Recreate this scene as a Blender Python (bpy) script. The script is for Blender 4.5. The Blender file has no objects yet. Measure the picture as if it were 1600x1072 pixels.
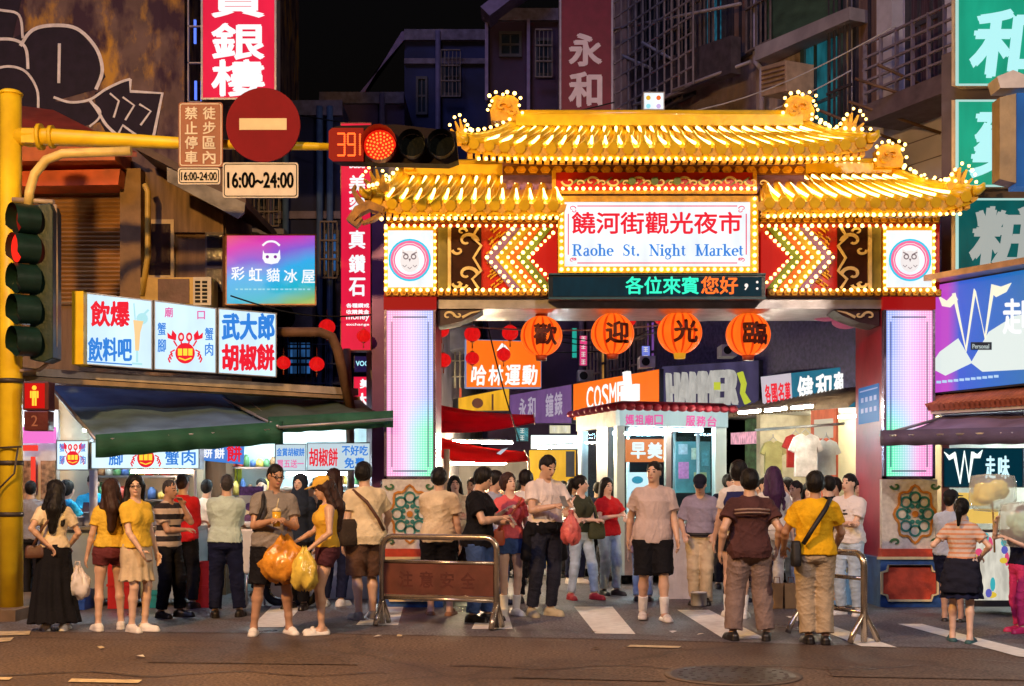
import bpy, math, random
import numpy as np
from mathutils import Vector, Matrix, Euler
R = math.radians
random.seed(7); rng = np.random.default_rng(11)
scene = bpy.context.scene
COL = scene.collection

# ------------------------------------------------------------------ camera, sky, light, exposure
cam_d = bpy.data.cameras.new('camera'); cam = bpy.data.objects.new('camera', cam_d); COL.objects.link(cam)
cam.location = (0, 0, 1.5); cam.rotation_euler = (R(90), 0, 0)
cam_d.sensor_width = 36; cam_d.lens = 45; cam_d.shift_y = 0.14; cam_d.clip_end = 900; cam_d.clip_start = .1
scene.camera = cam
W = bpy.data.worlds.new('World'); scene.world = W; W.use_nodes = True
_n = W.node_tree.nodes; _sky = _n.new('ShaderNodeTexSky'); _sky.sky_type = 'NISHITA'; _sky.sun_disc = False
_sky.sun_elevation = R(-4.0); _sky.sun_rotation = R(200)
W.node_tree.links.new(_sky.outputs[0], _n['Background'].inputs[0]); _n['Background'].inputs[1].default_value = 0.12
sd = bpy.data.lights.new('sky_glow_fill', 'SUN'); sd.energy = 0.62; sd.angle = R(20); sd.color = (.50, .52, 1)  # added fill, standing in for the violet glow of the city sky
so = bpy.data.objects.new('sky_glow_fill', sd); COL.objects.link(so); so.rotation_euler = (R(48), 0, R(-25))
scene.view_settings.view_transform = 'Standard'; scene.view_settings.look = 'None'
scene.view_settings.exposure = 0.38; scene.view_settings.gamma = 1
scene.render.engine = 'CYCLES'
cy = scene.cycles; cy.use_denoising = True; cy.max_bounces = 5; cy.diffuse_bounces = 3; cy.glossy_bounces = 3
cy.transparent_max_bounces = 8; cy.transmission_bounces = 4; cy.sample_clamp_indirect = 4; cy.caustics_reflective = False; cy.caustics_refractive = False
cy.use_light_tree = True

# ------------------------------------------------------------------ helpers
F = 2000.0; HZ = 760.0; CX = 800.0; CH = 1.5
def P(px, py, Y): return Vector(((px-CX)*Y/F, Y, CH + (HZ-py)*Y/F))
def GY(py): return CH*F/(py-HZ)
def GP(px, py): Y = GY(py); return Vector(((px-CX)*Y/F, Y, 0))

MATS = {}
def nodes_of(m):
    m.use_nodes = True
    return m.node_tree.nodes, m.node_tree.links, m.node_tree.nodes['Principled BSDF']
def pm(name, col, rough=.6, var=.25, scale=6, bump=.15, metal=0, bscale=None, spec=.5, coat=0, stretch=(1, 1, 1)):
    """painted / cloth / stone surface: noise-mottled base colour, roughness variation and bump"""
    if name in MATS: return MATS[name]
    m = bpy.data.materials.new(name); N, L, b = nodes_of(m)
    tc = N.new('ShaderNodeTexCoord'); mp = N.new('ShaderNodeMapping'); mp.inputs['Scale'].default_value = stretch
    L.new(tc.outputs['Object'], mp.inputs[0])
    no = N.new('ShaderNodeTexNoise'); no.inputs['Scale'].default_value = scale; no.inputs['Detail'].default_value = 5
    L.new(mp.outputs[0], no.inputs['Vector'])
    rp = N.new('ShaderNodeValToRGB'); c = Vector(col[:3])
    rp.color_ramp.elements[0].position = .3; rp.color_ramp.elements[1].position = .7
    rp.color_ramp.elements[0].color = (*(c*(1-var)), 1); rp.color_ramp.elements[1].color = (*[min(1, x*(1+var*.6)) for x in c], 1)
    L.new(no.outputs[0], rp.inputs[0]); L.new(rp.outputs[0], b.inputs['Base Color'])
    b.inputs['Roughness'].default_value = rough; b.inputs['Metallic'].default_value = metal
    b.inputs['Specular IOR Level'].default_value = spec; b.inputs['Coat Weight'].default_value = coat
    if bump:
        n2 = N.new('ShaderNodeTexNoise'); n2.inputs['Scale'].default_value = bscale or scale*4; n2.inputs['Detail'].default_value = 4
        L.new(mp.outputs[0], n2.inputs['Vector'])
        bp = N.new('ShaderNodeBump'); bp.inputs['Strength'].default_value = bump; bp.inputs['Distance'].default_value = .02
        L.new(n2.outputs[0], bp.inputs['Height']); L.new(bp.outputs[0], b.inputs['Normal'])
    MATS[name] = m; return m
def em(name, col, s=1.0, var=0, scale=3):
    """something that gives off light, or a surface with a glow put in"""
    if name in MATS: return MATS[name]
    s = s*.86 if s < 2.5 else s
    m = bpy.data.materials.new(name); N, L, b = nodes_of(m)
    b.inputs['Base Color'].default_value = (*[x*.12 for x in col[:3]], 1); b.inputs['Roughness'].default_value = .5; b.inputs['Specular IOR Level'].default_value = .12
    b.inputs['Emission Color'].default_value = (*col[:3], 1); b.inputs['Emission Strength'].default_value = s
    if var:
        tc = N.new('ShaderNodeTexCoord'); no = N.new('ShaderNodeTexNoise'); no.inputs['Scale'].default_value = scale*1.6; no.inputs['Detail'].default_value = 3; mp = N.new('ShaderNodeMapping'); mp.inputs['Scale'].default_value = (1.3, 1.3, .45)
        L.new(tc.outputs['Object'], mp.inputs[0]); L.new(mp.outputs[0], no.inputs['Vector'])
        mr = N.new('ShaderNodeMapRange'); mr.inputs[3].default_value = s*(1-var); mr.inputs[4].default_value = s*(1+var)
        mr.inputs[1].default_value = .3; mr.inputs[2].default_value = .7
        L.new(no.outputs[0], mr.inputs[0]); L.new(mr.outputs[0], b.inputs['Emission Strength'])
    MATS[name] = m; return m
def glass(name, col=(1, 1, 1), a=.25, rough=.05, base=None):
    if name in MATS: return MATS[name]
    m = bpy.data.materials.new(name); N, L, b = nodes_of(m)
    out = N['Material Output']; tr = N.new('ShaderNodeBsdfTransparent'); tr.inputs[0].default_value = (*col, 1)
    mx = N.new('ShaderNodeMixShader'); mx.inputs[0].default_value = a
    b.inputs['Base Color'].default_value = (*(base or col), 1); b.inputs['Roughness'].default_value = rough
    L.new(tr.outputs[0], mx.inputs[1]); L.new(b.outputs[0], mx.inputs[2]); L.new(mx.outputs[0], out.inputs[0])
    MATS[name] = m; return m

def tag(o, label=None, cat=None, group=None, kind=None):
    if label: o['label'] = label
    if cat: o['category'] = cat
    if group: o['group'] = group
    if kind: o['kind'] = kind
    return o
def thing(name, label, cat, loc=(0, 0, 0), group=None, rz=0):
    o = bpy.data.objects.new(name, None); COL.objects.link(o); o.location = loc; o.rotation_euler = (0, 0, rz)
    o.empty_display_size = .2
    return tag(o, label, cat, group)
def copy_tree(o, parent=None):
    c = o.copy(); COL.objects.link(c)
    if parent: c.parent = parent
    for ch in list(o.children): copy_tree(ch, c)
    return c
class Fr:
    """local frame: a along u (horizontal), b straight up, c towards the viewer"""
    def __init__(s, o, u=(1, 0, 0)):
        s.o = Vector(o); s.u = Vector((u[0], u[1], 0)).normalized(); s.n = Vector((s.u.y, -s.u.x, 0))
    def __call__(s, a, b, c=0): return s.o + s.u*a + Vector((0, 0, b)) + s.n*c
def fr2(pxl, Yl, pxr, Yr, py=HZ):
    """frame through two pixel columns at two depths; returns frame (origin left, z from py at the left depth) and width"""
    A = P(pxl, py, Yl); B = P(pxr, py, Yr); B.z = A.z
    return Fr(A, B-A), (B-A).length
class MB:
    def __init__(s): s.v = []; s.f = []; s.m = []; s.mi = 0; s.T = None; s.sm = []; s.smooth = False
    def mat(s, i): s.mi = i; return s
    def _v(s, p): s.v.append(tuple(s.T(*p)) if s.T else tuple(p)); return len(s.v)-1
    def face(s, idx): s.f.append(tuple(idx)); s.m.append(s.mi); s.sm.append(s.smooth)
    def poly(s, pts): s.face([s._v(p) for p in pts]); return s
    def hexa(s, q):
        i = [s._v(p) for p in q]
        for a in ((0, 3, 2, 1), (4, 5, 6, 7), (0, 1, 5, 4), (1, 2, 6, 5), (2, 3, 7, 6), (3, 0, 4, 7)): s.face([i[k] for k in a])
        return s
    def box(s, x0, x1, y0, y1, z0, z1):
        return s.hexa([(x0, y0, z0), (x1, y0, z0), (x1, y1, z0), (x0, y1, z0), (x0, y0, z1), (x1, y0, z1), (x1, y1, z1), (x0, y1, z1)])
    def beam(s, a, b, w, h=None, up=(0, 0, 1)):
        a = Vector(a); b = Vector(b); h = h or w; d = (b-a).normalized(); up = Vector(up)
        if abs(d.dot(up)) > .98: up = Vector((0, 1, 0))
        x = d.cross(up).normalized()*w/2; y = x.cross(d).normalized()*h/2
        return s.hexa([a-x-y, a+x-y, b+x-y, b-x-y, a-x+y, a+x+y, b+x+y, b-x+y])
    def tube(s, pts, r, n=8, cap=True):
        sm = s.smooth; s.smooth = True
        pts = [Vector(p) for p in pts]; rs = r if isinstance(r, (list, tuple)) else [r]*len(pts); rings = []
        prev = None
        for i, p in enumerate(pts):
            d = (pts[min(i+1, len(pts)-1)] - pts[max(i-1, 0)]).normalized()
            if prev is None: x = d.orthogonal().normalized()
            else:
                x = prev - d*prev.dot(d); x = x.normalized() if x.length > 1e-6 else d.orthogonal().normalized()
            prev = x; y = d.cross(x)
            rings.append([s._v(p + (x*math.cos(2*math.pi*k/n) + y*math.sin(2*math.pi*k/n))*rs[i]) for k in range(n)])
        for a, b in zip(rings, rings[1:]):
            for k in range(n): s.face((a[k], a[(k+1) % n], b[(k+1) % n], b[k]))
        s.smooth = False
        if cap: s.face(rings[0][::-1]); s.face(rings[-1])
        s.smooth = sm; return s
    def ball(s, c, r, n=8, m=5, sq=(1, 1, 1)):
        sm = s.smooth; s.smooth = True; c = Vector(c); rows = []
        for j in range(m+1):
            t = math.pi*j/m
            if j in (0, m): rows.append([s._v(c + Vector((0, 0, math.cos(t)*r*sq[2])))])
            else: rows.append([s._v(c + Vector((math.sin(t)*math.cos(2*math.pi*k/n)*sq[0], math.sin(t)*math.sin(2*math.pi*k/n)*sq[1], math.cos(t)*sq[2]))*r) for k in range(n)])
        for j in range(m):
            A, B = rows[j], rows[j+1]
            for k in range(n):
                k2 = (k+1) % n
                if j == 0: s.face((A[0], B[k], B[k2]))
                elif j == m-1: s.face((A[k], B[0], A[k2]))
                else: s.face((A[k], B[k], B[k2], A[k2]))
        s.smooth = sm; return s
    def lathe(s, o, prof, n=20, sq=1):
        sm = s.smooth; s.smooth = True; o = Vector(o); rows = []
        for r, z in prof: rows.append([s._v(o + Vector((math.cos(2*math.pi*k/n)*r, math.sin(2*math.pi*k/n)*r*sq, z))) for k in range(n)])
        for A, B in zip(rows, rows[1:]):
            for k in range(n): s.face((A[k], A[(k+1) % n], B[(k+1) % n], B[k]))
        s.smooth = False; s.face(rows[0][::-1]); s.face(rows[-1]); s.smooth = sm; return s
    def prism(s, pts, c0, c1):
        """outline in (a,b), extruded along c"""
        n = len(pts); A = [s._v((p[0], p[1], c0)) for p in pts]; B = [s._v((p[0], p[1], c1)) for p in pts]
        s.face(B); s.face(A[::-1])
        for k in range(n): s.face((A[k], A[(k+1) % n], B[(k+1) % n], B[k]))
        return s
    def panel(s, a0, a1, b0, b1, c0, c1): return s.prism([(a0, b0), (a1, b0), (a1, b1), (a0, b1)], c0, c1)
    def disc(s, a, b, r, c0, c1, n=24, ry=None): return s.prism([(a+math.cos(2*math.pi*k/n)*r, b+math.sin(2*math.pi*k/n)*(ry or r)) for k in range(n)], c0, c1)
    def ring(s, a, b, r0, r1, c0, c1, n=28):
        for k in range(n):
            t0 = 2*math.pi*k/n; t1 = 2*math.pi*(k+1)/n
            s.prism([(a+math.cos(t0)*r0, b+math.sin(t0)*r0), (a+math.cos(t0)*r1, b+math.sin(t0)*r1), (a+math.cos(t1)*r1, b+math.sin(t1)*r1), (a+math.cos(t1)*r0, b+math.sin(t1)*r0)], c0, c1)
        return s
    def border(s, a0, a1, b0, b1, w, c0, c1):
        s.panel(a0, a1, b1-w, b1, c0, c1); s.panel(a0, a1, b0, b0+w, c0, c1); s.panel(a0, a0+w, b0+w, b1-w, c0, c1); return s.panel(a1-w, a1, b0+w, b1-w, c0, c1)
    def stroke(s, pts, w, c0, c1):
        """ribbon along a polyline in (a,b), given thickness"""
        pts = [Vector((p[0], p[1])) for p in pts]; ws = w if isinstance(w, (list, tuple)) else [w]*len(pts); Lp = []; Rp = []
        for i, p in enumerate(pts):
            d = pts[min(i+1, len(pts)-1)] - pts[max(i-1, 0)]
            d = d.normalized() if d.length > 1e-9 else Vector((1, 0)); nn = Vector((-d.y, d.x))*ws[i]/2
            Lp.append(p+nn); Rp.append(p-nn)
        for i in range(len(pts)-1):
            s.prism([Rp[i], Rp[i+1], Lp[i+1], Lp[i]], c0, c1)
        return s
    def text(s, body, a0, a1, b0, b1, c=.004, bold=0, skew=0, depth=.002, keep=False):
        """lettering fitted to the box a0..a1 x b0..b1 on the frame's face"""
        V, Fc, lo, hi = text_mesh(body, bold)
        sx = (a1-a0)/max(hi[0]-lo[0], 1e-6); sy = (b1-b0)/max(hi[1]-lo[1], 1e-6); oa = a0
        if keep:
            q = min(sx, sy); oa = (a0+a1)/2 - q*(hi[0]-lo[0])/2; b0 = (b0+b1)/2 - q*(hi[1]-lo[1])/2; sx = sy = q
        base = [s._v((oa+(x-lo[0])*sx + skew*(y-lo[1])*sy, b0+(y-lo[1])*sy, c+depth*(z+.5))) for x, y, z in V]
        for f in Fc: s.face([base[i] for i in f])
        return s
    def btext(s, body, a0, a1, b0, b1, c=.004, bold=.02, skew=0, depth=.002, dirs=((0, 0), (1, .4), (-1, -.4), (.4, -1), (-.4, 1))):
        w = abs(a1-a0)/max(1, len(body))*bold if '\n' not in body else abs(b1-b0)/max(1, body.count('\n')+1)*bold; sg = 1 if b1 > b0 else -1
        for i, (dx, dy) in enumerate(dirs): s.text(body, a0+w+dx*w, a1-w+dx*w, b0+sg*w+dy*w, b1-sg*w+dy*w, c+i*.0003, 0, skew, depth)
        return s
    def build(s, name, mats, parent=None, loc=None, label=None, bevel=0, kind=None):
        me = bpy.data.meshes.new(name)
        off = Vector((0, 0, 0))
        if loc is not None: off = Vector(loc)
        me.from_pydata([tuple(Vector(p)-off) for p in s.v] if loc is not None else s.v, [], s.f)
        if not isinstance(mats, (list, tuple)): mats = [mats]
        for m in mats: me.materials.append(m)
        me.polygons.foreach_set('material_index', s.m); me.polygons.foreach_set('use_smooth', s.sm); me.update()
        o = bpy.data.objects.new(name, me); COL.objects.link(o)
        if loc is not None: o.location = off
        if parent:
            o.parent = parent
            if loc is None: o.matrix_parent_inverse = wmat(parent).inverted()
        if bevel:
            b = o.modifiers.new('bevel', 'BEVEL'); b.width = bevel; b.segments = 2; b.limit_method = 'ANGLE'
        if label: o['label'] = label
        if kind: o['kind'] = kind
        return o
def wmat(o):
    m = Matrix.LocRotScale(o.location, o.rotation_euler, o.scale)
    return (wmat(o.parent) @ o.matrix_parent_inverse @ m) if o.parent else m
_tx = {}
def text_mesh(body, bold=0):
    k = (body, bold)
    if k in _tx: return _tx[k]
    c = bpy.data.curves.new('lettering', 'FONT'); c.body = body; c.offset = bold; c.extrude = .5; c.resolution_u = 3; c.space_line = .95
    c.align_x = 'CENTER'
    o = bpy.data.objects.new('lettering', c); COL.objects.link(o)
    dg = bpy.context.evaluated_depsgraph_get(); me = bpy.data.meshes.new_from_object(o.evaluated_get(dg))
    V = [tuple(v.co) for v in me.vertices]; Fc = [tuple(p.vertices) for p in me.polygons]
    bpy.data.objects.remove(o); bpy.data.curves.remove(c); bpy.data.meshes.remove(me)
    A = np.array(V) if V else np.zeros((1, 3)); r = (V, Fc, A.min(0), A.max(0)); _tx[k] = r
    return r
def one(mb, name, mats, label, cat, group=None, kind=None, bevel=0, loc=(0, 0, 0)):
    o = mb.build(name, mats, bevel=bevel, loc=loc); return tag(o, label, cat, group, kind)
# ------------------------------------------------------------------ people: smooth-union fields meshed with surface nets
class Field:
    def __init__(s, lo, hi, h):
        s.lo = np.array(lo, float); s.h = h; s.n = np.ceil((np.array(hi)-s.lo)/h).astype(int)+1
        s.d = np.full(s.n, .2, np.float32)
        s.ax = [s.lo[i] + h*np.arange(s.n[i]) for i in range(3)]
    def sl(s, lo, hi):
        r = []
        for i in range(3):
            a = int(max(0, math.floor((lo[i]-s.lo[i])/s.h))); b = int(min(s.n[i], math.ceil((hi[i]-s.lo[i])/s.h)+1))
            if b <= a: return None
            r.append(slice(a, b))
        return tuple(r)
    def pts(s, q): return np.stack(np.meshgrid(s.ax[0][q[0]], s.ax[1][q[1]], s.ax[2][q[2]], indexing='ij'), -1)
    def add(s, prim, k=.02, op='u'):
        lo, hi, fn = prim; m = .05
        q = s.sl(np.array(lo)-m, np.array(hi)+m)
        if q is None: return
        e = fn(s.pts(q)).astype(np.float32); d = s.d[q]
        if op == 'u':
            if k > 0:
                hh = np.maximum(k-np.abs(d-e), 0)/k; s.d[q] = np.minimum(d, e) - hh*hh*k*.25
            else: s.d[q] = np.minimum(d, e)
        elif op == 's':
            if k > 0:
                hh = np.maximum(k-np.abs(d+e), 0)/k; s.d[q] = np.maximum(d, -e) + hh*hh*k*.25
            else: s.d[q] = np.maximum(d, -e)
    def near(s):
        M = np.abs(s.d) < .035; I = np.argwhere(M); return M, s.lo+s.h*I
    def noise(s, amp, f, seed=0, an=(1, 1, 1)):
        g = np.random.default_rng(seed); M, X = s.near(); t = np.zeros(len(X))
        for i in range(5):
            w = g.normal(size=3)*np.array(an); w = w/np.linalg.norm(w)*f*g.uniform(.6, 1.6); t += np.sin(X@w + g.uniform(0, 6.3) + 1.5*np.sin(X@(g.normal(size=3)*f*.4)))
        s.d[M] += (t*amp/2.2).astype(np.float32)
    def folds(s, amp, f, seed=0, an=(1, 1, 1)):
        g = np.random.default_rng(seed+500); M, X = s.near(); t = np.zeros(len(X))
        for i in range(4):
            w = g.normal(size=3)*np.array(an); w = w/np.linalg.norm(w)*f*g.uniform(.7, 1.4); v = g.normal(size=3)*f*.35
            t += (1-np.abs(np.sin(X@w + g.uniform(0, 6.3) + 1.8*np.sin(X@v))))**3*(.5+.5*np.sin(X@(g.normal(size=3)*f*.3)+g.uniform(0, 6)))
        s.d[M] -= (t*amp).astype(np.float32)
    def mesh(s):
        d = s.d; n = s.n; ins = d < 0
        c = [ins[i:n[0]-1+i, j:n[1]-1+j, k:n[2]-1+k] for i in (0, 1) for j in (0, 1) for k in (0, 1)]
        cnt = sum(x.astype(np.int8) for x in c); act = (cnt > 0) & (cnt < 8)
        idx = np.full(act.shape, -1, np.int64); cells = np.argwhere(act); idx[act] = np.arange(len(cells))
        acc = np.zeros((len(cells), 3)); w = np.zeros(len(cells))
        cor = [(i, j, k) for i in (0, 1) for j in (0, 1) for k in (0, 1)]
        val = {q: d[cells[:, 0]+q[0], cells[:, 1]+q[1], cells[:, 2]+q[2]] for q in cor}
        for q in cor:
            for a in range(3):
                if q[a] == 0:
                    q2 = list(q); q2[a] = 1; q2 = tuple(q2); A, B = val[q], val[q2]; m = (A < 0) != (B < 0)
                    t = np.where(m, A/np.where(np.abs(A-B) < 1e-9, 1, A-B), 0)
                    p = np.tile(np.array(q, float), (len(cells), 1)); p[:, a] += t
                    acc[m] += p[m]; w[m] += 1
        V = s.lo + s.h*(cells + acc/np.maximum(w, 1)[:, None])
        Q = []
        for a in range(3):
            b, e = (a+1) % 3, (a+2) % 3
            A = np.take(ins, range(n[a]-1), a); B = np.take(ins, range(1, n[a]), a); ed = np.argwhere(A != B)
            ed = ed[(ed[:, b] > 0) & (ed[:, e] > 0) & (ed[:, b] < n[b]-1) & (ed[:, e] < n[e]-1)]
            if not len(ed): continue
            fl = A[ed[:, 0], ed[:, 1], ed[:, 2]]
            def at(db, de):
                x = ed.copy(); x[:, b] -= db; x[:, e] -= de; return idx[x[:, 0], x[:, 1], x[:, 2]]
            q = np.stack([at(1, 1), at(0, 1), at(0, 0), at(1, 0)], 1); q[~fl] = q[~fl][:, ::-1]; Q.append(q)
        Q = np.concatenate(Q) if Q else np.zeros((0, 4), int)
        return V, Q
def bb(*p): p = np.array(p); return p.min(0), p.max(0)
def rcone(a, b, ra, rb, flat=False, sq=None):
    a = np.array(a, float); b = np.array(b, float); ba = b-a; L2 = max(ba@ba, 1e-9); r = max(ra, rb); lo, hi = bb(a-r, a+r, b-r, b+r)
    def fn(p):
        pa = p-a; t = (pa@ba)/L2; tc = np.clip(t, 0, 1); q = pa-tc[..., None]*ba
        if flat:
            q = pa-t[..., None]*ba; dr = np.linalg.norm(q, axis=-1)-(ra+(rb-ra)*tc); L = math.sqrt(L2)
            return np.maximum(dr, np.maximum(-t, t-1)*L)
        return np.linalg.norm(q, axis=-1)-(ra+(rb-ra)*tc)
    return lo, hi, fn
def ell(c, r, M=None):
    c = np.array(c, float); r = np.array(r, float); m = r.max()
    def fn(p):
        q = p-c
        if M is not None: q = q@M
        k0 = np.linalg.norm(q/r, axis=-1); k1 = np.linalg.norm(q/(r*r), axis=-1)
        return k0*(k0-1)/np.maximum(k1, 1e-6)
    return c-m, c+m, fn
def loft(rows, M=None, o=(0, 0, 0), p4=2.3):
    """stack of superellipses (z, half x, half y, y offset) in a frame M (columns = axes) about o"""
    A = np.array(rows, float); A = A[A[:, 0].argsort()]; M = np.eye(3) if M is None else M; o = np.array(o, float); z0, z1 = A[0, 0], A[-1, 0]; rm = A[:, 1:3].max()+abs(A[:, 3]).max()
    cs = [o+M@(np.array([sx*rm, sy*rm, z])-o) for sx in (-1, 1) for sy in (-1, 1) for z in (z0, z1)]; lo, hi = bb(*cs)
    def fn(p):
        q = (p-o)@M+o; z = q[..., 2]; a = np.interp(z, A[:, 0], A[:, 1]); b = np.interp(z, A[:, 0], A[:, 2]); y = q[..., 1]-np.interp(z, A[:, 0], A[:, 3])
        k = ((np.abs(q[..., 0])/a)**p4+(np.abs(y)/b)**p4)**(1/p4)
        return np.maximum((k-1)*np.minimum(a, b), np.maximum(z0-z, z-z1))
    return lo, hi, fn
def rotx(t): c, s = math.cos(t), math.sin(t); return np.array([[1, 0, 0], [0, c, -s], [0, s, c]])
def rotz(t): c, s = math.cos(t), math.sin(t); return np.array([[c, -s, 0], [s, c, 0], [0, 0, 1]])
def roty(t): c, s = math.cos(t), math.sin(t); return np.array([[c, 0, s], [0, 1, 0], [-s, 0, c]])
def ik(S, T, l1, l2, hint):
    S = np.array(S, float); T = np.array(T, float); d = T-S; L = np.linalg.norm(d)
    if L > (l1+l2)*.995: d = d/L; T = S+d*(l1+l2)*.995; L = (l1+l2)*.995
    u = (T-S)/L; x = (l1*l1-l2*l2+L*L)/(2*L); hgt = math.sqrt(max(l1*l1-x*x, 0)); hv = np.array(hint, float); hv = hv-u*(hv@u); hv = hv/max(np.linalg.norm(hv), 1e-6)
    return S+u*x+hv*hgt, T
ARMS = {  # wrist for the left side (x>0), elbow hint
 'down': ((.25, -.03, .87), (.35, .9, 0)), 'swing': ((.25, -.16, .90), (.35, .9, 0)), 'swingb': ((.25, .14, .90), (.3, .9, 0)),
 'phone': ((.05, -.29, 1.20), (.7, .1, -.7)), 'phone2': ((.10, -.31, 1.15), (.7, .1, -.7)), 'hold': ((.05, -.27, 1.18), (.55, .2, -.9)),
 'hip': ((.185, .03, 1.03), (.9, .5, 0)), 'fold': ((-.09, -.20, 1.13), (.45, -.1, -.9)), 'mouth': ((.03, -.20, 1.44), (.5, -.2, -.9)),
 'back': ((.06, .17, 1.02), (.8, .6, 0)), 'rail': ((.33, -.38, 1.02), (.5, .7, -.2)), 'raildown': ((.38, -.20, .96), (.5, .8, 0)), 'reach': ((.22, -.42, 1.08), (.6, .3, -.6)),
 'out': ((.44, -.28, 1.15), (.3, .5, -.6)), 'bag': ((.20, -.20, .98), (.5, .8, 0)), 'cross': ((-.10, -.19, 1.15), (.45, -.1, -.9)), 'counter': ((.16, -.36, .98), (.6, .6, -.3)), 'up': ((.16, -.28, 1.52), (.6, -.2, -.7)),
}
FM = {}
def setmat(me, mats):
    for m in mats: me.materials.append(m)
def skinmat(name, col):
    m = pm(name, col, rough=.40, var=.10, scale=9, bump=.04, spec=.5); return m
def cloth(name, col, var=.22, rough=.85, bump=.35):
    return pm('cloth '+name, col, rough=rough, var=var, scale=7, bump=bump, bscale=38, spec=.25)
def stripes(name, ca, cb, per=.09, duty=.5, z0=0):
    if name in MATS: return MATS[name]
    m = pm(name, ca, rough=.85, bump=.3); N, L = m.node_tree.nodes, m.node_tree.links; b = N['Principled BSDF']
    tc = N.new('ShaderNodeTexCoord'); sx = N.new('ShaderNodeSeparateXYZ'); L.new(tc.outputs['Object'], sx.inputs[0])
    a = N.new('ShaderNodeMath'); a.operation = 'MULTIPLY'; a.inputs[1].default_value = 1/per; L.new(sx.outputs[2], a.inputs[0])
    f = N.new('ShaderNodeMath'); f.operation = 'FRACT'; L.new(a.outputs[0], f.inputs[0])
    g = N.new('ShaderNodeMath'); g.operation = 'GREATER_THAN'; g.inputs[1].default_value = duty; L.new(f.outputs[0], g.inputs[0])
    mx = N.new('ShaderNodeMix'); mx.data_type = 'RGBA'; L.new(g.outputs[0], mx.inputs[0]); mx.inputs[6].default_value = (*ca, 1); mx.inputs[7].default_value = (*cb, 1)
    L.new(mx.outputs[2], b.inputs['Base Color']); return m
NP = [0]
def person(label, px, fy, head, yaw=0, female=False, fat=1.0, skin=1, hair=(.012, .008, .007), style='short', top=None, bottom=None, shoes=None, L='down', Rr='down',
           lean=0, side=0, hy=0, hp=0, legs=None, extras=(), h=None, group=None, X=None, Y=None, H=None, z=0):
    """px, fy: pixel of the feet; head: pixel row of the head's top; yaw 0 faces the camera, 90 faces picture right"""
    NP[0] += 1; seed = NP[0]
    if Y is None: Y = GY(fy)
    if X is None: X = (px-CX)*Y/F
    if H is None: H = (fy-head)*Y/F
    sc = H/1.75
    h = h or (.0075 if Y < 15.2 else .010)
    root_rot = rotz(R(yaw))
    fat = fat if fat <= 1 else 1+(fat-1)*.55
    fw = .90 if female else 1.0
    lw = (.5+.5*fat)
    side += random.Random(seed*7).uniform(-2.2, 2.2); Mt = rotx(R(lean)) @ roty(R(side)); po = np.array([0, 0, .95])
    def tb(p): return po + Mt@(np.array(p, float)-po)
    Mh = Mt @ rotz(R(hy)) @ rotx(R(hp)); nb = tb((0, .01, 1.50))
    def hd(p): return nb + Mh@(np.array(p, float)-np.array([0, .01, 1.50]))
    sh = {1: tb((.158*fw*(.6+.4*fat), .01, 1.388)), -1: tb((-.158*fw*(.6+.4*fat), .01, 1.388))}
    arms = {}
    for s_, a in ((1, L), (-1, Rr)):
        if isinstance(a, str): w, hn = ARMS[a]
        else: w, hn = a if len(a) == 2 else (a, (.6, .5, -.3))
        w = np.array([w[0]*s_, w[1], w[2]]); hn = np.array([hn[0]*s_, hn[1], hn[2]])
        if not (isinstance(a, str) and a in ('rail', 'raildown', 'counter')): w = tb(w)
        e, w = ik(sh[s_], w, .285*(.97 if female else 1), .25, hn); arms[s_] = (e, w)
    rp_ = random.Random(seed*13); legs = legs or {1: (rp_.uniform(.06, .14), rp_.uniform(-.09, .06)), -1: (-rp_.uniform(.06, .14), rp_.uniform(-.06, .08))}; hy += rp_.uniform(-10, 10)
    lg = {}
    for s_ in (1, -1):
        q = legs[s_]; an = np.array([q[0], q[1], q[2] if len(q) > 2 else .085]); hip = np.array([.088*s_*(.8+.2*fat), 0, .92])
        kn, an = ik(hip, an, .42, .425, (0.1*s_, -1, 0)); lg[s_] = (hip, kn, an, q[3] if len(q) > 3 else s_*12)
    wa = .87 if female else 1.0; hp_ = 1.03 if female else 1.0
    T = [(.86, .135*hp_, .10, .015), (.93, .165*hp_, .112, .015), (1.02, .155*hp_*wa**.5, .104, .008), (1.12, .140*wa, .095, .0), (1.22, .150*wa**.5, .102, 0), (1.32, .168*fw, .108, .005), (1.40, .165*fw, .092, .012), (1.445, .12*fw, .072, .018), (1.475, .062, .056, .018), (1.56, .05*fw, .052, .005)]
    T = [(z_, a*lw if z_ < 1.42 else a, b*(lw if z_ > 1.38 else (.3+.7*fat)), y-(max(0, fat-1)*.10 if .95 < z_ < 1.35 else 0)) for z_, a, b, y in T]
    lb = (.85 if female else 1.0)*(.6+.4*fat)
    lo = np.array([-.62, -.62, -.02]); hi = np.array([.62, .55, 1.85])
    pts = [arms[1][0], arms[1][1], arms[-1][0], arms[-1][1], hd((0, 0, 1.72)), lg[1][2], lg[-1][2]]
    lo = np.minimum(np.min(pts, 0)-.24, [-.3*fat, -.25*fat, -.02]); hi = np.maximum(np.max(pts, 0)+.24, [.3*fat, .25*fat, 0]); hi[2] = max(hi[2]-.08, 1.3); lo[2] = -.02
    hh = h/sc
    B = Field(lo, hi, hh)
    B.add(loft([r for r in T if r[0] >= .86], Mt, po), .03)
    B.add(ell((0, .015, .93), (.16*hp_*lw, .115*lw, .11)), .04)
    if female:
        for s_ in (1, -1): B.add(ell(tb((.07*s_, -.085, 1.29)), (.055, .05, .058)), .03)
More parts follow.
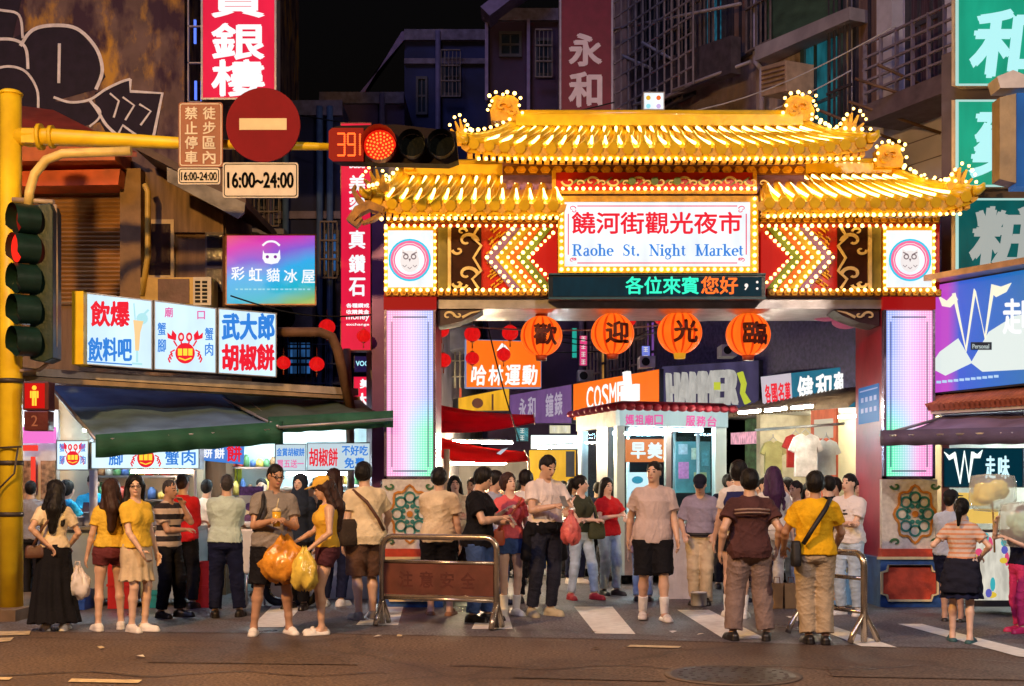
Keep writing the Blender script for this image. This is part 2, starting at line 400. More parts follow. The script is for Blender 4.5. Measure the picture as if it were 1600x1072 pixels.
    for s_ in (1, -1):
        e, w = arms[s_]; S = sh[s_]; m_ = (S+e)/2; B.add(rcone(tb((.045*s_, .018, 1.452)), S+np.array([-.02*s_, 0, .012]), .03, .042), .03)
        B.add(rcone(S, m_, .056*lb, .047*lb), .04); B.add(rcone(m_, e, .047*lb, .037*lb), .02)
        f3 = e+(w-e)*.3; B.add(rcone(e, f3, .037*lb, .040*lb), .02); B.add(rcone(f3, w, .040*lb, .025*(.92 if female else 1)), .015)
        d = (w-e)/np.linalg.norm(w-e); inw = np.array([-s_, -.2, 0.]) if abs(d[2]) > .75 else np.array([-.25*s_, 0.2, -1.0])
        n_ = inw-d*(inw@d); n_ /= np.linalg.norm(n_); sd_ = np.cross(d, n_)
        if sd_@np.array([0, -1, .6]) < 0: sd_ = -sd_
        pc = w+d*.05; B.add(ell(pc, (.054, .040, .019), np.stack([d, sd_, n_], 1)), .015)
        for k in range(4):
            o_ = (k-1.5)*.0195; Ls = (.036, .041, .044, .036)[k]; a0 = w+d*.088+sd_*o_; c_ = .35+.1*k
            a1 = a0+(d*math.cos(c_*.6)+n_*math.sin(c_*.6))*Ls; a2 = a1+(d*math.cos(c_*1.9)+n_*math.sin(c_*1.9))*Ls*.85
            B.add(rcone(a0, a1, .0095, .009), .004); B.add(rcone(a1, a2, .009, .0075), .004)
        t0 = w+d*.025+sd_*.030; t1 = t0+(d*.55+sd_*.7+n_*.3)*.042; t2 = t1+(d*.9+sd_*.15+n_*.4)*.03
        B.add(rcone(t0, t1, .013, .0105), .008); B.add(rcone(t1, t2, .0105, .008), .004)
        hip, kn, an, ft = lg[s_]; q = (.92 if female else 1)*(.55+.45*fat)
        B.add(rcone(hip, (hip+kn)/2, .088*q, .074*q), .04); B.add(rcone((hip+kn)/2, kn, .074*q, .052*q), .02)
        c1 = kn+(an-kn)*.3+np.array([0, .012, 0]); B.add(rcone(kn, c1, .050*q, .055*q), .02); B.add(rcone(c1, kn+(an-kn)*.75, .055*q, .038*q), .02); B.add(rcone(kn+(an-kn)*.75, an, .038*q, .036*q), .02)
        fd = rotz(R(ft))@np.array([0, -1, 0.]); he = an+np.array([0, 0, -.045])-fd*.035; to = an+fd*.15+np.array([0, 0, -.058]); B.add(rcone(he, to, .036, .024), .02); B.add(rcone(an, he+fd*.06, .036, .034), .02)
    # head
    B.add(rcone(nb+Mh@np.array([0, .005, -.02]), hd((0, .012, 1.60)), .053*fw, .052*fw), .02)
    B.add(ell(hd((0, .015, 1.655)), (.074, .093, .098), Mh), .02); B.add(ell(hd((0, -.022, 1.600)), (.058, .066, .075), Mh), .03)
    B.add(ell(hd((0, -.068, 1.545)), (.022, .018, .016), Mh), .02)
    for s_ in (1, -1):
        B.add(ell(hd((.074*s_, .012, 1.628)), (.010, .022, .031), Mh), .006)
        B.add(ell(hd((.031*s_, -.092, 1.640)), (.019, .014, .011), Mh), .012, 's')
        B.add(ell(hd((.031*s_, -.074, 1.639)), (.015, .012, .0095), Mh), .004)
    B.add(rcone(hd((0, -.078, 1.645)), hd((0, -.100, 1.610)), .009, .013), .012)
    B.add(ell(hd((0, -.083, 1.576)), (.024, .013, .010), Mh), .008)
    place = Matrix.Translation((X, Y, z)) @ Matrix(root_rot.tolist()).to_4x4()
    def mk(fld, name, mats, parent=None, sel=None):
        V, Q = fld.mesh(); me = bpy.data.meshes.new(name); me.vertices.add(len(V)); me.vertices.foreach_set('co', (V*sc).ravel())
        me.loops.add(Q.size); me.loops.foreach_set('vertex_index', Q.ravel().astype(np.int32)); me.polygons.add(len(Q)); me.polygons.foreach_set('loop_start', np.arange(0, Q.size, 4, dtype=np.int32))
        me.polygons.foreach_set('use_smooth', np.ones(len(Q), bool)); setmat(me, mats)
        if sel is not None: me.polygons.foreach_set('material_index', sel(V[Q].mean(1)).astype(np.int32))
        me.update(calc_edges=True); me.validate(); o = bpy.data.objects.new(name, me); COL.objects.link(o)
        if parent is None: o.matrix_world = place; o.location = (X, Y, z); o.rotation_euler = (0, 0, R(yaw))
        else: o.parent = parent
        return o
    SK = [('skin pale', (.78, .53, .40)), ('skin tan', (.66, .42, .29)), ('skin brown', (.52, .30, .19))][skin]
    skm = skinmat(*SK); hm = pm('hair %02d%02d%02d' % tuple(int(x*99) for x in hair), hair, rough=.55, var=.4, scale=30, spec=.3, bump=.5, bscale=60, stretch=(1, 1, .15)); eyem = pm('eyes', (.015, .012, .012), rough=.2, bump=0); lipm = pm('lips', (.42, .14, .12), rough=.4, bump=0)
    def sel(C):
        q = (C-nb)@Mh+np.array([0, .01, 1.50]); r = np.zeros(len(C)); ax = np.abs(q[:, 0])
        fr = q[:, 1] < -.045
        r[fr & (((ax-.031)/.014)**2+((q[:, 2]-1.640)/.0065)**2 < 1)] = 1
        r[fr & (ax > .014) & (ax < .048) & (np.abs(q[:, 2]-1.664+(ax-.03)**2*4) < .0045)] = 2
        r[fr & (((ax)/.023)**2+((q[:, 2]-1.576)/.008)**2 < 1)] = 3
        return r
    body = mk(B, 'person', [skm, eyem, hm, lipm], None, sel); tag(body, label, 'person', group)
    # bottom garment
    def grow(rows, g, lo_, hi_): 
        A = np.array(rows); zs = sorted(set([lo_, hi_]+[r[0] for r in rows if lo_ < r[0] < hi_]))
        return [(z_, np.interp(z_, A[:, 0], A[:, 1])+(g(z_) if callable(g) else g), np.interp(z_, A[:, 0], A[:, 2])+(g(z_) if callable(g) else g), np.interp(z_, A[:, 0], A[:, 3])) for z_ in zs]
    if bottom:
        bk, bm = bottom[0], bottom[1]; ls = bottom[2] if len(bottom) > 2 else .014
        G = Field(lo, hi, hh); hemz = (top[3] if top and len(top) > 3 else .90)+.035 if top else 1.1
        if bk in ('trousers', 'shorts', 'hotpants'):
            G.add(loft(grow(T, ls*.6, .86, 1.03)), .03); G.add(ell((0, .015, .92), (.155*hp_*lw+ls*.7, .118*lw+ls*.8, .115)), .03)
            end = {'trousers': 1.92, 'shorts': bottom[3] if len(bottom) > 3 else .98, 'hotpants': .36}[bk]
            for s_ in (1, -1):
                hip, kn, an, ft = lg[s_]; q = (.92 if female else 1)*(.55+.45*fat); e1 = min(end, 1)
                k1 = hip+(kn-hip)*e1; r1 = (.088+(.054-.088)*e1)*q+ls*(1.0+.5*e1)
                if end <= 1: G.add(rcone(hip, k1, .090*q+ls, r1, True), .03); G.add(rcone(hip, hip+(kn-hip)*.15, .09*q+ls, .088*q+ls), .03)
                else:
                    G.add(rcone(hip, kn, .090*q+ls, .056*q+ls), .03); a1 = kn+(an-kn)*(end-1); G.add(rcone(kn, a1, .056*q+ls, .045*q+ls*1.1, True), .02); G.add(rcone(kn, kn+(an-kn)*.3, .056*q+ls, .056*q+ls), .02)
            G.noise(.002, 30, seed, (1, 1, .45)); G.folds(.006, 24, seed, (.5, .5, 1)); G.folds(.004, 44, seed+7, (.6, .6, 1))
        else:
            z1 = bottom[3]; fl = bottom[4]; rows = grow(T, .024, .93, 1.05)+[(z1, fl, fl*.82, .0), (z1+.25*(.9-z1), .155+(fl-.155)*.72, (.12+(fl*.82-.12)*.72), .0), (.86, .190*hp_, .140, .012)]
            if z1 < .7: rows.append((.72, .185+(fl-.185)*.22, .14+(fl*.82-.14)*.22, 0))
            G.add(loft(rows, p4=2.0), 0)
            if z1 < .8:
                X_ = G.pts((slice(None),)*3); th = np.arctan2(X_[..., 1], X_[..., 0]); G.d += (.012*np.sin(th*11+2*np.sin(X_[..., 2]*3))*np.clip((.95-X_[..., 2])/.5, 0, 1)).astype(np.float32)
            G.noise(.003, 25, seed)
        if hemz < 1.09: G.add((np.array([-9.]*3), np.array([9., 9., 9.]), lambda p: hemz-p[..., 2]), 0, 's')
        mk(G, {'trousers': 'trousers', 'shorts': 'shorts', 'hotpants': 'shorts'}.get(bk, 'skirt'), [bm], body)
    if top:
        tk, tm = top[0], top[1]; ls = top[2] if len(top) > 2 else .016; hem = top[3] if len(top) > 3 else .90
        G = Field(lo, hi, hh); bl = (bottom[2] if bottom and len(bottom) > 2 else .014); g = lambda z_: max(ls*(1.0+.7*max(0, 1.15-z_)/.25), (bl+.014)*min(1, max(0, 1.12-z_)/.08)) if z_ < 1.15 else (ls if z_ < 1.37 else ls*.5)
        G.add(loft(grow(T, g, hem, 1.48 if tk != 'tank' else 1.44), Mt, po), 0)
        if female:
            for s_ in (1, -1): G.add(ell(tb((.068*s_, -.085, 1.285)), (.058+ls*.8, .05+ls*.8, .062+ls)), .04)
        fr_ = {'tee': .62, 'long': 9, 'tank': 0, 'vest': 0, 'half': .85}[tk]
        for s_ in (1, -1):
            e, w = arms[s_]; S = sh[s_]
            if tk in ('tank', 'vest'): G.add(rcone(S+np.array([-.03*s_, 0, .0]), S+np.array([-.05*s_, 0, -.04]), .05*lb+ls*.6, .05*lb+ls*.6), .03); continue
            if fr_ > 1: G.add(rcone(S, e, .056*lb+ls*.8, .042*lb+ls*.8), .03); G.add(rcone(e, e+(w-e)*.93, .041*lb+ls*.8, .030+ls*.7, True), .01)
            else: G.add(rcone(tb((.045*s_, .018, 1.45)), S+np.array([-.02*s_, 0, .012]), .034+ls*.3, .044+ls*.4), .03); G.add(rcone(S, S+(e-S)*.3, .052*lb+ls*.5, .050*lb+ls*.7), .05); G.add(rcone(S, S+(e-S)*fr_, .052*lb+ls*.5, .045*lb+ls*1.15, True), .02)
        G.add(rcone(nb+Mt@np.array([0, -.02, .03]), nb+Mt@np.array([0, -.03, -.035]), .062, .05), .01, 's')
        G.noise(.0025, 24, seed+99, (1, 1, .5)); G.folds(.0065, 19, seed, (1, 1, .8)); G.folds(.0045, 38, seed+9, (1, 1, .7))
        mk(G, 'vest' if tk == 'vest' else 'shirt', [tm], body)
    if shoes:
        kd, smt = shoes[0], shoes[1]
        for s_ in (1, -1):
            hip, kn, an, ft = lg[s_]; fd = rotz(R(ft))@np.array([0, -1, 0.]); G = Field(an-.26, an+.26, hh)
            gz = an[2]-.085; he = np.array([an[0], an[1], 0])-fd*.045; to = np.array([an[0], an[1], 0])+fd*.165
            if kd == 'shoe':
                G.add(rcone(he+[0, 0, .045+gz], to+[0, 0, .034+gz], .046, .037), .01); G.add(rcone(an-[0, 0, .02], he+fd*.07+[0, 0, .05+gz], .047, .045), .03)
                G.add(rcone(he+[0, 0, .012+gz], to+[0, 0, .012+gz], .050, .046), .004)
            else:
                G.add(rcone(he+[0, 0, .006+gz], to+[0, 0, .006+gz], .052, .050), .002); G.add(rcone(to-fd*.085+[0, 0, .038+gz], to-fd*.045+[0, 0, .034+gz], .048, .044, True), .004)
            G.add((np.array([-9]*3), np.array([9, 9, gz+.0]), lambda p: p[..., 2]-(gz+.001)), 0, 's')
            mk(G, 'shoe' if kd == 'shoe' else 'sandal', [smt], body)
            if len(shoes) > 2:
                G = Field(an-.3, an+.35, hh); G.add(rcone(an-[0, 0, .01], an+(kn-an)*.42, .046*.95, .055, True), .0); mk(G, 'sock', [shoes[2]], body)
    if style != 'bald':
        G = Field(hd((0, 0, 1.62))-.5, hd((0, 0, 1.62))+.26, hh)
        big = {'short': .0, 'bowl': .012, 'bob': .014, 'long': .012, 'tail': .008, 'bun': .006, 'thin': -.006}.get(style, 0)
        G.add(ell(hd((0, .022, 1.672)), (.082+big, .098+big, .092+big), Mh), 0)
        G.add(ell(hd((0, .055, 1.635)), (.074+big, .066+big, .085), Mh), .03)
        if style in ('bob', 'bowl'): G.add(ell(hd((0, .03, 1.625)), (.092, .086, .10 if style == 'bob' else .075), Mh), .02)
        cut = 1.706 if style not in ('bowl',) else 1.696
        G.add(ell(hd((0, -.105, cut-.105)), (.070, .080, .110), Mh), .012, 's')
        G.add(ell(hd((0, -.06, 1.515)), (.070, .095, .075), Mh), .01, 's')
        if style == 'short' or style == 'thin': 
            for s_ in (1, -1): G.add(ell(hd((.085*s_, -.01, 1.615)), (.03, .04, .045), Mh), .01, 's')
        if style == 'long':
            G.add(rcone(hd((0, .075, 1.66)), tb((0, .125, 1.42)), .075, .085), .03); G.add(rcone(tb((0, .125, 1.42)), tb((.01, .125, 1.18)), .082, .045), .03)
            for s_ in (1, -1): G.add(rcone(hd((.082*s_, .02, 1.64)), tb((.10*s_, .05, 1.42)), .032, .042), .03); G.add(rcone(tb((.10*s_, .05, 1.42)), tb((.10*s_, -.06 if s_ > 0 else .11, 1.24)), .042, .022), .03)
        if style == 'tail':
            G.add(ell(hd((0, .125, 1.68)), (.035, .035, .035), Mh), .02); a1 = hd((0, .17, 1.60)); G.add(rcone(hd((0, .13, 1.68)), a1, .032, .04), .02); G.add(rcone(a1, hd((0.01, .165, 1.44)), .04, .018), .02)
        if style == 'bun': G.add(ell(hd((0, .085, 1.755)), (.045, .045, .04), Mh), .015)
        G.noise(.0035, 120, seed, (1, 1, .25)); mk(G, 'hair', [hm], body)
    ctx = dict(body=body, hd=hd, tb=tb, Mh=Mh, Mt=Mt, arms=arms, sh=sh, sc=sc, hh=hh, mk=mk, place=place, lo=lo, hi=hi, T=T, lg=lg, X=X, Y=Y)
    for ex in extras: ex(ctx)
    return ctx
def wp(c, p): return c['place'] @ Vector([float(x)*c['sc'] for x in p])
def x_cap(mat, peak=True):
    def f(c):
        G = Field(c['hd']((0, 0, 1.7))-.28, c['hd']((0, 0, 1.7))+.28, c['hh']); hd = c['hd']
        G.add(ell(hd((0, .02, 1.700)), (.092, .108, .085), c['Mh']), 0)
        lo, hi, fn = ell(hd((0, -.0, 1.58)), (.2, .2, .108), c['Mh']); G.add((lo, hi, fn), .004, 's')
        if peak: G.add(ell(hd((0, -.115, 1.697)), (.068, .078, .009), c['Mh']), .006)
        c['mk'](G, 'cap', [mat], c['body'])
    return f
def x_scarf(mat):
    def f(c):
        G = Field(c['hd']((0, 0, 1.6))-.42, c['hd']((0, 0, 1.6))+.26, c['hh']); hd = c['hd']; tb = c['tb']
        G.add(ell(hd((0, .02, 1.66)), (.092, .11, .108), c['Mh']), 0); G.add(rcone(hd((0, .03, 1.6)), tb((0, 0, 1.42)), .09, .13), .04); G.add(ell(tb((0, -.05, 1.36)), (.17, .12, .14)), .04)
        G.add(ell(hd((0, -.10, 1.615)), (.055, .075, .075), c['Mh']), .01, 's'); G.noise(.004, 45, 3, (1, 1, .5)); c['mk'](G, 'headscarf', [mat], c['body'])
    return f
def x_glasses(mat):
    def f(c):
        G = Field(c['hd']((0, 0, 1.64))-.14, c['hd']((0, 0, 1.64))+.14, .0035/c['sc']); hd = c['hd']
        for s_ in (1, -1):
            ps = [hd((s_*(.033+.021*math.cos(t)), -.098, 1.640+.017*math.sin(t))) for t in np.linspace(0, 6.283, 9)]
            for a, b in zip(ps, ps[1:]): G.add(rcone(a, b, .0035, .0035), 0)
            G.add(rcone(hd((.052*s_, -.096, 1.645)), hd((.078*s_, .0, 1.645)), .0035, .0035), 0)
        G.add(rcone(hd((-.013, -.1, 1.643)), hd((.013, -.1, 1.643)), .0035, .0035), 0); c['mk'](G, 'glasses', [mat], c['body'])
    return f
def tubething(c, name, pts, r, mat, label, cat, flat=None):
    m = MB(); m.tube([wp(c, p) for p in pts], r, 8); return m
def x_bag(label, pos, size, mat, strap=None, smat=None, cat='bag', name='shoulder_bag', rot=0):
    """a soft bag at a body-space position with an optional strap path; a thing of its own"""
    def f(c):
        o = wp(c, pos); e = thing(name, label, cat, o); m = MB(); a, b, d = [x*c['sc'] for x in size]; yr = math.atan2(c['place'][1][0], c['place'][0][0])+R(rot)
        Rm = Matrix.Rotation(yr, 3, 'Z'); rows = []; n = 16
        for j, (t, k) in enumerate(((0, .75), (.06, .95), (.3, 1.02), (.6, .98), (.85, .9), (1, .72))):
            rows.append([m._v(o+Rm@Vector((math.copysign(abs(math.cos(2*math.pi*i/n))**.55, math.cos(2*math.pi*i/n))*a/2*k, math.copysign(abs(math.sin(2*math.pi*i/n))**.55, math.sin(2*math.pi*i/n))*d/2*k*(1.1 if t < .5 else .8), (t-.5)*b))) for i in range(n)])
        m.smooth = True
        for A, B_ in zip(rows, rows[1:]):
            for i in range(n): m.face((A[i], A[(i+1) % n], B_[(i+1) % n], B_[i]))
        m.smooth = False; m.face(rows[0][::-1]); m.face(rows[-1]); m.build('pouch', mat, e)
        if strap:
            s = MB(); ps = [wp(c, (p[0]*1.06, p[1]*1.25, p[2]+.012)) for p in strap]; ps2 = []
            for i in range(len(ps)-1):
                for k in range(4): ps2.append(ps[i].lerp(ps[i+1], k/4))
            ps2.append(ps[-1]); s.tube(ps2, .016*c['sc'], 6); s.build('strap', smat or mat, e)
    return f
# ------------------------------------------------------------------ pixel-measured planes at real depths
def PX(Y, Y2=None, xa=0, xb=1600):
    if Y2 is None: return lambda a, b, c=0: P(a, b, Y) + Vector((0, -c, 0))
    A = P(xa, HZ, Y); B = P(xb, HZ, Y2); u = (B-A).normalized(); n = Vector((u.y, -u.x, 0))
    def T(a, b, c=0):
        t = (a-xa)/(xb-xa); y = 1/((1-t)/Y + t/Y2); return P(a, b, y) + n*c
    return T
def mb(T=None): m = MB(); m.T = T; return m
WHITE = em('backlit white', (.84, .93, 1.0), .95, .16, 1.6)
RED_L = em('backlit red lettering', (.78, .012, .03), .95); BLUE_L = em('backlit blue lettering', (.03, .22, .72), .9)
DARK = pm('dark metal', (.03, .03, .04), .5, .3); STEEL = pm('brushed steel', (.50, .50, .52), .32, .2, metal=.9, stretch=(1, 1, .1)); BLACKP = pm('black plastic', (.008, .009, .010), .5, .2, spec=.15)
ALU = pm('aluminium edge', (.42, .42, .44), .4, .2, metal=.6); YELP = pm('yellow traffic paint', (.95, .66, .02), .42, .22, 3, .08); RUST = pm('rusty brown steel', (.16, .085, .05), .7, .5, 5, .3)
def sign(name, label, cat, T, a0, a1, bt, bb_, face, frame=None, depth=.12, fw=2.2, group=None, back=None):
    """a box sign: housing behind, frame round the face, face panel; returns (thing, face level c)"""
    e = thing(name, label, cat, T((a0+a1)/2, bb_, -depth), group)
    m = mb(T); m.panel(a0, a1, bb_, bt, -depth, -.012); m.build('housing', back or frame or DARK, e)
    m = mb(T); m.panel(a0+fw, a1-fw, bb_-fw, bt+fw, -.012, .0); m.build('panel', face, e)
    m = mb(T); m.panel(a0, a1, bt+fw, bt, -.012, .012); m.panel(a0, a1, bb_, bb_-fw, -.012, .012); m.panel(a0, a0+fw, bb_-fw, bt+fw, -.012, .012); m.panel(a1-fw, a1, bb_-fw, bt+fw, -.012, .012); m.build('frame', frame or ALU, e)
    return e
def lettering(e, T, items, mat, name='lettering', bold=.03, skew=0, depth=.003, c=.004):
    """items: (text, left, right, top, bottom) in measured pixels"""
    m = mb(T)
    for it in items: m.btext(it[0], it[1], it[2], it[4], it[3], c, bold, skew, depth)
    return m.build(name, mat, e)
def struct(m, name, mats): o = m.build(name, mats); o['kind'] = 'structure'; return o

# ------------------------------------------------------------------ ground
def asphalt(name, c0, c1, crack=.35, wet=.55):
    m = bpy.data.materials.new(name); N, L, b = nodes_of(m); tc = N.new('ShaderNodeTexCoord')
    big = N.new('ShaderNodeTexNoise'); big.inputs['Scale'].default_value = .55; big.inputs['Detail'].default_value = 6; L.new(tc.outputs['Object'], big.inputs['Vector'])
    fine = N.new('ShaderNodeTexNoise'); fine.inputs['Scale'].default_value = 38; fine.inputs['Detail'].default_value = 3; L.new(tc.outputs['Object'], fine.inputs['Vector'])
    vo = N.new('ShaderNodeTexVoronoi'); vo.feature = 'DISTANCE_TO_EDGE'; vo.inputs['Scale'].default_value = .45
    wv = N.new('ShaderNodeTexNoise'); wv.inputs['Scale'].default_value = 1.5; wv.inputs['Detail'].default_value = 4; L.new(tc.outputs['Object'], wv.inputs['Vector'])
    ad = N.new('ShaderNodeMix'); ad.data_type = 'VECTOR'; ad.inputs[0].default_value = .35; L.new(tc.outputs['Object'], ad.inputs[4]); L.new(wv.outputs['Color'], ad.inputs[5]); L.new(ad.outputs[1], vo.inputs['Vector'])
    rp = N.new('ShaderNodeValToRGB'); rp.color_ramp.elements[0].position = .35; rp.color_ramp.elements[1].position = .68; rp.color_ramp.elements[0].color = (*c0, 1); rp.color_ramp.elements[1].color = (*c1, 1); L.new(big.outputs[0], rp.inputs[0])
    r2 = N.new('ShaderNodeValToRGB'); r2.color_ramp.elements[0].position = .35; r2.color_ramp.elements[1].position = .75; r2.color_ramp.elements[0].color = (.35, .35, .35, 1); r2.color_ramp.elements[1].color = (1.9, 1.85, 1.8, 1); L.new(fine.outputs[0], r2.inputs[0])
    mu = N.new('ShaderNodeMix'); mu.data_type = 'RGBA'; mu.blend_type = 'MULTIPLY'; mu.inputs[0].default_value = 1; L.new(rp.outputs[0], mu.inputs[6]); L.new(r2.outputs[0], mu.inputs[7])
    cr = N.new('ShaderNodeMapRange'); cr.inputs[1].default_value = 0; cr.inputs[2].default_value = .02; cr.inputs[3].default_value = 1-crack; cr.inputs[4].default_value = 1; L.new(vo.outputs['Distance'], cr.inputs[0])
    m2 = N.new('ShaderNodeMix'); m2.data_type = 'RGBA'; m2.blend_type = 'MULTIPLY'; m2.inputs[0].default_value = 1; L.new(mu.outputs[2], m2.inputs[6]); L.new(cr.outputs[0], m2.inputs[7]); L.new(m2.outputs[2], b.inputs['Base Color'])
    ro = N.new('ShaderNodeMapRange'); ro.inputs[1].default_value = .3; ro.inputs[2].default_value = .7; ro.inputs[3].default_value = wet; ro.inputs[4].default_value = .9; L.new(big.outputs[0], ro.inputs[0]); L.new(ro.outputs[0], b.inputs['Roughness'])
    bp = N.new('ShaderNodeBump'); bp.inputs['Strength'].default_value = .5; bp.inputs['Distance'].default_value = .01; L.new(fine.outputs[0], bp.inputs['Height']); L.new(bp.outputs[0], b.inputs['Normal'])
    return m
m = MB(); m.poly([(-300, -20, 0), (300, -20, 0), (300, 600, 0), (-300, 600, 0)]); struct(m, 'road', asphalt('asphalt', (.088, .060, .047), (.165, .115, .086)))  # brown tint of the sodium light is put into this asphalt colour
m = MB(); q = [GP(-400, 985), GP(500, 990), GP(1000, 1000), GP(2100, 1030)]
m.poly([(p.x, p.y, .004) for p in q] + [(14, 60, .004), (-14, 60, .004)]); struct(m, 'side_street', asphalt('patched asphalt', (.085, .078, .094), (.17, .155, .170), .3, .26))
PAINT = pm('worn road paint', (.84, .83, .80), .6, .16, 9, .3, bscale=60)
m = MB()
for pts in (((425, 948), (472, 948), (443, 981), (392, 981)), ((588, 943), (632, 943), (622, 978), (556, 978)), ((752, 953), (792, 953), (801, 984), (737, 984)), ((897, 949), (957, 949), (993, 992), (930, 991)),
            ((1058, 954), (1108, 954), (1196, 999), (1130, 999)), ((1228, 964), (1256, 964), (1402, 1013), (1345, 1011)), ((1403, 976), (1440, 976), (1680, 1036), (1590, 1027))):
    m.poly([(GP(*p).x, GP(*p).y, .009) for p in pts])
struct(m, 'crosswalk', PAINT)
m = MB()
for pts in (((250, 1010), (520, 1014), (560, 1040), (230, 1036)), ((820, 1030), (1010, 1034), (1040, 1066), (800, 1060)), ((1290, 1040), (1640, 1050), (1700, 1066), (1300, 1058))): m.poly([(GP(*p).x, GP(*p).y, .007) for p in pts])
struct(m, 'road_patch', asphalt('newer asphalt patch', (.074, .052, .042), (.135, .096, .074), .1, .5))
m = MB(); rp0 = random.Random(4)
for k in range(3):
    x = -5+k*4.5; y = 10.2+k*.35; pts = []
    for j in range(26): pts.append((x+j*.16, y+.12*math.sin(j*.8+k)+rp0.uniform(-.04, .04)))
    for (a, b) in zip(pts, pts[1:]): w = rp0.uniform(.008, .018); m.poly([(a[0], a[1]-w, .0085), (b[0], b[1]-w, .0085), (b[0], b[1]+w, .0085), (a[0], a[1]+w, .0085)])
struct(m, 'tar_seam', pm('black tar seam', (.016, .014, .013), .35, .2))
for k in range(12):
    x, y = rp0.uniform(-5.5, 6), rp0.uniform(10.2, 13.4); s_ = rp0.uniform(.025, .06); a = rp0.uniform(0, 3); m = MB(); q = [(x+s_*math.cos(a+t), y+s_*.8*math.sin(a+t), .012+rp0.uniform(0, .02)) for t in (0, 1.5, 3.1, 4.6)]; m.poly(q[:3]); m.poly([q[0], q[2], q[3]])
    tag(m.build('paper_scrap', pm('scrap paper %d' % (k % 3), ((.7, .66, .58), (.5, .4, .25), (.62, .6, .62))[k % 3], .8), loc=q[0]), 'small pale paper scraps lying on the road in front of the crowd', 'litter', 'scraps of paper on the road')
m = MB()
for pts in (((-60, 988), (48, 987), (46, 993), (-60, 996)), ((-60, 1001), (22, 997), (16, 1003), (-60, 1010)), ((112, 1062), (222, 1064), (216, 1069), (106, 1067)), ((985, 1009), (1065, 1011), (1060, 1014), (980, 1012)), ((-60, 1058), (20, 1060), (14, 1064), (-60, 1062))):
    m.poly([(GP(*p).x, GP(*p).y, .009) for p in pts])
struct(m, 'road_marking', pm('faded yellow-white road paint', (.62, .50, .32), .65, .35, 12, .3))
# manhole
o = GP(1145, 1056); e = thing('manhole_cover', 'round ribbed iron manhole cover flush in the brown road', 'manhole cover', o)
IRON = pm('worn cast iron', (.075, .06, .05), .45, .3, metal=.5)
m = MB(); m.lathe((o.x, o.y, .004), [(.54, 0), (.54, .006), (.50, .007)], 40); m.build('rim', pm('concrete collar', (.13, .10, .08), .8), e)
m = MB(); m.lathe((o.x, o.y, .006), [(.49, 0), (.49, .007)], 40)
for r in (.42, .33, .24, .15): 
    for k in range(int(r*60)): t = 2*math.pi*k/int(r*60); m.lathe((o.x+math.cos(t)*r, o.y+math.sin(t)*r, .012), [(.022, 0), (.016, .006)], 6)
m.build('lid', IRON, e)

# ------------------------------------------------------------------ the gate
GYD = 16.0; GT = PX(GYD)
gate = thing('market_gate', 'golden tiled market gate outlined in bulbs with a backlit name board', 'gate', (P(1030, HZ, GYD).x, GYD, 0))
GOLD = pm('golden glazed tile', (.92, .57, .02), .28, .22, 5, .12, coat=.4); GOLDD = pm('gold painted carving', (.82, .44, .02), .45, .35, 9, .5, bscale=22)
GRED = pm('red lacquer', (.55, .015, .012), .35, .2, 4, .08); GDK = pm('dark brown lacquer', (.045, .014, .010), .6, .4, spec=.15); PURP = pm('violet painted board', (.34, .20, .62), .5, .25); OLIVE = pm('olive painted board', (.20, .17, .04), .55, .3)
CREAM = pm('cream relief', (.86, .70, .36), .5, .15, 9, .2); GREENC = pm('green relief', (.16, .26, .07), .5, .2); TAILB = pm('silver beam', (.55, .53, .56), .35, .25, metal=.5)
BULB = em('warm bulb', (1, .60, .14), 5.6); BAR = em('warm light strip', (1, .66, .18), 6.8)
bulbs = []
def blb(pts, sp=11.5, Y=GYD, c=.06):
    L_ = [Vector((p[0], p[1])) for p in pts]
    for a, b in zip(L_, L_[1:]):
        n = max(1, round((b-a).length/sp))
        for k in range(n): q = a.lerp(b, k/n); bulbs.append(P(q.x, q.y, Y)+Vector((0, -c, 0)))
    bulbs.append(P(L_[-1].x, L_[-1].y, Y)+Vector((0, -c, 0)))
MIR = lambda x: 2060-x
def both(f):
    f(lambda x: x, 1); f(MIR, -1)
# header body
m = MB(); a = P(600, 350, GYD); b = P(1468, 462, GYD); m.box(a.x, b.x, GYD, GYD+1.25, b.z, a.z); m.build('header', GRED, gate)
m = MB(); a = P(684, 466, GYD); b = P(1380, 482, GYD); m.box(a.x, b.x, GYD+.02, GYD+1.2, b.z, P(0, 463, GYD).z-.004); m.build('beam', TAILB, gate)
# upper storey behind the name board
m = MB(); a = P(785, 248, GYD); b = P(1258, 349, GYD); m.box(a.x, b.x, GYD+.02, GYD+1.0, b.z, a.z); m.build('upper_wall', PURP, gate)
def trim(T, x0, x1, y0, y1, c0=.0, c1=.06, mat=None, name='trim'): mm = mb(T); mm.panel(x0, x1, y1, y0, c0, c1); return mm.build(name, mat, gate)
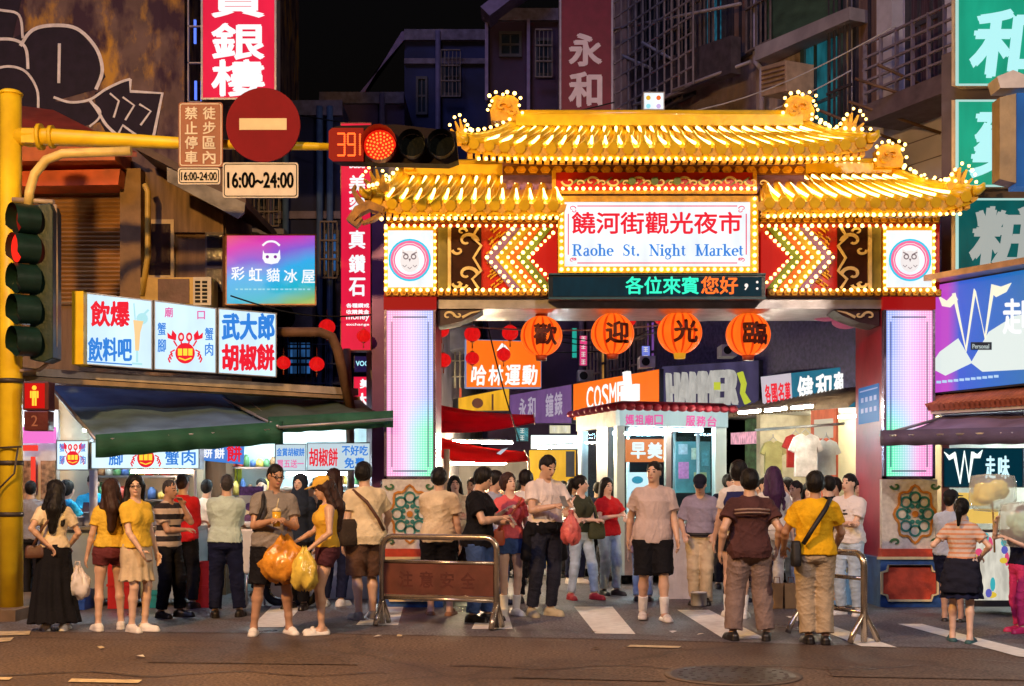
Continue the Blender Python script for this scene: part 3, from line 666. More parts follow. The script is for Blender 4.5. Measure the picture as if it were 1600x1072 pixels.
# carved gold friezes: rows of small bosses
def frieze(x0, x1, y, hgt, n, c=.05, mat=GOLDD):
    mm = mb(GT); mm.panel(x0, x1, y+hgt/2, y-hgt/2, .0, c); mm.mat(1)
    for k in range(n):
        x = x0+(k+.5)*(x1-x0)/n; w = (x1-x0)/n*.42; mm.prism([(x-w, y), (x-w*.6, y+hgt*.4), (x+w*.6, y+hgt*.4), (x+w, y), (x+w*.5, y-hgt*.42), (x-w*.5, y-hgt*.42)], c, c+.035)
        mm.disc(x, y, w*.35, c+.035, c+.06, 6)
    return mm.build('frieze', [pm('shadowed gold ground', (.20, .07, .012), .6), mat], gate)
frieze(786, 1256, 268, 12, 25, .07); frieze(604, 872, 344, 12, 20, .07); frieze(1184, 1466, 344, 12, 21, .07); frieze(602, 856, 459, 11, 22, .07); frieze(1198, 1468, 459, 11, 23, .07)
# floral band over the name board
trim(GT, 866, 1176, 272, 304, .0, .10, GRED, 'floral_band')
mm = mb(GT); mm.panel(862, 868, 306, 270, .02, .12); mm.panel(1174, 1180, 306, 270, .02, .12); mm.panel(866, 1176, 307, 302, .02, .14); mm.build('gold_edge', GOLDD, gate)
def scroll(mm, x, y, s, flip=1, turn=1, w=2.4, c0=.10, c1=.125):
    w *= 1.35
    ps = []
    for k in range(16): t = k/15; r = s*(1-t*.86); an = turn*t*5.2; ps.append((x+flip*math.cos(an)*r, y-math.sin(an)*r*.8))
    mm.stroke(ps, [w*(1-.5*k/15) for k in range(16)], c0, c1)
mm = mb(GT)
for k in range(9):
    x = 888+k*35.5; scroll(mm, x, 287, 11, 1 if k % 2 else -1, 1 if k % 2 else -1); scroll(mm, x+17, 290, 7, -1 if k % 2 else 1, 1, 1.8)
mm.build('floral_relief', CREAM, gate)
mm = mb(GT)
for k in range(8): x = 905+k*35.5; mm.stroke([(x-14, 293), (x-5, 285), (x+4, 289), (x+15, 280)], [1, 3.5, 3.5, 1], .10, .118)
for x in (986, 1021, 1056): mm.disc(x, 287, 6, .10, .15, 10)
mm.build('leaf_relief', GREENC, gate)
# name board
T1 = PX(GYD-.32)
nb_ = mb(T1); nb_.panel(872, 1184, 427, 306, -.32, -.02); nb_.build('board_housing', GDK, gate)
nb_ = mb(T1); nb_.panel(882, 1172, 417, 316, -.02, 0); board = nb_.build('name_board', WHITE, gate)
nb_ = mb(T1); nb_.panel(872, 1184, 316, 307, -.02, .03); nb_.panel(872, 1184, 427, 417, -.02, .03); nb_.panel(872, 882, 417, 316, -.02, .03); nb_.panel(1172, 1184, 417, 316, -.02, .03); nb_.build('board_frame', GOLDD, gate)
lettering(board, T1, [('饒河街觀光夜市', 893, 1159, 331, 366)], RED_L, 'chinese_lettering', .02)
# bold roman lettering with serifs, drawn stroke by stroke
def serif_text(mm, words, x0, x1, yb, ys, c):
    Gd = {}
    def arc(cx, cy, rx, ry, a0, a1, n=12): return [(cx+rx*math.cos(R(a0+(a1-a0)*k/n)), cy+ry*math.sin(R(a0+(a1-a0)*k/n))) for k in range(n+1)]
    th = .15; tn = .055
    def vs(x, y0, y1, s0=True, s1=True, half=False):
        r = [([(x, y0), (x, y1)], th)]
        if s0: r.append(([(x-.15, y0+.02), (x+.15, y0+.02)], .045))
        if s1: r.append(([(x-(.17), y1-.02), (x+(.0 if half else .15), y1-.02)], .045))
        return r
    def ring(cx, cy, rx, ry, a0=0, a1=360): 
        p = arc(cx, cy, rx, ry, a0, a1, 18); return [(p, [tn+(th-tn)*abs(math.cos(R(a0+(a1-a0)*k/18)))**1.3 for k in range(19)])]
    Gd['R'] = (.72, vs(.16, 0, .7)+[([(.16, .67), (.38, .67)], .06), ([(.16, .36), (.38, .36)], .06)]+[(arc(.38, .515, .16, .155, 90, -90), [tn+(th-tn)*abs(math.cos(R(90-15*k)))**1.2 for k in range(13)]), ([(.34, .36), (.52, .04), (.66, .02)], [.12, .15, .05])])
    Gd['M'] = (.92, vs(.15, 0, .7, True, True)+vs(.76, 0, .7)+[([(.15, .7), (.44, .02)], .13), ([(.44, .02), (.76, .7)], .055)])
    Gd['N'] = (.74, [([(.14, 0), (.14, .7)], .055), ([(.60, 0), (.60, .7)], .055), ([(.10, .69), (.60, .01)], .15), ([(.02, .02), (.26, .02)], .04), ([(.48, .68), (.72, .68)], .04), ([(.0, .68), (.16, .68)], .04)])
    Gd['S'] = (.54, [([(.43, .56), (.36, .66), (.25, .68), (.14, .63), (.10, .53), (.16, .43), (.30, .35), (.41, .27), (.43, .16), (.36, .05), (.24, .02), (.13, .05), (.07, .15)], [.05, .06, .07, .09, .12, .15, .16, .15, .12, .09, .07, .06, .05]), ([(.44, .50), (.44, .70)], .03), ([(.06, .0), (.06, .20)], .03)])
    Gd['a'] = (.50, [([(.10, .37), (.18, .45), (.29, .46), (.34, .38)], [.09, .06, .06, .12]), ([(.34, .40), (.34, .08), (.40, .03), (.48, .06)], [.13, .13, .08, .04]), (arc(.21, .13, .12, .12, 60, 330), [.06+.08*abs(math.cos(R(60+22.5*k))) for k in range(13)]), ([(.27, .23), (.34, .27)], .05)])
    Gd['o'] = (.52, ring(.25, .235, .18, .21)); Gd['e'] = (.46, ring(.24, .235, .17, .21, 0, 310)+[([(.09, .25), (.41, .25)], .05)])
    Gd['h'] = (.58, vs(.13, 0, .72, True, True, True)+[([(.14, .36), (.24, .45), (.36, .45), (.42, .34), (.42, 0)], [.05, .07, .09, .14, .14]), ([(.30, .02), (.55, .02)], .045)])
    Gd['t'] = (.36, [([(.15, .60), (.15, .10), (.22, .03), (.32, .07)], [.12, .14, .08, .04]), ([(.03, .44), (.30, .44)], .05)])
    Gd['.'] = (.26, [([(.06, .06), (.20, .06)], .14)])
    Gd['i'] = (.30, vs(.14, 0, .46, True, True, True)+[([(.06, .62), (.22, .62)], .14)])
    Gd['g'] = (.52, ring(.22, .30, .14, .15)+[([(.33, .42), (.48, .44)], .06), ([(.14, .16), (.12, .09), (.34, .06), (.42, -.03), (.36, -.16), (.20, -.20), (.08, -.14), (.09, -.04), (.16, .03)], [.05, .09, .13, .12, .07, .06, .07, .06, .04])])
    Gd['r'] = (.44, vs(.13, 0, .46, True, True, True)+[([(.14, .30), (.22, .42), (.34, .44), (.38, .36)], [.05, .06, .09, .11])])
    Gd['k'] = (.58, vs(.13, 0, .72, True, True, True)+[([(.14, .20), (.42, .44)], .06), ([(.24, .28), (.46, .02)], .15), ([(.36, .02), (.58, .02)], .045), ([(.30, .44), (.52, .44)], .045)])
    Gd[' '] = (.62, [])
    tot = sum(Gd[ch][0] for ch in words); sx = (x1-x0)/tot; x = x0; z = 0
    for ch in words:
        for pts, w in Gd[ch][1]:
            ws = w if isinstance(w, list) else [w]*len(pts); sy = ys
            mm.stroke([(x+p[0]*sx, yb-p[1]*sy) for p in pts], [q*sx*.95 if len(pts) > 2 or abs(pts[0][0]-pts[1][0]) < abs(pts[0][1]-pts[1][1]) else q*sy for q in ws], c, c+.002+z*.0004); z = (z+1) % 9
        x += Gd[ch][0]*sx
mm = mb(T1); serif_text(mm, 'Raohe St. Night Market', 894, 1162, 400, 26, .003); mm.build('english_lettering', BLUE_L, board)
mm = mb(T1)
for y in (322, 411): mm.panel(902, 1152, y+.9, y-.9, 0, .003)
for x in (888, 1166): mm.panel(x-.9, x+.9, 398, 334, 0, .003)
for x, f in ((894, 1), (1160, -1)):
    for y, g in ((326, -1), (407, 1)): scroll(mm, x, y, 6, f, 1, 1.3, 0, .003); scroll(mm, x+f*4, y+g*-3, 4, -f, -1, 1.2, 0, .0035)
mm.build('border_line', em('backlit pink border', (.80, .12, .2), .9), board)
# LED ticker
T2 = PX(GYD-.30)
e_ = mb(T2); e_.panel(857, 1196, 467, 429, -.30, -.0); tick = e_.build('led_ticker', pm('ticker housing', (.012, .02, .03), .3, .2), gate)
e_ = mb(T2); e_.panel(864, 1190, 463, 433, .0, .004); e_.build('screen', em('ticker screen', (.0, .016, .026), 1.0, .3, 4), tick)
e_ = mb(T2); e_.panel(857, 1196, 430, 427.5, -.0, .03); e_.panel(857, 1196, 468, 465, -.0, .03); e_.build('ticker_edge', pm('teal painted edge', (.02, .10, .14), .4), tick)
lettering(tick, T2, [('各位來賓', 977, 1092, 432, 460)], em('green led lettering', (.03, .85, .52), 1.1), 'green_lettering', .02, 0, .003, .005)
lettering(tick, T2, [('您好', 1095, 1153, 432, 460)], em('orange led lettering', (1, .16, .02), 1.2), 'orange_lettering', .02, 0, .003, .005)
e_ = mb(T2); e_.disc(1166, 446, 3, .005, .008, 8); e_.stroke([(1168, 447), (1164, 453)], 2, .005, .008); e_.disc(1183, 441, 2, .005, .008, 8); e_.disc(1183, 451, 2, .005, .008, 8); e_.build('punctuation', em('pale led', (.9, .8, .75), 1.0), tick)
# wing panels of the header, both sides
def wing(X, s):
    def pan(x0, x1, y0, y1, c0, c1, mat, name): mm = mb(GT); xa, xb = sorted((X(x0), X(x1))); mm.panel(xa, xb, y1, y0, c0, c1); return mm.build(name, mat, gate)
    pan(601, 682, 355, 456, .0, .05, GOLDD, 'emblem_surround')
    p = pan(607, 677, 362, 450, .05, .075, WHITE, 'emblem_panel')
    cx = X(641); mm = mb(GT); mm.ring(cx, 408, 30, 33, .075, .079); mm.build('emblem_ring', em('emblem cyan', (.02, .55, .80), .95), p)
    mm = mb(GT); mm.ring(cx, 408, 23, 30, .075, .078); mm.build('emblem_band', em('emblem pink', (.92, .16, .34), .95), p)
    mm = mb(GT); mm.ring(cx, 408, 25.5, 26.5, .079, .081, 14); mm.disc(cx, 410, 15, .076, .079, 18, 17); mm.prism([(cx-13, 402), (cx-12, 390), (cx-5, 396), (cx+5, 396), (cx+12, 390), (cx+13, 402)], .076, .0795); mm.build('bird_body', em('emblem white', (.85, .80, .80), .9), p)
    mm = mb(GT)
    for d in (-6, 6): mm.ring(cx+d, 403, 2.6, 4.4, .08, .082, 12)
    mm.prism([(cx-2, 406), (cx+2, 406), (cx, 411)], .08, .0825); mm.stroke([(cx-11, 396), (cx-3, 400)], 1.8, .08, .082); mm.stroke([(cx+11, 396), (cx+3, 400)], 1.8, .08, .082)
    for k in range(3): mm.stroke([(cx-8+k*8-3, 416+k % 2*3), (cx-8+k*8, 419+k % 2*3), (cx-8+k*8+3, 416+k % 2*3)], 1.1, .08, .0815)
    mm.build('bird_marking', em('emblem grey', (.25, .18, .2), .7), p)
    pan(684, 700, 356, 453, .0, .03, OLIVE, 'side_strip'); pan(700, 705, 356, 453, .0, .07, CREAM, 'post_strip')
    pan(706, 752, 356, 453, .0, .03, GDK, 'scroll_panel')
    mm = mb(GT)
    for y in (378, 430): scroll(mm, X(730), y, 17, s, 1, 4.4, .03, .055); scroll(mm, X(716), y+14, 9, -s, -1, 3.4, .03, .056)
    for y, g in ((363, 1), (446, -1)): scroll(mm, X(722), y, 8, s, g, 3, .03, .054)
    mm.stroke([(X(747), 357), (X(738), 372), (X(752), 385), (X(740), 404), (X(752), 424), (X(738), 437), (X(748), 452)], 4, .03, .057); mm.build('scroll_relief', CREAM, gate)
    mm = mb(GT); r = random.Random(3)
    for k in range(13):
        y = 361+k*7.2; x = 758+10*abs(math.sin(k*1.3))+ (8 if k in (0, 1, 11, 12) else 0)
        mm.stroke([(X(x), y), (X(x+6), y-5), (X(x+4), y+3), (X(x+13), y-4), (X(x+16+5*r.random()), y-8)], [2.6, 3, 3, 2.4, 1], .0, .03)
    mm.build('flame_relief', GOLDD, gate)
    cm = [pm('violet band', (.16, .08, .34), .6), pm('yellow band', (.34, .25, .01), .6), pm('orange band', (.40, .09, .005), .6), pm('green band', (.10, .16, .015), .6)]
    for k in range(4):
        x0 = 757+k*16.5; ds = 40; w = 16.5
        mm = mb(GT)
        for y0, y1, xx in ((404, 357, 1), (404, 452, 1)):
            xe = min(x0+ds, 872); mm.prism([(X(x0), y0), (X(x0+w), y0), (X(min(x0+ds+w, 874)), y1), (X(xe), y1)], .01, .045+.004*k)
        mm.build('chevron', cm[k], gate)
        o_ = 4
        blb([(X(x0+ds+o_), 360), (X(x0+o_), 404), (X(x0+ds+o_), 449)], 9.5, GYD, .09)
    blb([(X(864), 366), (X(826), 404), (X(864), 443)], 9.5, GYD, .09)
    mm = mb(GT); mm.prism([(X(828), 404), (X(872), 362), (X(872), 447)], .02, .07); mm.build('red_arrow', em('red lit arrow', (.80, .018, .012), .55), gate)
    # bulb frames
    for x in (604, 680): blb([(X(x), 358), (X(x), 452)], 10.5, GYD, .08)
    blb([(X(604), 355), (X(872), 355)], 11, GYD, .09); blb([(X(604), 455), (X(852), 455)], 11, GYD, .10)
    blb([(X(612), 340), (X(872), 340)], 10.5, GYD-.3, .2)
both(wing)
blb([(868, 299), (1176, 299)], 10.5, GYD, .15); blb([(877, 312), (877, 422)], 10.5, GYD-.32, .05); blb([(1178, 312), (1178, 422)], 10.5, GYD-.32, .05); blb([(877, 422), (1178, 422)], 10.5, GYD-.32, .05)
# pillars
def ledmat(name, x0, x1, z0, z1, flip):
    m = bpy.data.materials.new(name); N, L, b = nodes_of(m); tc = N.new('ShaderNodeTexCoord'); sx = N.new('ShaderNodeSeparateXYZ'); L.new(tc.outputs['Object'], sx.inputs[0])
    def mr(o, a, c, t0=0, t1=1): n = N.new('ShaderNodeMapRange'); n.inputs[1].default_value = a; n.inputs[2].default_value = c; n.inputs[3].default_value = t0; n.inputs[4].default_value = t1; L.new(o, n.inputs[0]); return n.outputs[0]
    def ma(op, p, q): n = N.new('ShaderNodeMath'); n.operation = op; [L.new(v, n.inputs[i]) if not isinstance(v, (int, float)) else setattr(n.inputs[i], 'default_value', v) for i, v in enumerate((p, q))]; return n.outputs[0]
    u = mr(sx.outputs[0], *((x1, x0) if flip else (x0, x1))); v = mr(sx.outputs[2], z0, z1)
    rp = N.new('ShaderNodeValToRGB'); el = rp.color_ramp; el.elements[0].color = (.90, .24, .56, 1); el.elements[1].color = (.24, .36, .95, 1); el.elements[0].position = .22; el.elements[1].position = .85; e2 = el.elements.new(.52); e2.color = (.62, .44, .92, 1); L.new(u, rp.inputs[0])
    gr = ma('MULTIPLY', mr(v, .48, .28), mr(u, .28, .9)); g2 = N.new('ShaderNodeMix'); g2.data_type = 'RGBA'; L.new(gr, g2.inputs[0]); L.new(rp.outputs[0], g2.inputs[6]); g2.inputs[7].default_value = (.0, .80, .36, 1)
    k = 2*math.pi/.062; a_ = ma('SINE', ma('MULTIPLY', ma('ADD', sx.outputs[0], sx.outputs[2]), k), 0); c_ = ma('SINE', ma('MULTIPLY', ma('SUBTRACT', sx.outputs[0], sx.outputs[2]), k), 0)
    dt = mr(ma('MULTIPLY', a_, c_), -.1, .5, .0, 1.0)
    wm = N.new('ShaderNodeMix'); wm.data_type = 'RGBA'; L.new(ma('MULTIPLY', dt, .45), wm.inputs[0]); L.new(g2.outputs[2], wm.inputs[6]); wm.inputs[7].default_value = (.95, .95, 1, 1)
    L.new(wm.outputs[2], b.inputs['Emission Color']); b.inputs['Emission Strength'].default_value = .92; b.inputs['Base Color'].default_value = (.2, .2, .22, 1); b.inputs['Roughness'].default_value = .3
    return m
MOS = pm('white mosaic', (.66, .64, .58), .4, .2, 20); NAVY = pm('blue painted plinth', (.025, .09, .28), .45, .45, 6, .2); TERRA = pm('vermilion panel', (.60, .07, .03), .45, .35, 7, .2)
def pillar(X, s, flip):
    xa, xb = sorted((X(601), X(681)))
    a = P(xa, 462, GYD); b = P(xb, 462, GYD); sh_ = pm('pillar red side', (.42, .015, .05), .4, .3, 2, .1)
    m = MB(); m.box(a.x, b.x, GYD+.04, GYD+1.25, 0.005, a.z); pil = m.build('pillar', sh_, gate)
    mm = mb(GT); mm.panel(xa-1, xb+1, 484, 462.5, -.04, .05); mm.build('red_cap', em('red lit cap', (.65, .012, .012), .4), pil)
    mm = mb(GT); mm.panel(xa+4, xb-4, 744, 486, -.04, .03); p0 = P(xa+4, 744, GYD); p1 = P(xb-4, 486, GYD)
    led = mm.build('led_panel', ledmat('led wall panel %d' % (s > 0), p0.x, p1.x, p0.z, p1.z, flip), pil)
    mm = mb(GT)
    for (q0, q1, r0, r1) in ((xa+13, xb-13, 497, 495), (xa+13, xb-13, 737, 735), (xa+11, xa+12.5, 730, 503), (xb-12.5, xb-11, 730, 503)): mm.panel(q0, q1, r0, r1, .03, .036)
    mm.build('inlay_line', pm('inlay blue', (.08, .16, .42), .4), led)
    mm = mb(GT)
    for q0, q1 in ((xa, xa+4), (xb-4, xb)): mm.panel(q0, q1, 748, 485, -.04, .06)
    mm.panel(xa, xb, 748, 744, -.04, .06); mm.build('steel_edge', pm('violet steel', (.40, .32, .52), .25, .3, metal=.8), pil)
    # mosaic dado with a flower medallion
    mm = mb(GT); mm.panel(xa-3, xb+3, 857, 749, -.04, .06); das = mm.build('mosaic_dado', MOS, pil); cx = (xa+xb)/2+ (8 if s < 0 else 0)
    mm = mb(GT)
    for k in range(8): t = k*math.pi/4; mm.ring(cx+20*math.cos(t), 803+26*math.sin(t), 6.5, 9.5, .06, .075, 14)
    for k in range(8): t = (k+.5)*math.pi/4; mm.disc(cx+11*math.cos(t), 803+13*math.sin(t), 3.6, .06, .075, 8)
    mm.build('petal', pm('teal mosaic', (.03, .22, .20), .4), das)
    mm = mb(GT); N_ = 40; o_ = [(cx+(30+3*math.cos(8*2*math.pi*k/N_))*math.cos(2*math.pi*k/N_), 803+(41+4*math.cos(8*2*math.pi*k/N_))*math.sin(2*math.pi*k/N_)) for k in range(N_+1)]; mm.stroke(o_, 3.6, .06, .08); mm.disc(cx, 803, 5, .06, .085, 12)
    mm.build('medallion_ring', pm('ochre mosaic', (.55, .22, .03), .4), das)
    mm = mb(GT)
    for sx_ in (-1, 1):
        for sy_ in (-1, 1): scroll(mm, cx+sx_*30, 803+sy_*44, 8, sx_, sy_, 3, .06, .08)
    mm.build('corner_scroll', pm('dark green mosaic', (.05, .16, .07), .4), das)
    mm = mb(GT); mm.panel(xa-5, xb+6, 871, 857, -.06, .12); mm.build('band', TERRA, pil)
    a2 = P(xa-9, 871, GYD); b2 = P(xb+12, 871, GYD); m = MB(); m.box(a2.x, b2.x, GYD-.16, GYD+1.4, .005, a2.z); pl = m.build('plinth', NAVY, pil)
    mm = mb(PX(GYD-.16)); mm.panel(xa-9, xb+12, 874, 870, 0, .03); x0, x1 = xa-2, xb+5
    for d, c0, c1, i in ((0, 0, .03, 0),): 
        N2 = [(x0+10, 884), (x1-10, 884), (x1-8, 892), (x1, 894), (x1, 928), (x1-8, 930), (x1-10, 938), (x0+10, 938), (x0+8, 930), (x0, 928), (x0, 894), (x0+8, 892)]; mm.stroke(N2+[N2[0], N2[1]], 3.2, 0, .04)
    mm.build('cream_moulding', CREAM, pl)
    mm = mb(PX(GYD-.16)); mm.prism([(x*.94+(x0+x1)/2*.06, y*.94+911*.06) for x, y in N2], 0, .02); mm.build('red_panel', TERRA, pl)
    # corner bracket under the beam
    mm = mb(GT); xi = X(684); g = s
    mm.prism([(xi, 484), (xi+g*70, 484), (xi+g*58, 492), (xi+g*30, 503), (xi+g*6, 508), (xi, 508)], -.5, -.06); br = mm.build('bracket', pm('dark bracket', (.06, .03, .04), .5), gate)
    mm = mb(GT); scroll(mm, xi+g*16, 493, 10, g, 1, 3, -.06, -.04); scroll(mm, xi+g*32, 491, 6, -g, -1, 2.6, -.06, -.035); mm.stroke([(xi+g*38, 495), (xi+g*52, 488), (xi+g*66, 485)], [4, 3, 1], -.06, -.04); mm.build('bracket_relief', CREAM, br)
pillar(lambda x: x, 1, False); pillar(MIR, -1, False if 0 else True)
m = MB(); x = P(1380, 0, GYD).x; zA = P(0, 597, GYD).z; zB = P(0, 657, GYD).z
m.box(x-.012, x+.0, GYD+.15, GYD+1.1, zB, zA); nt = m.build('notice', em('blue notice', (.03, .22, .62), .5), gate)
m = MB()
for j in range(2):
    for k in range(4): m.box(x-.016, x-.012, GYD+.25+k*.2, GYD+.36+k*.2, zB+.14+.14*j, zB+.2+.14*j)
m.box(x-.016, x-.012, GYD+.2, GYD+1.02, zA-.06, zA-.045); m.build('notice_mark', em('notice mark', (.45, .5, .75), .7), nt)
# ------------- roofs
def roof(name, rl, rr, el, er, yr, ye, Yr, Ye, n, lift_l=0, lift_r=0, sag=6, bars=True, dx=16):
    """tiled slope from a ridge (px rl..rr, row yr, depth Yr) to an eave (px el..er, row ye, depth Ye)"""
    def at(t, s, up=0):
        x = (rl+(rr-rl)*t)*(1-s)+(el+(er-el)*t)*s; Y = Yr+(Ye-Yr)*s
        lf = lift_l*max(0, (.22-t)/.22)**2 + lift_r*max(0, (t-.78)/.22)**2
        y = yr+(ye-yr)*s + sag*math.sin(math.pi*s)*1.0 - lf*s**2
        p = P(x, y, Y); return p+Vector((0, -up*.55, up*.83))
    m = MB(); m.smooth = True; S = 6; NT = 30
    g = [[m._v(at(i/NT, j/S)) for j in range(S+1)] for i in range(NT+1)]
    for i in range(NT):
        for j in range(S): m.face((g[i][j], g[i+1][j], g[i+1][j+1], g[i][j+1]))
    bk = [m._v(at(i/NT, 1)+Vector((0, .02, -.10))) for i in range(NT+1)]; b2 = [m._v(at(i/NT, 0)+Vector((0, .1, -.12))) for i in range(NT+1)]
    m.smooth = False
    for i in range(NT): m.face((g[i][S], g[i+1][S], bk[i+1], bk[i])); m.face((bk[i], bk[i+1], b2[i+1], b2[i]))
    m.face([g[0][j] for j in range(S+1)]+[bk[0], b2[0]]); m.face([g[NT][j] for j in range(S+1)]+[bk[NT], b2[NT]])
    # rear slope
    rb = [m._v(at(i/NT, 1)+Vector((0, 2*(Yr-Ye)+.6, 0))) for i in range(NT+1)]; ra = [m._v(at(i/NT, 0)+Vector((0, .6, 0))) for i in range(NT+1)]
    for i in range(NT): m.face((g[i][0], g[i+1][0], ra[i+1], ra[i])); m.face((ra[i], ra[i+1], rb[i+1], rb[i]))
    for k in range(n):
        t = (k+.5)/n; m.tube([at(t, s/5, .025) for s in range(6)], .052, 8)
        p = at(t, 1, .01); m.smooth = True; m.tube([p+Vector((0, -.0, 0)), p+Vector((0, -.035, -.01))], .066, 10); m.smooth = False
    rf = m.build(name, GOLD, gate)
    m = MB()
    for k in range(n+1):
        t = min(1, max(0, k/n)); p = at(t, 1); m.T = None; w = .075; q = [p+Vector((-w, -.012, .02)), p+Vector((w, -.012, .02)), p+Vector((w*.7, -.015, -.06)), p+Vector((0, -.018, -.10)), p+Vector((-w*.7, -.015, -.06))]; q2 = [v+Vector((0, .02, 0)) for v in q]
        A = [m._v(v) for v in q]; B = [m._v(v) for v in q2]; m.face(A); m.face(B[::-1])
        for i in range(5): m.face((A[i], A[(i+1) % 5], B[(i+1) % 5], B[i]))
    m.build('drip_tile', GOLDD, rf)
    m = MB()
    for k in range(n*2):
        t = (k+.5)/(n*2); p = at(t, 1)+Vector((0, .10, -.12)); m.box(p.x-.03, p.x+.03, p.y-.05, p.y+.06, p.z-.02, p.z+.03)
    m.build('rafter', GOLDD, rf)
    m = MB()
    p0 = [at(i/NT, 1)+Vector((0, .13, -.135)) for i in range(NT+1)]
    for a, b in zip(p0, p0[1:]): m.hexa([a, b, b+Vector((0, .06, 0)), a+Vector((0, .06, 0)), a+Vector((0, 0, .03)), b+Vector((0, 0, .03)), b+Vector((0, .06, .03)), a+Vector((0, .06, .03))])
    m.build('eave_board', GDK, rf)
    if bars:
        m = MB()
        for k in range(n):
            t = (k+.2)/n; d = dx/((rr-rl+er-el)/2)
            m.tube([at(min(1, t+d*s), .12+.72*s, .055) for s in (0, .25, .5, .75, 1)], .019, 6)
        m.build('light_strip', BAR, rf)
    return at, rf
rA, rfA = roof('upper_roof', 806, 1252, 728, 1356, 200, 234, 16.5, 15.35, 26, 10, 12, 4)
rB, rfB = roof('lower_roof', 628, 880, 578, 876, 276, 322, 16.4, 15.35, 13, 12, 0, 4)
rC, rfC = roof('lower_roof', 1186, 1392, 1190, 1520, 274, 318, 16.4, 15.35, 14, 0, 14, 4, dx=20)
def ridge(pts, hgt, Y, par, name='ridge'):
    m = MB(); ps = [P(x, y, Y) for x, y in pts]
    for a, b in zip(ps, ps[1:]): m.beam(a, b, .22, hgt)
    ps2 = [p+Vector((0, 0, hgt/2+.02)) for p in ps]; m.tube(ps2, .07, 8); return m.build(name, GOLD, par)
ridge([(806, 191), (1252, 191)], .14, 16.45, rfA); ridge([(632, 268), (792, 268)], .13, 16.4, rfB); ridge([(1256, 266), (1392, 266)], .13, 16.4, rfC)
def hip(at, t, par, side):
    m = MB(); ps = [at(t, s/8, .05) for s in range(9)]; m.tube(ps, [.075]*8+[.06], 8); tip = ps[-1]; d = Vector((side*.05, -.03, .0)); m.tube([tip, tip+d, tip+d*1.8+Vector((0, 0, .03)), tip+d*2.1+Vector((0, 0, .08))], [.07, .06, .045, .015], 8); m.build('hip_ridge', GOLD, par)
    for s in range(1, 9): bulbs.append(at(t, s/8, .15)+Vector((0, -.03, 0)))
hip(rA, 0, rfA, -1); hip(rA, 1, rfA, 1); hip(rB, 0, rfB, -1); hip(rC, 1, rfC, 1)
def crown(cx, cyy, w, h_, Y, par, kind=0, s=1):
    """gilded ridge ornament: curling dragon-tail block (0) or a flame of fingers (1)"""
    T = PX(Y); m = mb(T)
    if kind == 0:
        o_ = [(-.5, .5), (-.55, .1), (-.42, -.2), (-.5, -.38), (-.3, -.5), (-.08, -.42), (.05, -.5), (.28, -.46), (.46, -.3), (.42, -.05), (.52, .2), (.5, .5)]
        m.prism([(cx+s*x*w, cyy+y*h_) for x, y in o_], -.14, .10); scroll(m, cx-s*w*.12, cyy-h_*.02, w*.26, s, 1, 4, .10, .15); scroll(m, cx+s*w*.24, cyy+h_*.16, w*.16, -s, -1, 3.5, .10, .15)
        pts = [(cx+s*x*w*1.14, cyy+y*h_*1.14) for x, y in o_[1:11]]
    else:
        pts = []
        for k, (x, hh) in enumerate(((-.5, .35), (-.25, .75), (.0, 1.0), (.25, .9), (.48, .55))):
            x0 = cx+s*x*w*.55; m.stroke([(x0, cyy+h_*.5), (x0+s*x*w*.15, cyy+h_*(.5-hh*.6)), (cx+s*x*w+s*3, cyy+h_*(.5-hh))], [w*.22, w*.17, w*.07], -.08, .08); pts.append((cx+s*x*w*1.06+s*3, cyy+h_*(.5-hh)-4))
        m.prism([(cx-w*.42, cyy+h_*.55), (cx-w*.42, cyy+h_*.15), (cx+w*.42, cyy+h_*.15), (cx+w*.42, cyy+h_*.55)], -.1, .1)
    m.build('ridge_ornament', GOLDD, par); blb(pts, 9.5, Y, .14)
crown(790, 172, 44, 40, 16.45, rfA, 0, 1); crown(1246, 172, 44, 40, 16.45, rfA, 0, -1)
crown(722, 206, 30, 34, 15.7, rfA, 1, -1); crown(1326, 197, 38, 36, 15.9, rfA, 1, 1)
crown(1386, 246, 40, 36, 16.3, rfC, 0, -1); crown(1494, 283, 40, 38, 15.6, rfC, 1, 1); crown(592, 284, 40, 34, 15.6, rfB, 1, -1); crown(640, 258, 18, 16, 16.3, rfB, 1, -1)
blb([(818, 182), (1222, 182)], 12, 16.45, .04); blb([(650, 261), (735, 263)], 11, 16.4, .05); blb([(1262, 257), (1362, 257)], 11, 16.4, .05)
blb([(748, 248), (1342, 248)], 11.5, 15.36, .0); blb([(1200, 338), (1500, 334)], 10.5, 15.36, .0); blb([(596, 342), (870, 340)], 10.5, 15.36, .0); blb([(1410, 262), (1444, 283), (1476, 286)], 10, 16.0, .1); blb([(1266, 182), (1300, 206)], 9, 16.1, .1)
# the far curl at the left eave tip
m = mb(PX(15.35)); m.stroke([(600, 330), (578, 322), (560, 330), (548, 346), (556, 352), (566, 342)], [10, 13, 14, 12, 8, 4], -.1, .08); m.stroke([(572, 326), (560, 312), (552, 298), (556, 290)], [9, 9, 6, 2], -.06, .06); m.stroke([(596, 336), (582, 344), (566, 350)], [6, 6, 3], -.05, .07); m.build('dragon_curl', pm('dark gilded carving', (.36, .17, .03), .5, .5, 9, .5), rfB)
bulbs.sort(key=lambda p: p.y)
bm0 = MB(); bm0.ball((0, 0, 0), .023, 7, 5); bo = bm0.build('bulb', BULB, gate); bme = bo.data
kept = 100
for i, p in enumerate(bulbs[:kept]):
    o = bo if i == 0 else bo.copy()
    if i: COL.objects.link(o)
    o.parent = gate; o.matrix_parent_inverse = wmat(gate).inverted(); o.location = p; k_ = random.uniform(.84, 1.14); o.scale = (k_, k_, k_)
m = MB()
for p in bulbs[kept:]: m.ball(p, .023*random.uniform(.8, 1.15), 6, 4)
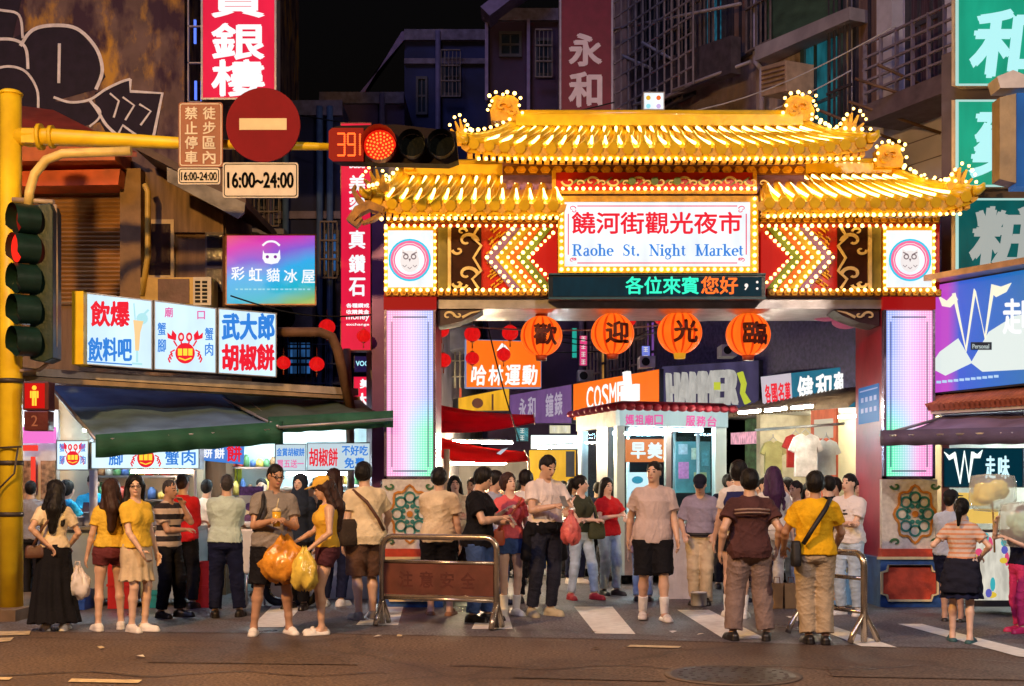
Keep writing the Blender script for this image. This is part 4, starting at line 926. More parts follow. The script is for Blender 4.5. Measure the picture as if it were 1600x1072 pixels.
m.build('bulb', BULB, gate, kind='stuff')
# little lit dice-like sign on the ridge
T = PX(17.6); e = sign('rooftop_light_box', 'small white light box with four coloured dots above the gate ridge', 'sign', T, 1005, 1038, 144, 172, WHITE, ALU, .25, 1.5)
for (x, y, c) in ((1013, 153, (.75, .42, .02)), (1029, 153, (.85, .14, .02)), (1013, 166, (.3, .75, .85)), (1029, 166, (.6, .45, .8))):
    m = mb(T); m.disc(x, y, 3.6, 0, .006, 12); m.build('dot', em('dot %d %d' % (x, y), c, .9), e)
m = mb(T); m.panel(976, 1066, 186, 176, -.2, 0); m.panel(1006, 1036, 176, 172, -.2, -.05); m.build('base', em('dim white tube', (.6, .8, .95), .85), e)
# ------------------------------------------------------------------ left of the gate: traffic pole, stalls, graffiti building
PY = 14.6; TP = PX(PY)
def cyl(m, px, y0, y1, r, Y): m.tube([P(px, y0, Y), P(px, y1, Y)], r, 16)
pole = thing('traffic_light_pole', 'thick yellow traffic pole with a long tapering arm on the left', 'traffic pole', (P(17, HZ, PY).x, PY, 0))
bx = P(17, HZ, PY).x
m = MB(); m.tube([(bx, PY, .12), (bx, PY, P(0, 147, PY).z)], [.135, .118], 20); m.build('post', YELP, pole)
m = MB(); m.lathe((bx, PY, P(0, 149, PY).z), [(.13, 0), (.135, .02), (.10, .05), (.02, .07)], 20); m.build('cap', YELP, pole)
m = MB(); z0 = P(0, 214, PY).z; xe = P(512, 0, PY).x
m.tube([(bx, PY, z0), (P(75, 0, PY).x, PY, z0), (P(290, 0, PY).x, PY, P(0, 224, PY).z), (xe+.8, PY, P(0, 232, PY).z)], [.105, .10, .065, .03], 14); m.build('arm', YELP, pole)
m = MB(); m.tube([(P(60, 0, PY).x, PY, z0), (P(66, 0, PY).x, PY, z0)], .15, 14); m.tube([(P(78, 0, PY).x, PY, z0), (P(84, 0, PY).x, PY, z0)], .13, 14); m.box(P(38, 0, PY).x, P(60, 0, PY).x, PY-.1, PY+.1, z0-.09, z0+.07); m.build('flange', YELP, pole)
m = MB(); m.tube([P(44, 322, PY-.2), P(46, 300, PY-.2), P(54, 272, PY-.2), P(72, 250, PY-.2), P(98, 240, PY-.2), P(205, 236, PY-.2)], .052, 12); m.build('curved_arm', pm('pale yellow paint', (.80, .62, .22), .4, .2), pole)
m = MB(); m.smooth = True
for y in (592, 720, 800): m.tube([(bx, PY, P(0, y, PY).z), (bx, PY, P(0, y+7, PY).z)], .142, 18)
m.tube([P(28, 700, PY-.16), P(22, 740, PY-.18), P(10, 752, PY-.2), P(-8, 770, PY-.2)], .012, 6); m.tube([P(-6, 700, PY-.16), P(34, 698, PY-.16)], .012, 6); m.build('cable', pm('dark clamp', (.05, .04, .03), .5), pole)
g = GP(17, 963); m = MB(); m.box(-7.2, P(48, 0, PY).x, PY-.45, PY+2, .004, .13); o = struct(m, 'kerb', pm('worn kerb', (.22, .15, .09), .8, .3, 4)); 
# vehicle signal seen from the side, facing left
sg = thing('traffic_light', 'dark green vertical traffic light with its upper lamp lit red', 'traffic light', P(52, 568, PY-.3))
SG = pm('dark green housing', (.006, .028, .024), .4, .3); T = PX(PY-.3)
m = mb(T); m.prism([(46, 322), (80, 318), (84, 330), (84, 560), (70, 566), (48, 562)], -.25, .03); m.build('housing', SG, sg, bevel=.01)
REDV = em('red signal glow', (.95, .02, .01), 1.1)
for k, y in enumerate((345, 391, 438, 486, 535)):
    yy = P(0, y, PY-.3); c = Vector((P(40, 0, PY-.3).x, PY-.42, yy.z)); d = Vector((-.72, -.69, -.03)).normalized()
    m = MB(); m.smooth = True; n = 16; rr = .165; A = d.orthogonal().normalized(); A = Vector((0, 0, 1)) - d*d.z; A.normalize(); B_ = d.cross(A); back = []; frt = []
    for i in range(n): t = 2*math.pi*i/n; q = (A*math.cos(t)+B_*math.sin(t))*rr; ln = .19 if math.cos(t) > -.5 else .10; back.append(m._v(c-d*.16+q)); frt.append(m._v(c+d*ln*.6+q*1.02))
    for i in range(n): m.face((back[i], back[(i+1) % n], frt[(i+1) % n], frt[i]))
    v = m.build('visor', SG, sg)
    m = MB(); m.tube([c-d*.06, c+d*(.05 if k == 1 else -.01)], .158, 18); m.build('lens', REDV if k == 1 else em('faint red lens', (.35, .01, .005), .5) if k == 0 else pm('unlit lens', (.006, .008, .008), .15, .1), v)
m = MB(); m.tube([P(86, 320, PY-.2), P(88, 440, PY-.2), P(87, 540, PY-.2), P(82, 562, PY-.15), P(62, 578, PY-.1), P(22, 580, PY)], .022, 8); m.tube([P(20, 312, PY-.12), P(84, 316, PY-.2)], .03, 8); m.build('bracket', pm('pale bracket', (.45, .36, .28), .4), sg)
# pedestrian signal
ps = thing('pedestrian_light', 'small pedestrian light showing a glowing red standing figure', 'traffic light', P(55, 672, PY-.3))
m = mb(T); m.panel(36, 76, 641, 596, -.2, 0); m.panel(37, 75, 673, 642, -.2, 0); m.build('housing', pm('deep red housing', (.10, .015, .015), .4), ps, bevel=.012)
m = mb(T); m.panel(39, 70, 638, 599, .001, .006); m.build('screen', em('red screen', (.55, .004, .004), .9), ps)
m = mb(T); m.disc(54, 606, 3.6, .007, .01, 12); m.panel(50.5, 57.5, 622, 611, .007, .01); m.panel(47.5, 49.8, 622, 611, .007, .01); m.panel(58.2, 60.5, 622, 611, .007, .01); m.panel(50.5, 53.5, 634, 622, .007, .01); m.panel(54.5, 57.5, 634, 622, .007, .01); m.build('standing_figure', em('yellow figure', (1, .42, .03), 1.5), ps)
m = mb(T); m.text('2', 49, 59, 666, 649, .003); m.build('digit', pm('faded digit', (.35, .14, .09), .5), ps)
# signs on the arm
TS = PX(PY-.18); MATTE = pm('matt black sign paint', (.006, .006, .006), .95, .1, spec=.05)
def plate(name, label, x0, x1, y0, y1, face, edge, cat='sign', r=4):
    e = thing(name, label, cat, TS((x0+x1)/2, y1, 0)); pts = []
    for cx_, cy_, a0 in ((x1-r, y0+r, -90), (x1-r, y1-r, 0), (x0+r, y1-r, 90), (x0+r, y0+r, 180)):
        for k in range(5): t = R(a0+k*22.5); pts.append((cx_+r*math.cos(t), cy_+r*math.sin(t)))
    m = mb(TS); m.prism(pts, -.02, 0); m.build('plate', face, e); q = [((x-(x0+x1)/2)*(1-5/(x1-x0))+(x0+x1)/2, (y-(y0+y1)/2)*(1-5/(y1-y0))+(y0+y1)/2) for x, y in pts]
    m = mb(TS); m.stroke(q+q[:2], 1.4, .0, .003); m.build('border', edge, e)
    m = mb(TS); m.panel((x0+x1)/2-3, (x0+x1)/2+3, y1-6, y0+6, -.14, -.02); m.build('clamp', DARK, e); return e
WP = pm('white sign paint', (.62, .58, .52), .5, .12); BRN = pm('brown sign paint', (.22, .045, .02), .5, .15)
e = plate('parking_sign', 'brown sign with two columns of white characters on the arm', 279, 348, 160, 261, BRN, WP)
for i, (col, x0) in enumerate((('禁止停車', 289), ('徒步區內', 317))): lettering(e, TS, [(ch, x0, x0+20, 167+k*23, 187+k*23) for k, ch in enumerate(col)], WP, 'lettering', .02)
e = plate('time_sign', 'small white plate reading 16:00-24:00 under the brown sign', 278, 344, 262, 288, WP, BLACKP); lettering(e, TS, [('16:00-24:00', 283, 339, 269, 282)], MATTE, bold=.05)
e = plate('time_sign', 'larger white plate reading 16:00~24:00 under the red disc', 348, 466, 254, 309, WP, BLACKP); lettering(e, TS, [('16:00~24:00', 355, 459, 269, 294)], MATTE, bold=.07)
e = thing('no_entry_sign', 'round red no entry sign with a white bar', 'sign', TS(411, 252, 0)); m = mb(TS); m.disc(411, 195, 58, -.03, 0, 48); m.build('disc', pm('red sign paint', (.20, .004, .010), .7, .1, spec=.2), e); m = mb(TS); m.panel(374, 448, 203, 185, 0, .004); m.build('bar', pm('cream bar', (.68, .58, .36), .5, .1), e); m = mb(TS); m.panel(406, 416, 240, 150, -.15, -.03); m.build('clamp', DARK, e)
# countdown + signals at the arm's end
sg = thing('countdown_signal', 'horizontal signal with a glowing red countdown and a lit red lamp', 'traffic light', TS(610, 255, -.1))
m = mb(TS); m.prism([(516, 200), (530, 196), (620, 194), (712, 205), (716, 250), (700, 256), (530, 252), (516, 246)], -.22, -.01); m.build('housing', pm('dark signal housing', (.012, .006, .006), .6, spec=.12), sg)
m = mb(TS); m.prism([(514, 206), (520, 201), (568, 201), (568, 252), (520, 252), (514, 247)], -.01, .03); scr = m.build('countdown_screen', em('dark red screen', (.30, .004, .002), .8), sg)
mm = mb(TS)
SEG = {'3': 'abgcd', '9': 'abfgcd', '1': 'bc'}
for ch, x in (('3', 528), ('9', 544), ('1', 552)):
    w, h, y = 11, 34, 210
    sgm = {'a': ((x, y), (x+w, y)), 'b': ((x+w, y), (x+w, y+h/2)), 'c': ((x+w, y+h/2), (x+w, y+h)), 'd': ((x, y+h), (x+w, y+h)), 'f': ((x, y), (x, y+h/2)), 'g': ((x, y+h/2), (x+w, y+h/2))}
    for s_ in SEG[ch]: 
        (xa, ya), (xb, yb) = sgm[s_]; n = 5
        for k in range(n): t = (k+.5)/n; mm.disc(xa+(xb-xa)*t, ya+(yb-ya)*t, 1.7, .03, .034, 6)
mm.build('digits', em('orange red led', (1, .10, .015), 2.2), scr)
m = mb(TS); m.disc(594, 229, 25, -.01, .03, 24); lens = m.build('lens', em('deep red lens', (.75, .012, .003), 1.0), sg); mm = mb(TS)
for r_, n in ((5, 6), (10, 11), (15, 16), (20, 21)):
    for k in range(n): t = 2*math.pi*k/n+r_; mm.disc(594+r_*math.cos(t), 229+r_*math.sin(t), 1.7, .031, .036, 6)
mm.build('led_dots', em('orange led', (1, .22, .03), 1.7), lens)
for x in (645, 690):
    m = MB(); c = TS(x, 230, .0); m.smooth = True; m.tube([c, c+Vector((0, -.20, .0))], [.15, .155], 18, False); m.build('visor', BLACKP, sg); m = mb(TS); m.disc(x, 230, 20, -.01, .01, 18); m.build('lens', pm('unlit lens', (.01, .01, .01), .15), sg)
m = MB(); c = TS(594, 229, 0); m.smooth = True; m.tube([c, c+Vector((0, -.2, 0))], [.19, .20], 18, False); m.build('visor', pm('red lit visor', (.25, .01, .01), .5), sg)

# ---- graffiti building
def plaster(name, base, stain, dark, scale=1.2):
    if name in MATS: return MATS[name]
    m = pm(name, base, .9, .3, 3, .4); N, L = m.node_tree.nodes, m.node_tree.links; b = N['Principled BSDF']; src = b.inputs['Base Color'].links[0].from_socket
    tc = N.new('ShaderNodeTexCoord'); mp = N.new('ShaderNodeMapping'); mp.inputs['Scale'].default_value = (1, 1, .45); L.new(tc.outputs['Object'], mp.inputs[0])
    n1 = N.new('ShaderNodeTexNoise'); n1.inputs['Scale'].default_value = scale; n1.inputs['Detail'].default_value = 9; n1.inputs['Roughness'].default_value = .68; L.new(mp.outputs[0], n1.inputs['Vector'])
    r1 = N.new('ShaderNodeValToRGB'); r1.color_ramp.elements[0].position = .52; r1.color_ramp.elements[1].position = .62; L.new(n1.outputs[0], r1.inputs[0])
    m1 = N.new('ShaderNodeMix'); m1.data_type = 'RGBA'; L.new(r1.outputs[0], m1.inputs[0]); L.new(src, m1.inputs[6]); m1.inputs[7].default_value = (*stain, 1)
    n2 = N.new('ShaderNodeTexNoise'); n2.inputs['Scale'].default_value = scale*2.7; n2.inputs['Detail'].default_value = 7; L.new(mp.outputs[0], n2.inputs['Vector'])
    r2 = N.new('ShaderNodeValToRGB'); r2.color_ramp.elements[0].position = .47; r2.color_ramp.elements[1].position = .60; L.new(n2.outputs[0], r2.inputs[0])
    m2 = N.new('ShaderNodeMix'); m2.data_type = 'RGBA'; L.new(r2.outputs[0], m2.inputs[0]); L.new(m1.outputs[2], m2.inputs[6]); m2.inputs[7].default_value = (*dark, 1); L.new(m2.outputs[2], b.inputs['Base Color']); return m
gb = thing('graffiti_building', 'tall old building with stained plaster and white graffiti', 'building', (P(120, 0, 19.5).x, 19.5, 0))
T = PX(19.5); a = P(-420, 0, 19.5); b = P(288, 0, 19.5)
m = MB(); m.box(a.x, b.x, 19.5, 30, .005, 16); m.build('wall', plaster('stained plaster', (.20, .13, .11), (.60, .32, .05), (.06, .03, .05)), gb)
GRAF = pm('white spray paint', (.9, .87, .88), .7, .2, 8)
DKP = pm('dark violet spray paint', (.018, .010, .024), .8, .4)
mm = mb(T)
mm.prism([(-60, -60), (40, -30), (20, 60), (60, 40), (120, 42), (150, 80), (165, 120), (150, 140), (85, 158), (150, 162), (160, 190), (100, 205), (60, 180), (-60, 180)], 0, .003); mm.prism([(148, 145), (202, 125), (206, 142), (255, 146), (244, 215), (170, 215), (150, 180)], .0, .0032); mm.build('dark_paint', DKP, gb)
def spl(pts, n=6):
    pts = [Vector((p[0], p[1])) for p in pts]; o = []
    for i in range(len(pts)-1):
        p0, p1, p2, p3 = pts[max(i-1, 0)], pts[i], pts[i+1], pts[min(i+2, len(pts)-1)]
        for k in range(n): t = k/n; o.append(.5*((2*p1)+(p2-p0)*t+(2*p0-5*p1+4*p2-p3)*t*t+(3*p1-p0-3*p2+p3)*t**3))
    o.append(pts[-1]); return [(q.x, q.y) for q in o]
for pts, w in ((spl([(32, 72), (50, 48), (80, 40), (120, 45), (150, 75), (160, 110), (150, 140)]), 7), ([(93, 68), (92, 130)], 6), (spl([(-20, 62), (20, 62), (40, 75), (44, 108)]), 6), (spl([(-20, 112), (12, 104), (40, 112), (58, 140), (60, 172)]), 5),
               (spl([(84, 152), (110, 160), (140, 156), (165, 140), (190, 128), (204, 124)]), 5), ([(204, 124), (204, 143), (254, 146), (240, 214)], 6), (spl([(140, 156), (152, 172), (166, 195), (184, 212)]), 6), ([(184, 212), (192, 196), (214, 212)], 5), (spl([(140, 158), (156, 172), (154, 186), (140, 198)]), 4),
               ([(172, 146), (186, 158), (178, 184)], 4), ([(192, 152), (210, 165), (196, 188)], 4), ([(218, 163), (236, 174), (220, 196)], 4), (spl([(-30, 10), (0, 16), (30, 24), (36, 60)]), 5)):
    gk_ = globals().get('gk_', 0)+.0006; mm = mb(T); mm.stroke(pts, w*.78, .0036, .006+gk_); mm.build('graffiti_stroke', GRAF, gb)
# ---- brown corrugated house with orange roofs
def corrug(m, T, x0, x1, y0, y1, n, amp=.03):
    rows = []
    for k in range(n*2+1): y = y0+(y1-y0)*k/(n*2); c = amp*(k % 2); rows.append([m._v((x0, y, c)), m._v((x1, y, c))])
    for A, B in zip(rows, rows[1:]): m.face((A[0], A[1], B[1], B[0]))
bh = thing('corrugated_house', 'brown corrugated metal house with rusty orange roof edges', 'house', (P(160, 0, 17.6).x, 17.6, 0)); T = PX(17.6)
m = MB(); a = P(-60, 0, 17.6); b = P(352, 0, 17.6); m.box(a.x, b.x, 17.64, 19.4, .005, P(0, 262, 17.6).z); m.build('wall', pm('dark brown boarding', (.18, .10, .05), .7, .4, 3, .3, stretch=(3, 1, .3)), bh)
m = mb(T); corrug(m, T, -40, 196, 300, 476, 26, .045); m.build('corrugated_sheet', pm('tan corrugated steel', (.46, .26, .10), .5, .35, 2, .15), bh)
ORG = pm('rusty orange sheet', (.55, .13, .02), .5, .4, 3, .2)
m = mb(T); m.prism([(-60, 246), (206, 246), (206, 272), (-60, 274)], .0, .75); m.build('roof_edge', ORG, bh)
m = mb(T); m.prism([(-60, 284), (205, 278), (202, 302), (-60, 306)], .0, .5); m.build('roof_edge', pm('orange red sheet', (.60, .09, .015), .5, .4, 3, .2), bh)
m = MB(); ps_ = [P(-80, 150, 18.6), P(84, 172, 18.6), P(214, 238, 17.0), P(-80, 232, 17.0)]; m.poly(ps_); m.poly([p-Vector((0, 0, .06)) for p in ps_[::-1]]); 
for i in range(4): p, q = ps_[i], ps_[(i+1) % 4]; m.poly([p, q, q-Vector((0, 0, .06)), p-Vector((0, 0, .06))])
m.build('roof', pm('dull red sheet', (.30, .04, .02), .5, .35, 3, .2), bh)
m = mb(T); m.panel(196, 228, 470, 270, .0, .25); m.build('corner_post', pm('tan post', (.26, .15, .06), .6, .3), bh)
m = MB(); m.tube([P(226, 288, 17.1), P(231, 300, 17.1), P(231, 400, 17.1), P(222, 462, 17.1)], .04, 10); m.build('drain_pipe', pm('yellow pipe', (.62, .42, .08), .4), bh)
m = mb(T); m.panel(229, 273, 434, 344, .0, .05); w_ = m.build('window', pm('cream window frame', (.55, .40, .20), .5), bh); m = mb(T); m.panel(234, 268, 431, 351, .05, .056); m.build('pane', pm('dark glass', (.03, .015, .018), .12, .2), w_)
m = mb(T); m.panel(322, 350, 456, 364, .0, .05); w_ = m.build('window', pm('weathered frame', (.14, .11, .10), .6), bh)
for y0, y1 in ((368, 416), (421, 452)): m = mb(T); m.panel(325, 348, y1, y0, .05, .056); m.build('pane', pm('dark blue glass', (.02, .02, .05), .12), w_)
# sloping eave to the right
m = MB(); q0 = [P(210, 232, 16.7), P(384, 322, 16.7)]; 
m.hexa([q0[0], q0[1], q0[1]+Vector((0, 2.2, .0)), q0[0]+Vector((0, 2.2, 0)), q0[0]+Vector((0, 0, .10)), q0[1]+Vector((0, 0, .10)), q0[1]+Vector((0, 2.2, .10)), q0[0]+Vector((0, 2.2, .10))]); m.build('side_roof', pm('dark roof sheet', (.09, .05, .035), .6, .4), bh)
m = mb(PX(16.69)); m.prism([(262, 262), (384, 318), (382, 334), (372, 342), (262, 284)], -.0, .03); m.build('metal_fascia', pm('galvanised fascia', (.20, .19, .17), .6, .45, 5, .2, metal=.3), bh)
m = mb(T); m.prism([(204, 250), (262, 284), (350, 336), (350, 364), (204, 364)], .0, .04); m.build('gable_boarding', pm('weathered boarding', (.20, .12, .06), .7, .45, 4, .3, stretch=(4, 1, .4)), bh)
# air conditioner
ac = thing('air_conditioner', 'boxy cream air conditioner on the brown wall beneath the small window', 'air conditioner', P(275, 478, 17.2)); T = PX(17.1)
m = mb(T); m.panel(219, 330, 476, 433, -.40, 0); m.build('casing', pm('yellowed casing', (.62, .40, .09), .5, .2), ac, bevel=.01)
m = mb(T); m.panel(247, 296, 474, 436, .0, .012); m.build('grille', pm('brown grille', (.13, .06, .05), .5), ac)
m = mb(T); 
for k in range(2):
    for j in range(6): m.panel(305+k*11, 313+k*11, 443+j*6, 439+j*6, 0, .01)
m.build('vent', BLACKP, ac)
m = mb(T); m.panel(302, 330, 477, 433, -.01, .004); m.build('side_panel', pm('pale panel', (.62, .56, .42), .5), ac)
# ---- the three light boxes on the beam
TL = PX(15.0, 16.4, 118, 432)
def lbox(label, x0, x1, t0, t1, b0, b1):
    f = lambda x, l, r: l+(r-l)*(x-x0)/(x1-x0)
    e = thing('sign_light_box', label, 'sign', TL((x0+x1)/2, b0, -.1), 'light boxes over the corner stall')
    m = mb(TL); m.prism([(x0, t0), (x1, t1), (x1, b1), (x0, b0)], -.30, -.012); m.build('housing', YELP if x0 < 130 else DARK, e)
    m = mb(TL); m.prism([(x0+1.5, t0+2), (x1-1.5, t1+2), (x1-1.5, b1-2), (x0+1.5, b0-2)], -.012, 0); m.build('panel', em('backlit pale blue', (.62, .84, 1.0), .98, .12, 1.2), e)
    m = mb(TL); m.stroke([(x0+1, t0+1), (x1-1, t1+1), (x1-1, b1-1), (x0+1, b0-1), (x0+1, t0+1)], 2.2, -.01, .012); m.build('frame', ALU, e); return e
e = lbox('leftmost light box, drinks sign with a tall glass', 134, 238, 457, 469, 570, 578)
m = mb(PX(15.0)); m.panel(115, 133, 570, 456, -.25, .06); m.build('end_panel', YELP, e)
lettering(e, TL, [('飲爆', 141, 203, 470, 511)], RED_L, bold=.04); lettering(e, TL, [('飲料吧', 137, 206, 527, 565)], BLUE_L, bold=.04); mm = mb(TL); mm.stroke([(136, 565), (206, 570)], 2, .003, .006); mm.build('underline', BLUE_L, e)
mm = mb(TL); mm.prism([(208, 500), (224, 502), (219, 520), (217, 548), (211, 548), (210, 520)], .003, .006); mm.build('drink', em('orange drink', (.9, .62, .30), .9), e); mm = mb(TL); mm.stroke([(214, 548), (214, 566)], 3, .003, .006); mm.stroke([(206, 568), (222, 569)], 3, .003, .006); mm.stroke([(209, 474), (211, 500)], 2, .003, .006); mm.stroke([(220, 496), (232, 484)], 3.5, .003, .006); mm.disc(222, 498, 9, .001, .004, 14); mm.build('glass', em('pale glass', (.42, .78, .85), .9), e)
def crab(T, e, cx, cy_, s, parent=None):
    mm = mb(T); mm.disc(cx, cy_, 17*s, .004, .007, 24, 18*s)
    for f in (-1, 1):
        for k in range(3): mm.stroke([(cx+f*(18+k*4)*s, cy_-(2-k*6)*s*.9-4*s), (cx+f*(25+k*2)*s, cy_+(k*6-2)*s), (cx+f*(22+k*2)*s, cy_+(6+k*5)*s)], 2.6*s, .004, .0075)
        mm.prism([(cx+f*16*s, cy_-22*s), (cx+f*30*s, cy_-26*s), (cx+f*31*s, cy_-36*s), (cx+f*24*s, cy_-30*s), (cx+f*22*s, cy_-40*s), (cx+f*15*s, cy_-32*s)], .004, .008); mm.stroke([(cx+f*20*s, cy_-22*s), (cx+f*14*s, cy_-12*s)], 2.5*s, .004, .0078)
        mm.disc(cx+f*7*s, cy_-28*s, 5.5*s, .004, .0072, 12, 8*s); mm.stroke([(cx+f*7*s, cy_-20*s), (cx+f*6*s, cy_-15*s)], 2.5*s, .004, .0073)
    mm.build('crab_emblem', RED_L, e)
    mm = mb(T)
    for d in (-9, 0, 9): mm.panel(cx+(d-3.6)*s, cx+(d+3.6)*s, cy_+4*s, cy_-8*s, .008, .010)
    mm.stroke([(cx-11*s, cy_+8*s), (cx, cy_+12*s), (cx+11*s, cy_+8*s)], 2.2*s, .008, .0105); mm.build('crab_face', em('yellow emblem', (1, .72, .05), .95), e)
    mm = mb(T)
    for f in (-1, 1): mm.disc(cx+f*7*s, cy_-28*s, 2.8*s, .008, .0095, 8, 4*s)
    mm.build('crab_eye', em('pink emblem', (1, .75, .7), .9), e)
e = lbox('middle light box with a red crab emblem', 240, 338, 469, 481, 578, 584); crab(TL, e, 289, 552, .9)
lettering(e, TL, [(c, x, x+13, y, y+20) for c, x, y in (('蟹', 246, 504), ('腳', 246, 530), ('蟹', 320, 512), ('肉', 320, 536))], BLUE_L, bold=.02); lettering(e, TL, [('廟', 257, 270, 480, 496), ('口', 308, 320, 486, 499)], em('magenta lettering', (.75, .10, .35), .9), bold=.02)
e = lbox('rightmost light box naming pepper buns in blue and red', 340, 432, 481, 489, 584, 590)
lettering(e, TL, [('武大郎', 346, 429, 489, 532)], BLUE_L, bold=.05); lettering(e, TL, [('胡椒餅', 346, 429, 537, 580)], RED_L, bold=.05)
# beam under the boxes, frame tubes
st = thing('steel_gantry', 'rusty steel gantry with a pale beam carrying the light boxes', 'gantry', (P(300, 0, 16).x, 16, 0)); TBm = PX(14.9, 17.2, 35, 560)
m = mb(TBm); m.prism([(35, 574), (560, 607), (560, 618), (35, 586)], -.3, .0); m.build('beam', pm('pale weathered beam', (.48, .42, .36), .5, .4, 5, .2), st)
m = mb(TBm); m.prism([(35, 588), (560, 620), (560, 625), (35, 596)], -.3, .05); m.build('lower_beam', pm('tan beam', (.36, .26, .16), .5, .4, 5, .2), st)
m = MB(); m.tube([P(434, 519, 16.6), P(500, 519, 16.7), P(518, 526, 16.75), P(528, 548, 16.8), P(548, 640, 17)], .065, 10); m.build('bent_tube', RUST, st)
m = MB(); m.tube([P(542, 545, 17.2), P(548, 720, 17.2)], .05, 10); m.tube([(P(548, 0, 17.2).x, 17.2, 0), P(548, 640, 17.2)], .05, 10); m.build('post', RUST, st)
m = MB(); m.tube([P(146, 600, 17.3), (P(146, 0, 17.3).x, 17.3, 0)], .04, 10); m.build('post', ALU, st)
# awnings
def fabric(name, col, col2=None): 
    return pm(name, col, .75, .35, 2.2, .25, bscale=20, stretch=(1, 1, 3))
def awning(name, label, back, front, drop, mat, valance=None, group=None):
    """back/front: lists of world points left to right; drop: valance height"""
    e = thing(name, label, 'awning', tuple((back[0]+front[-1])/2), group); n = 16; m = MB(); m.smooth = True; S = 8; g = []
    for i in range(n+1):
        t = i/n; A = back[0].lerp(back[1], t); B = front[0].lerp(front[1], t); g.append([m._v(A.lerp(B, j/S)+Vector((0, 0, -.10*math.sin(math.pi*j/S)*(.7+.3*math.sin(t*15))-.02*math.sin(t*40)*j/S))) for j in range(S+1)])
    for i in range(n):
        for j in range(S): m.face((g[i][j], g[i+1][j], g[i+1][j+1], g[i][j+1]))
    o = m.build('canopy', mat, e); sm_ = o.modifiers.new('thickness', 'SOLIDIFY'); sm_.thickness = .012
    m = MB(); m.smooth = True; g = []
    for i in range(41): t = i/40; B = front[0].lerp(front[1], t)+Vector((0, -.012-.006*math.sin(t*60), 0)); g.append((m._v(B+Vector((0, .0, .035))), m._v(B-Vector((0, .02*math.sin(t*47), drop*(1+.03*math.sin(t*33)))))))
    for a_, b_ in zip(g, g[1:]): m.face((a_[0], b_[0], b_[1], a_[1]))
    o = m.build('valance', valance or mat, e); sm_ = o.modifiers.new('thickness', 'SOLIDIFY'); sm_.thickness = .012
    return e
AW = fabric('grey violet tarpaulin', (.12, .22, .36)); AWG = fabric('green tarpaulin', (.014, .10, .06)); AWB = fabric('grey brown tarpaulin', (.07, .11, .085))
e = awning('awning', 'broad blue grey awning with a green hem over the crab stall', [P(78, 600, 16.4), P(372, 614, 17.6)], [P(150, 684, 14.7), P(442, 663, 15.6)], .23, AW, AWG)
m = MB(); m.tube([P(78, 603, 16.4), P(150, 687, 14.7)], .02, 6); m.tube([P(372, 616, 17.6), P(442, 669, 15.6)], .02, 6); m.tube([P(150, 687, 14.7), P(442, 670, 15.6)], .018, 6); m.build('frame_rod', ALU, e)
e = awning('awning', 'dark green awning with a green hem next to the left gate pillar', [P(330, 600, 17.6), P(556, 618, 18.2)], [P(420, 656, 15.75), P(614, 646, 15.85)], .17, AWB, AWG)
m = MB(); m.tube([P(330, 614, 17.6), P(436, 667, 15.5)], .02, 6); m.tube([P(436, 668, 15.5), P(614, 655, 15.75)], .018, 6); m.build('frame_rod', ALU, e)
# rainbow sign
T = PX(17.0, 17.5, 352, 494); e = sign('rainbow_sign', 'rainbow coloured light box with a white cat face emblem', 'sign', T, 352, 494, 366, 477, None, pm('copper edge', (.45, .2, .06), .4, metal=.5), .18)
def rainbow():
    m = bpy.data.materials.new('rainbow backlit panel'); N, L, b = nodes_of(m); tc = N.new('ShaderNodeTexCoord'); sx = N.new('ShaderNodeSeparateXYZ'); L.new(tc.outputs['Object'], sx.inputs[0])
    a = P(352, 477, 17.0); c = P(494, 366, 17.5)
    def mr(o, p, q): n = N.new('ShaderNodeMapRange'); n.inputs[1].default_value = p; n.inputs[2].default_value = q; n.clamp = False; L.new(o, n.inputs[0]); return n.outputs[0]
    u = mr(sx.outputs[0], a.x, c.x); v = mr(sx.outputs[2], a.z, c.z)
    no = N.new('ShaderNodeTexNoise'); no.inputs['Scale'].default_value = 1.6; L.new(tc.outputs['Object'], no.inputs['Vector'])
    s1 = N.new('ShaderNodeMath'); s1.operation = 'MULTIPLY_ADD'; L.new(u, s1.inputs[0]); s1.inputs[1].default_value = -.42; L.new(v, s1.inputs[2])
    s2 = N.new('ShaderNodeMath'); s2.operation = 'MULTIPLY_ADD'; L.new(no.outputs[0], s2.inputs[0]); s2.inputs[1].default_value = .25; L.new(s1.outputs[0], s2.inputs[2])
    rp = N.new('ShaderNodeValToRGB'); E = rp.color_ramp.elements; E[0].position = 0; E[0].color = (.65, .45, .01, 1); E[1].position = 1; E[1].color = (.75, .10, .02, 1)
    for p, col in ((.12, (.15, .40, .12)), (.25, (.0, .42, .55)), (.48, (.02, .38, .75)), (.64, (.22, .10, .60)), (.80, (.62, .03, .40))): q = E.new(p); q.color = (*col, 1)
    s3 = N.new('ShaderNodeMath'); s3.operation = 'MULTIPLY_ADD'; L.new(s2.outputs[0], s3.inputs[0]); s3.inputs[1].default_value = .75; s3.inputs[2].default_value = .2
    L.new(s3.outputs[0], rp.inputs[0]); L.new(rp.outputs[0], b.inputs['Emission Color']); b.inputs['Emission Strength'].default_value = .85; b.inputs['Base Color'].default_value = (.1, .1, .1, 1); return m
[c for c in e.children if c.name.startswith('panel')][0].data.materials[0] = rainbow()
WL = em('white backlit lettering', (.9, .92, .95), .95)
lettering(e, T, [(c, 361+k*27.5, 382+k*27.5, 417+k*1.2, 438+k*1.2) for k, c in enumerate('彩虹貓冰屋')], WL, bold=.015); mm = mb(T)
for k in range(17): mm.panel(368+k*7, 371.5+k*7+(k % 3), 453.4, 451, .004, .007)
mm.build('small_marks', em('faint lettering', (.35, .7, .8), .9), e)
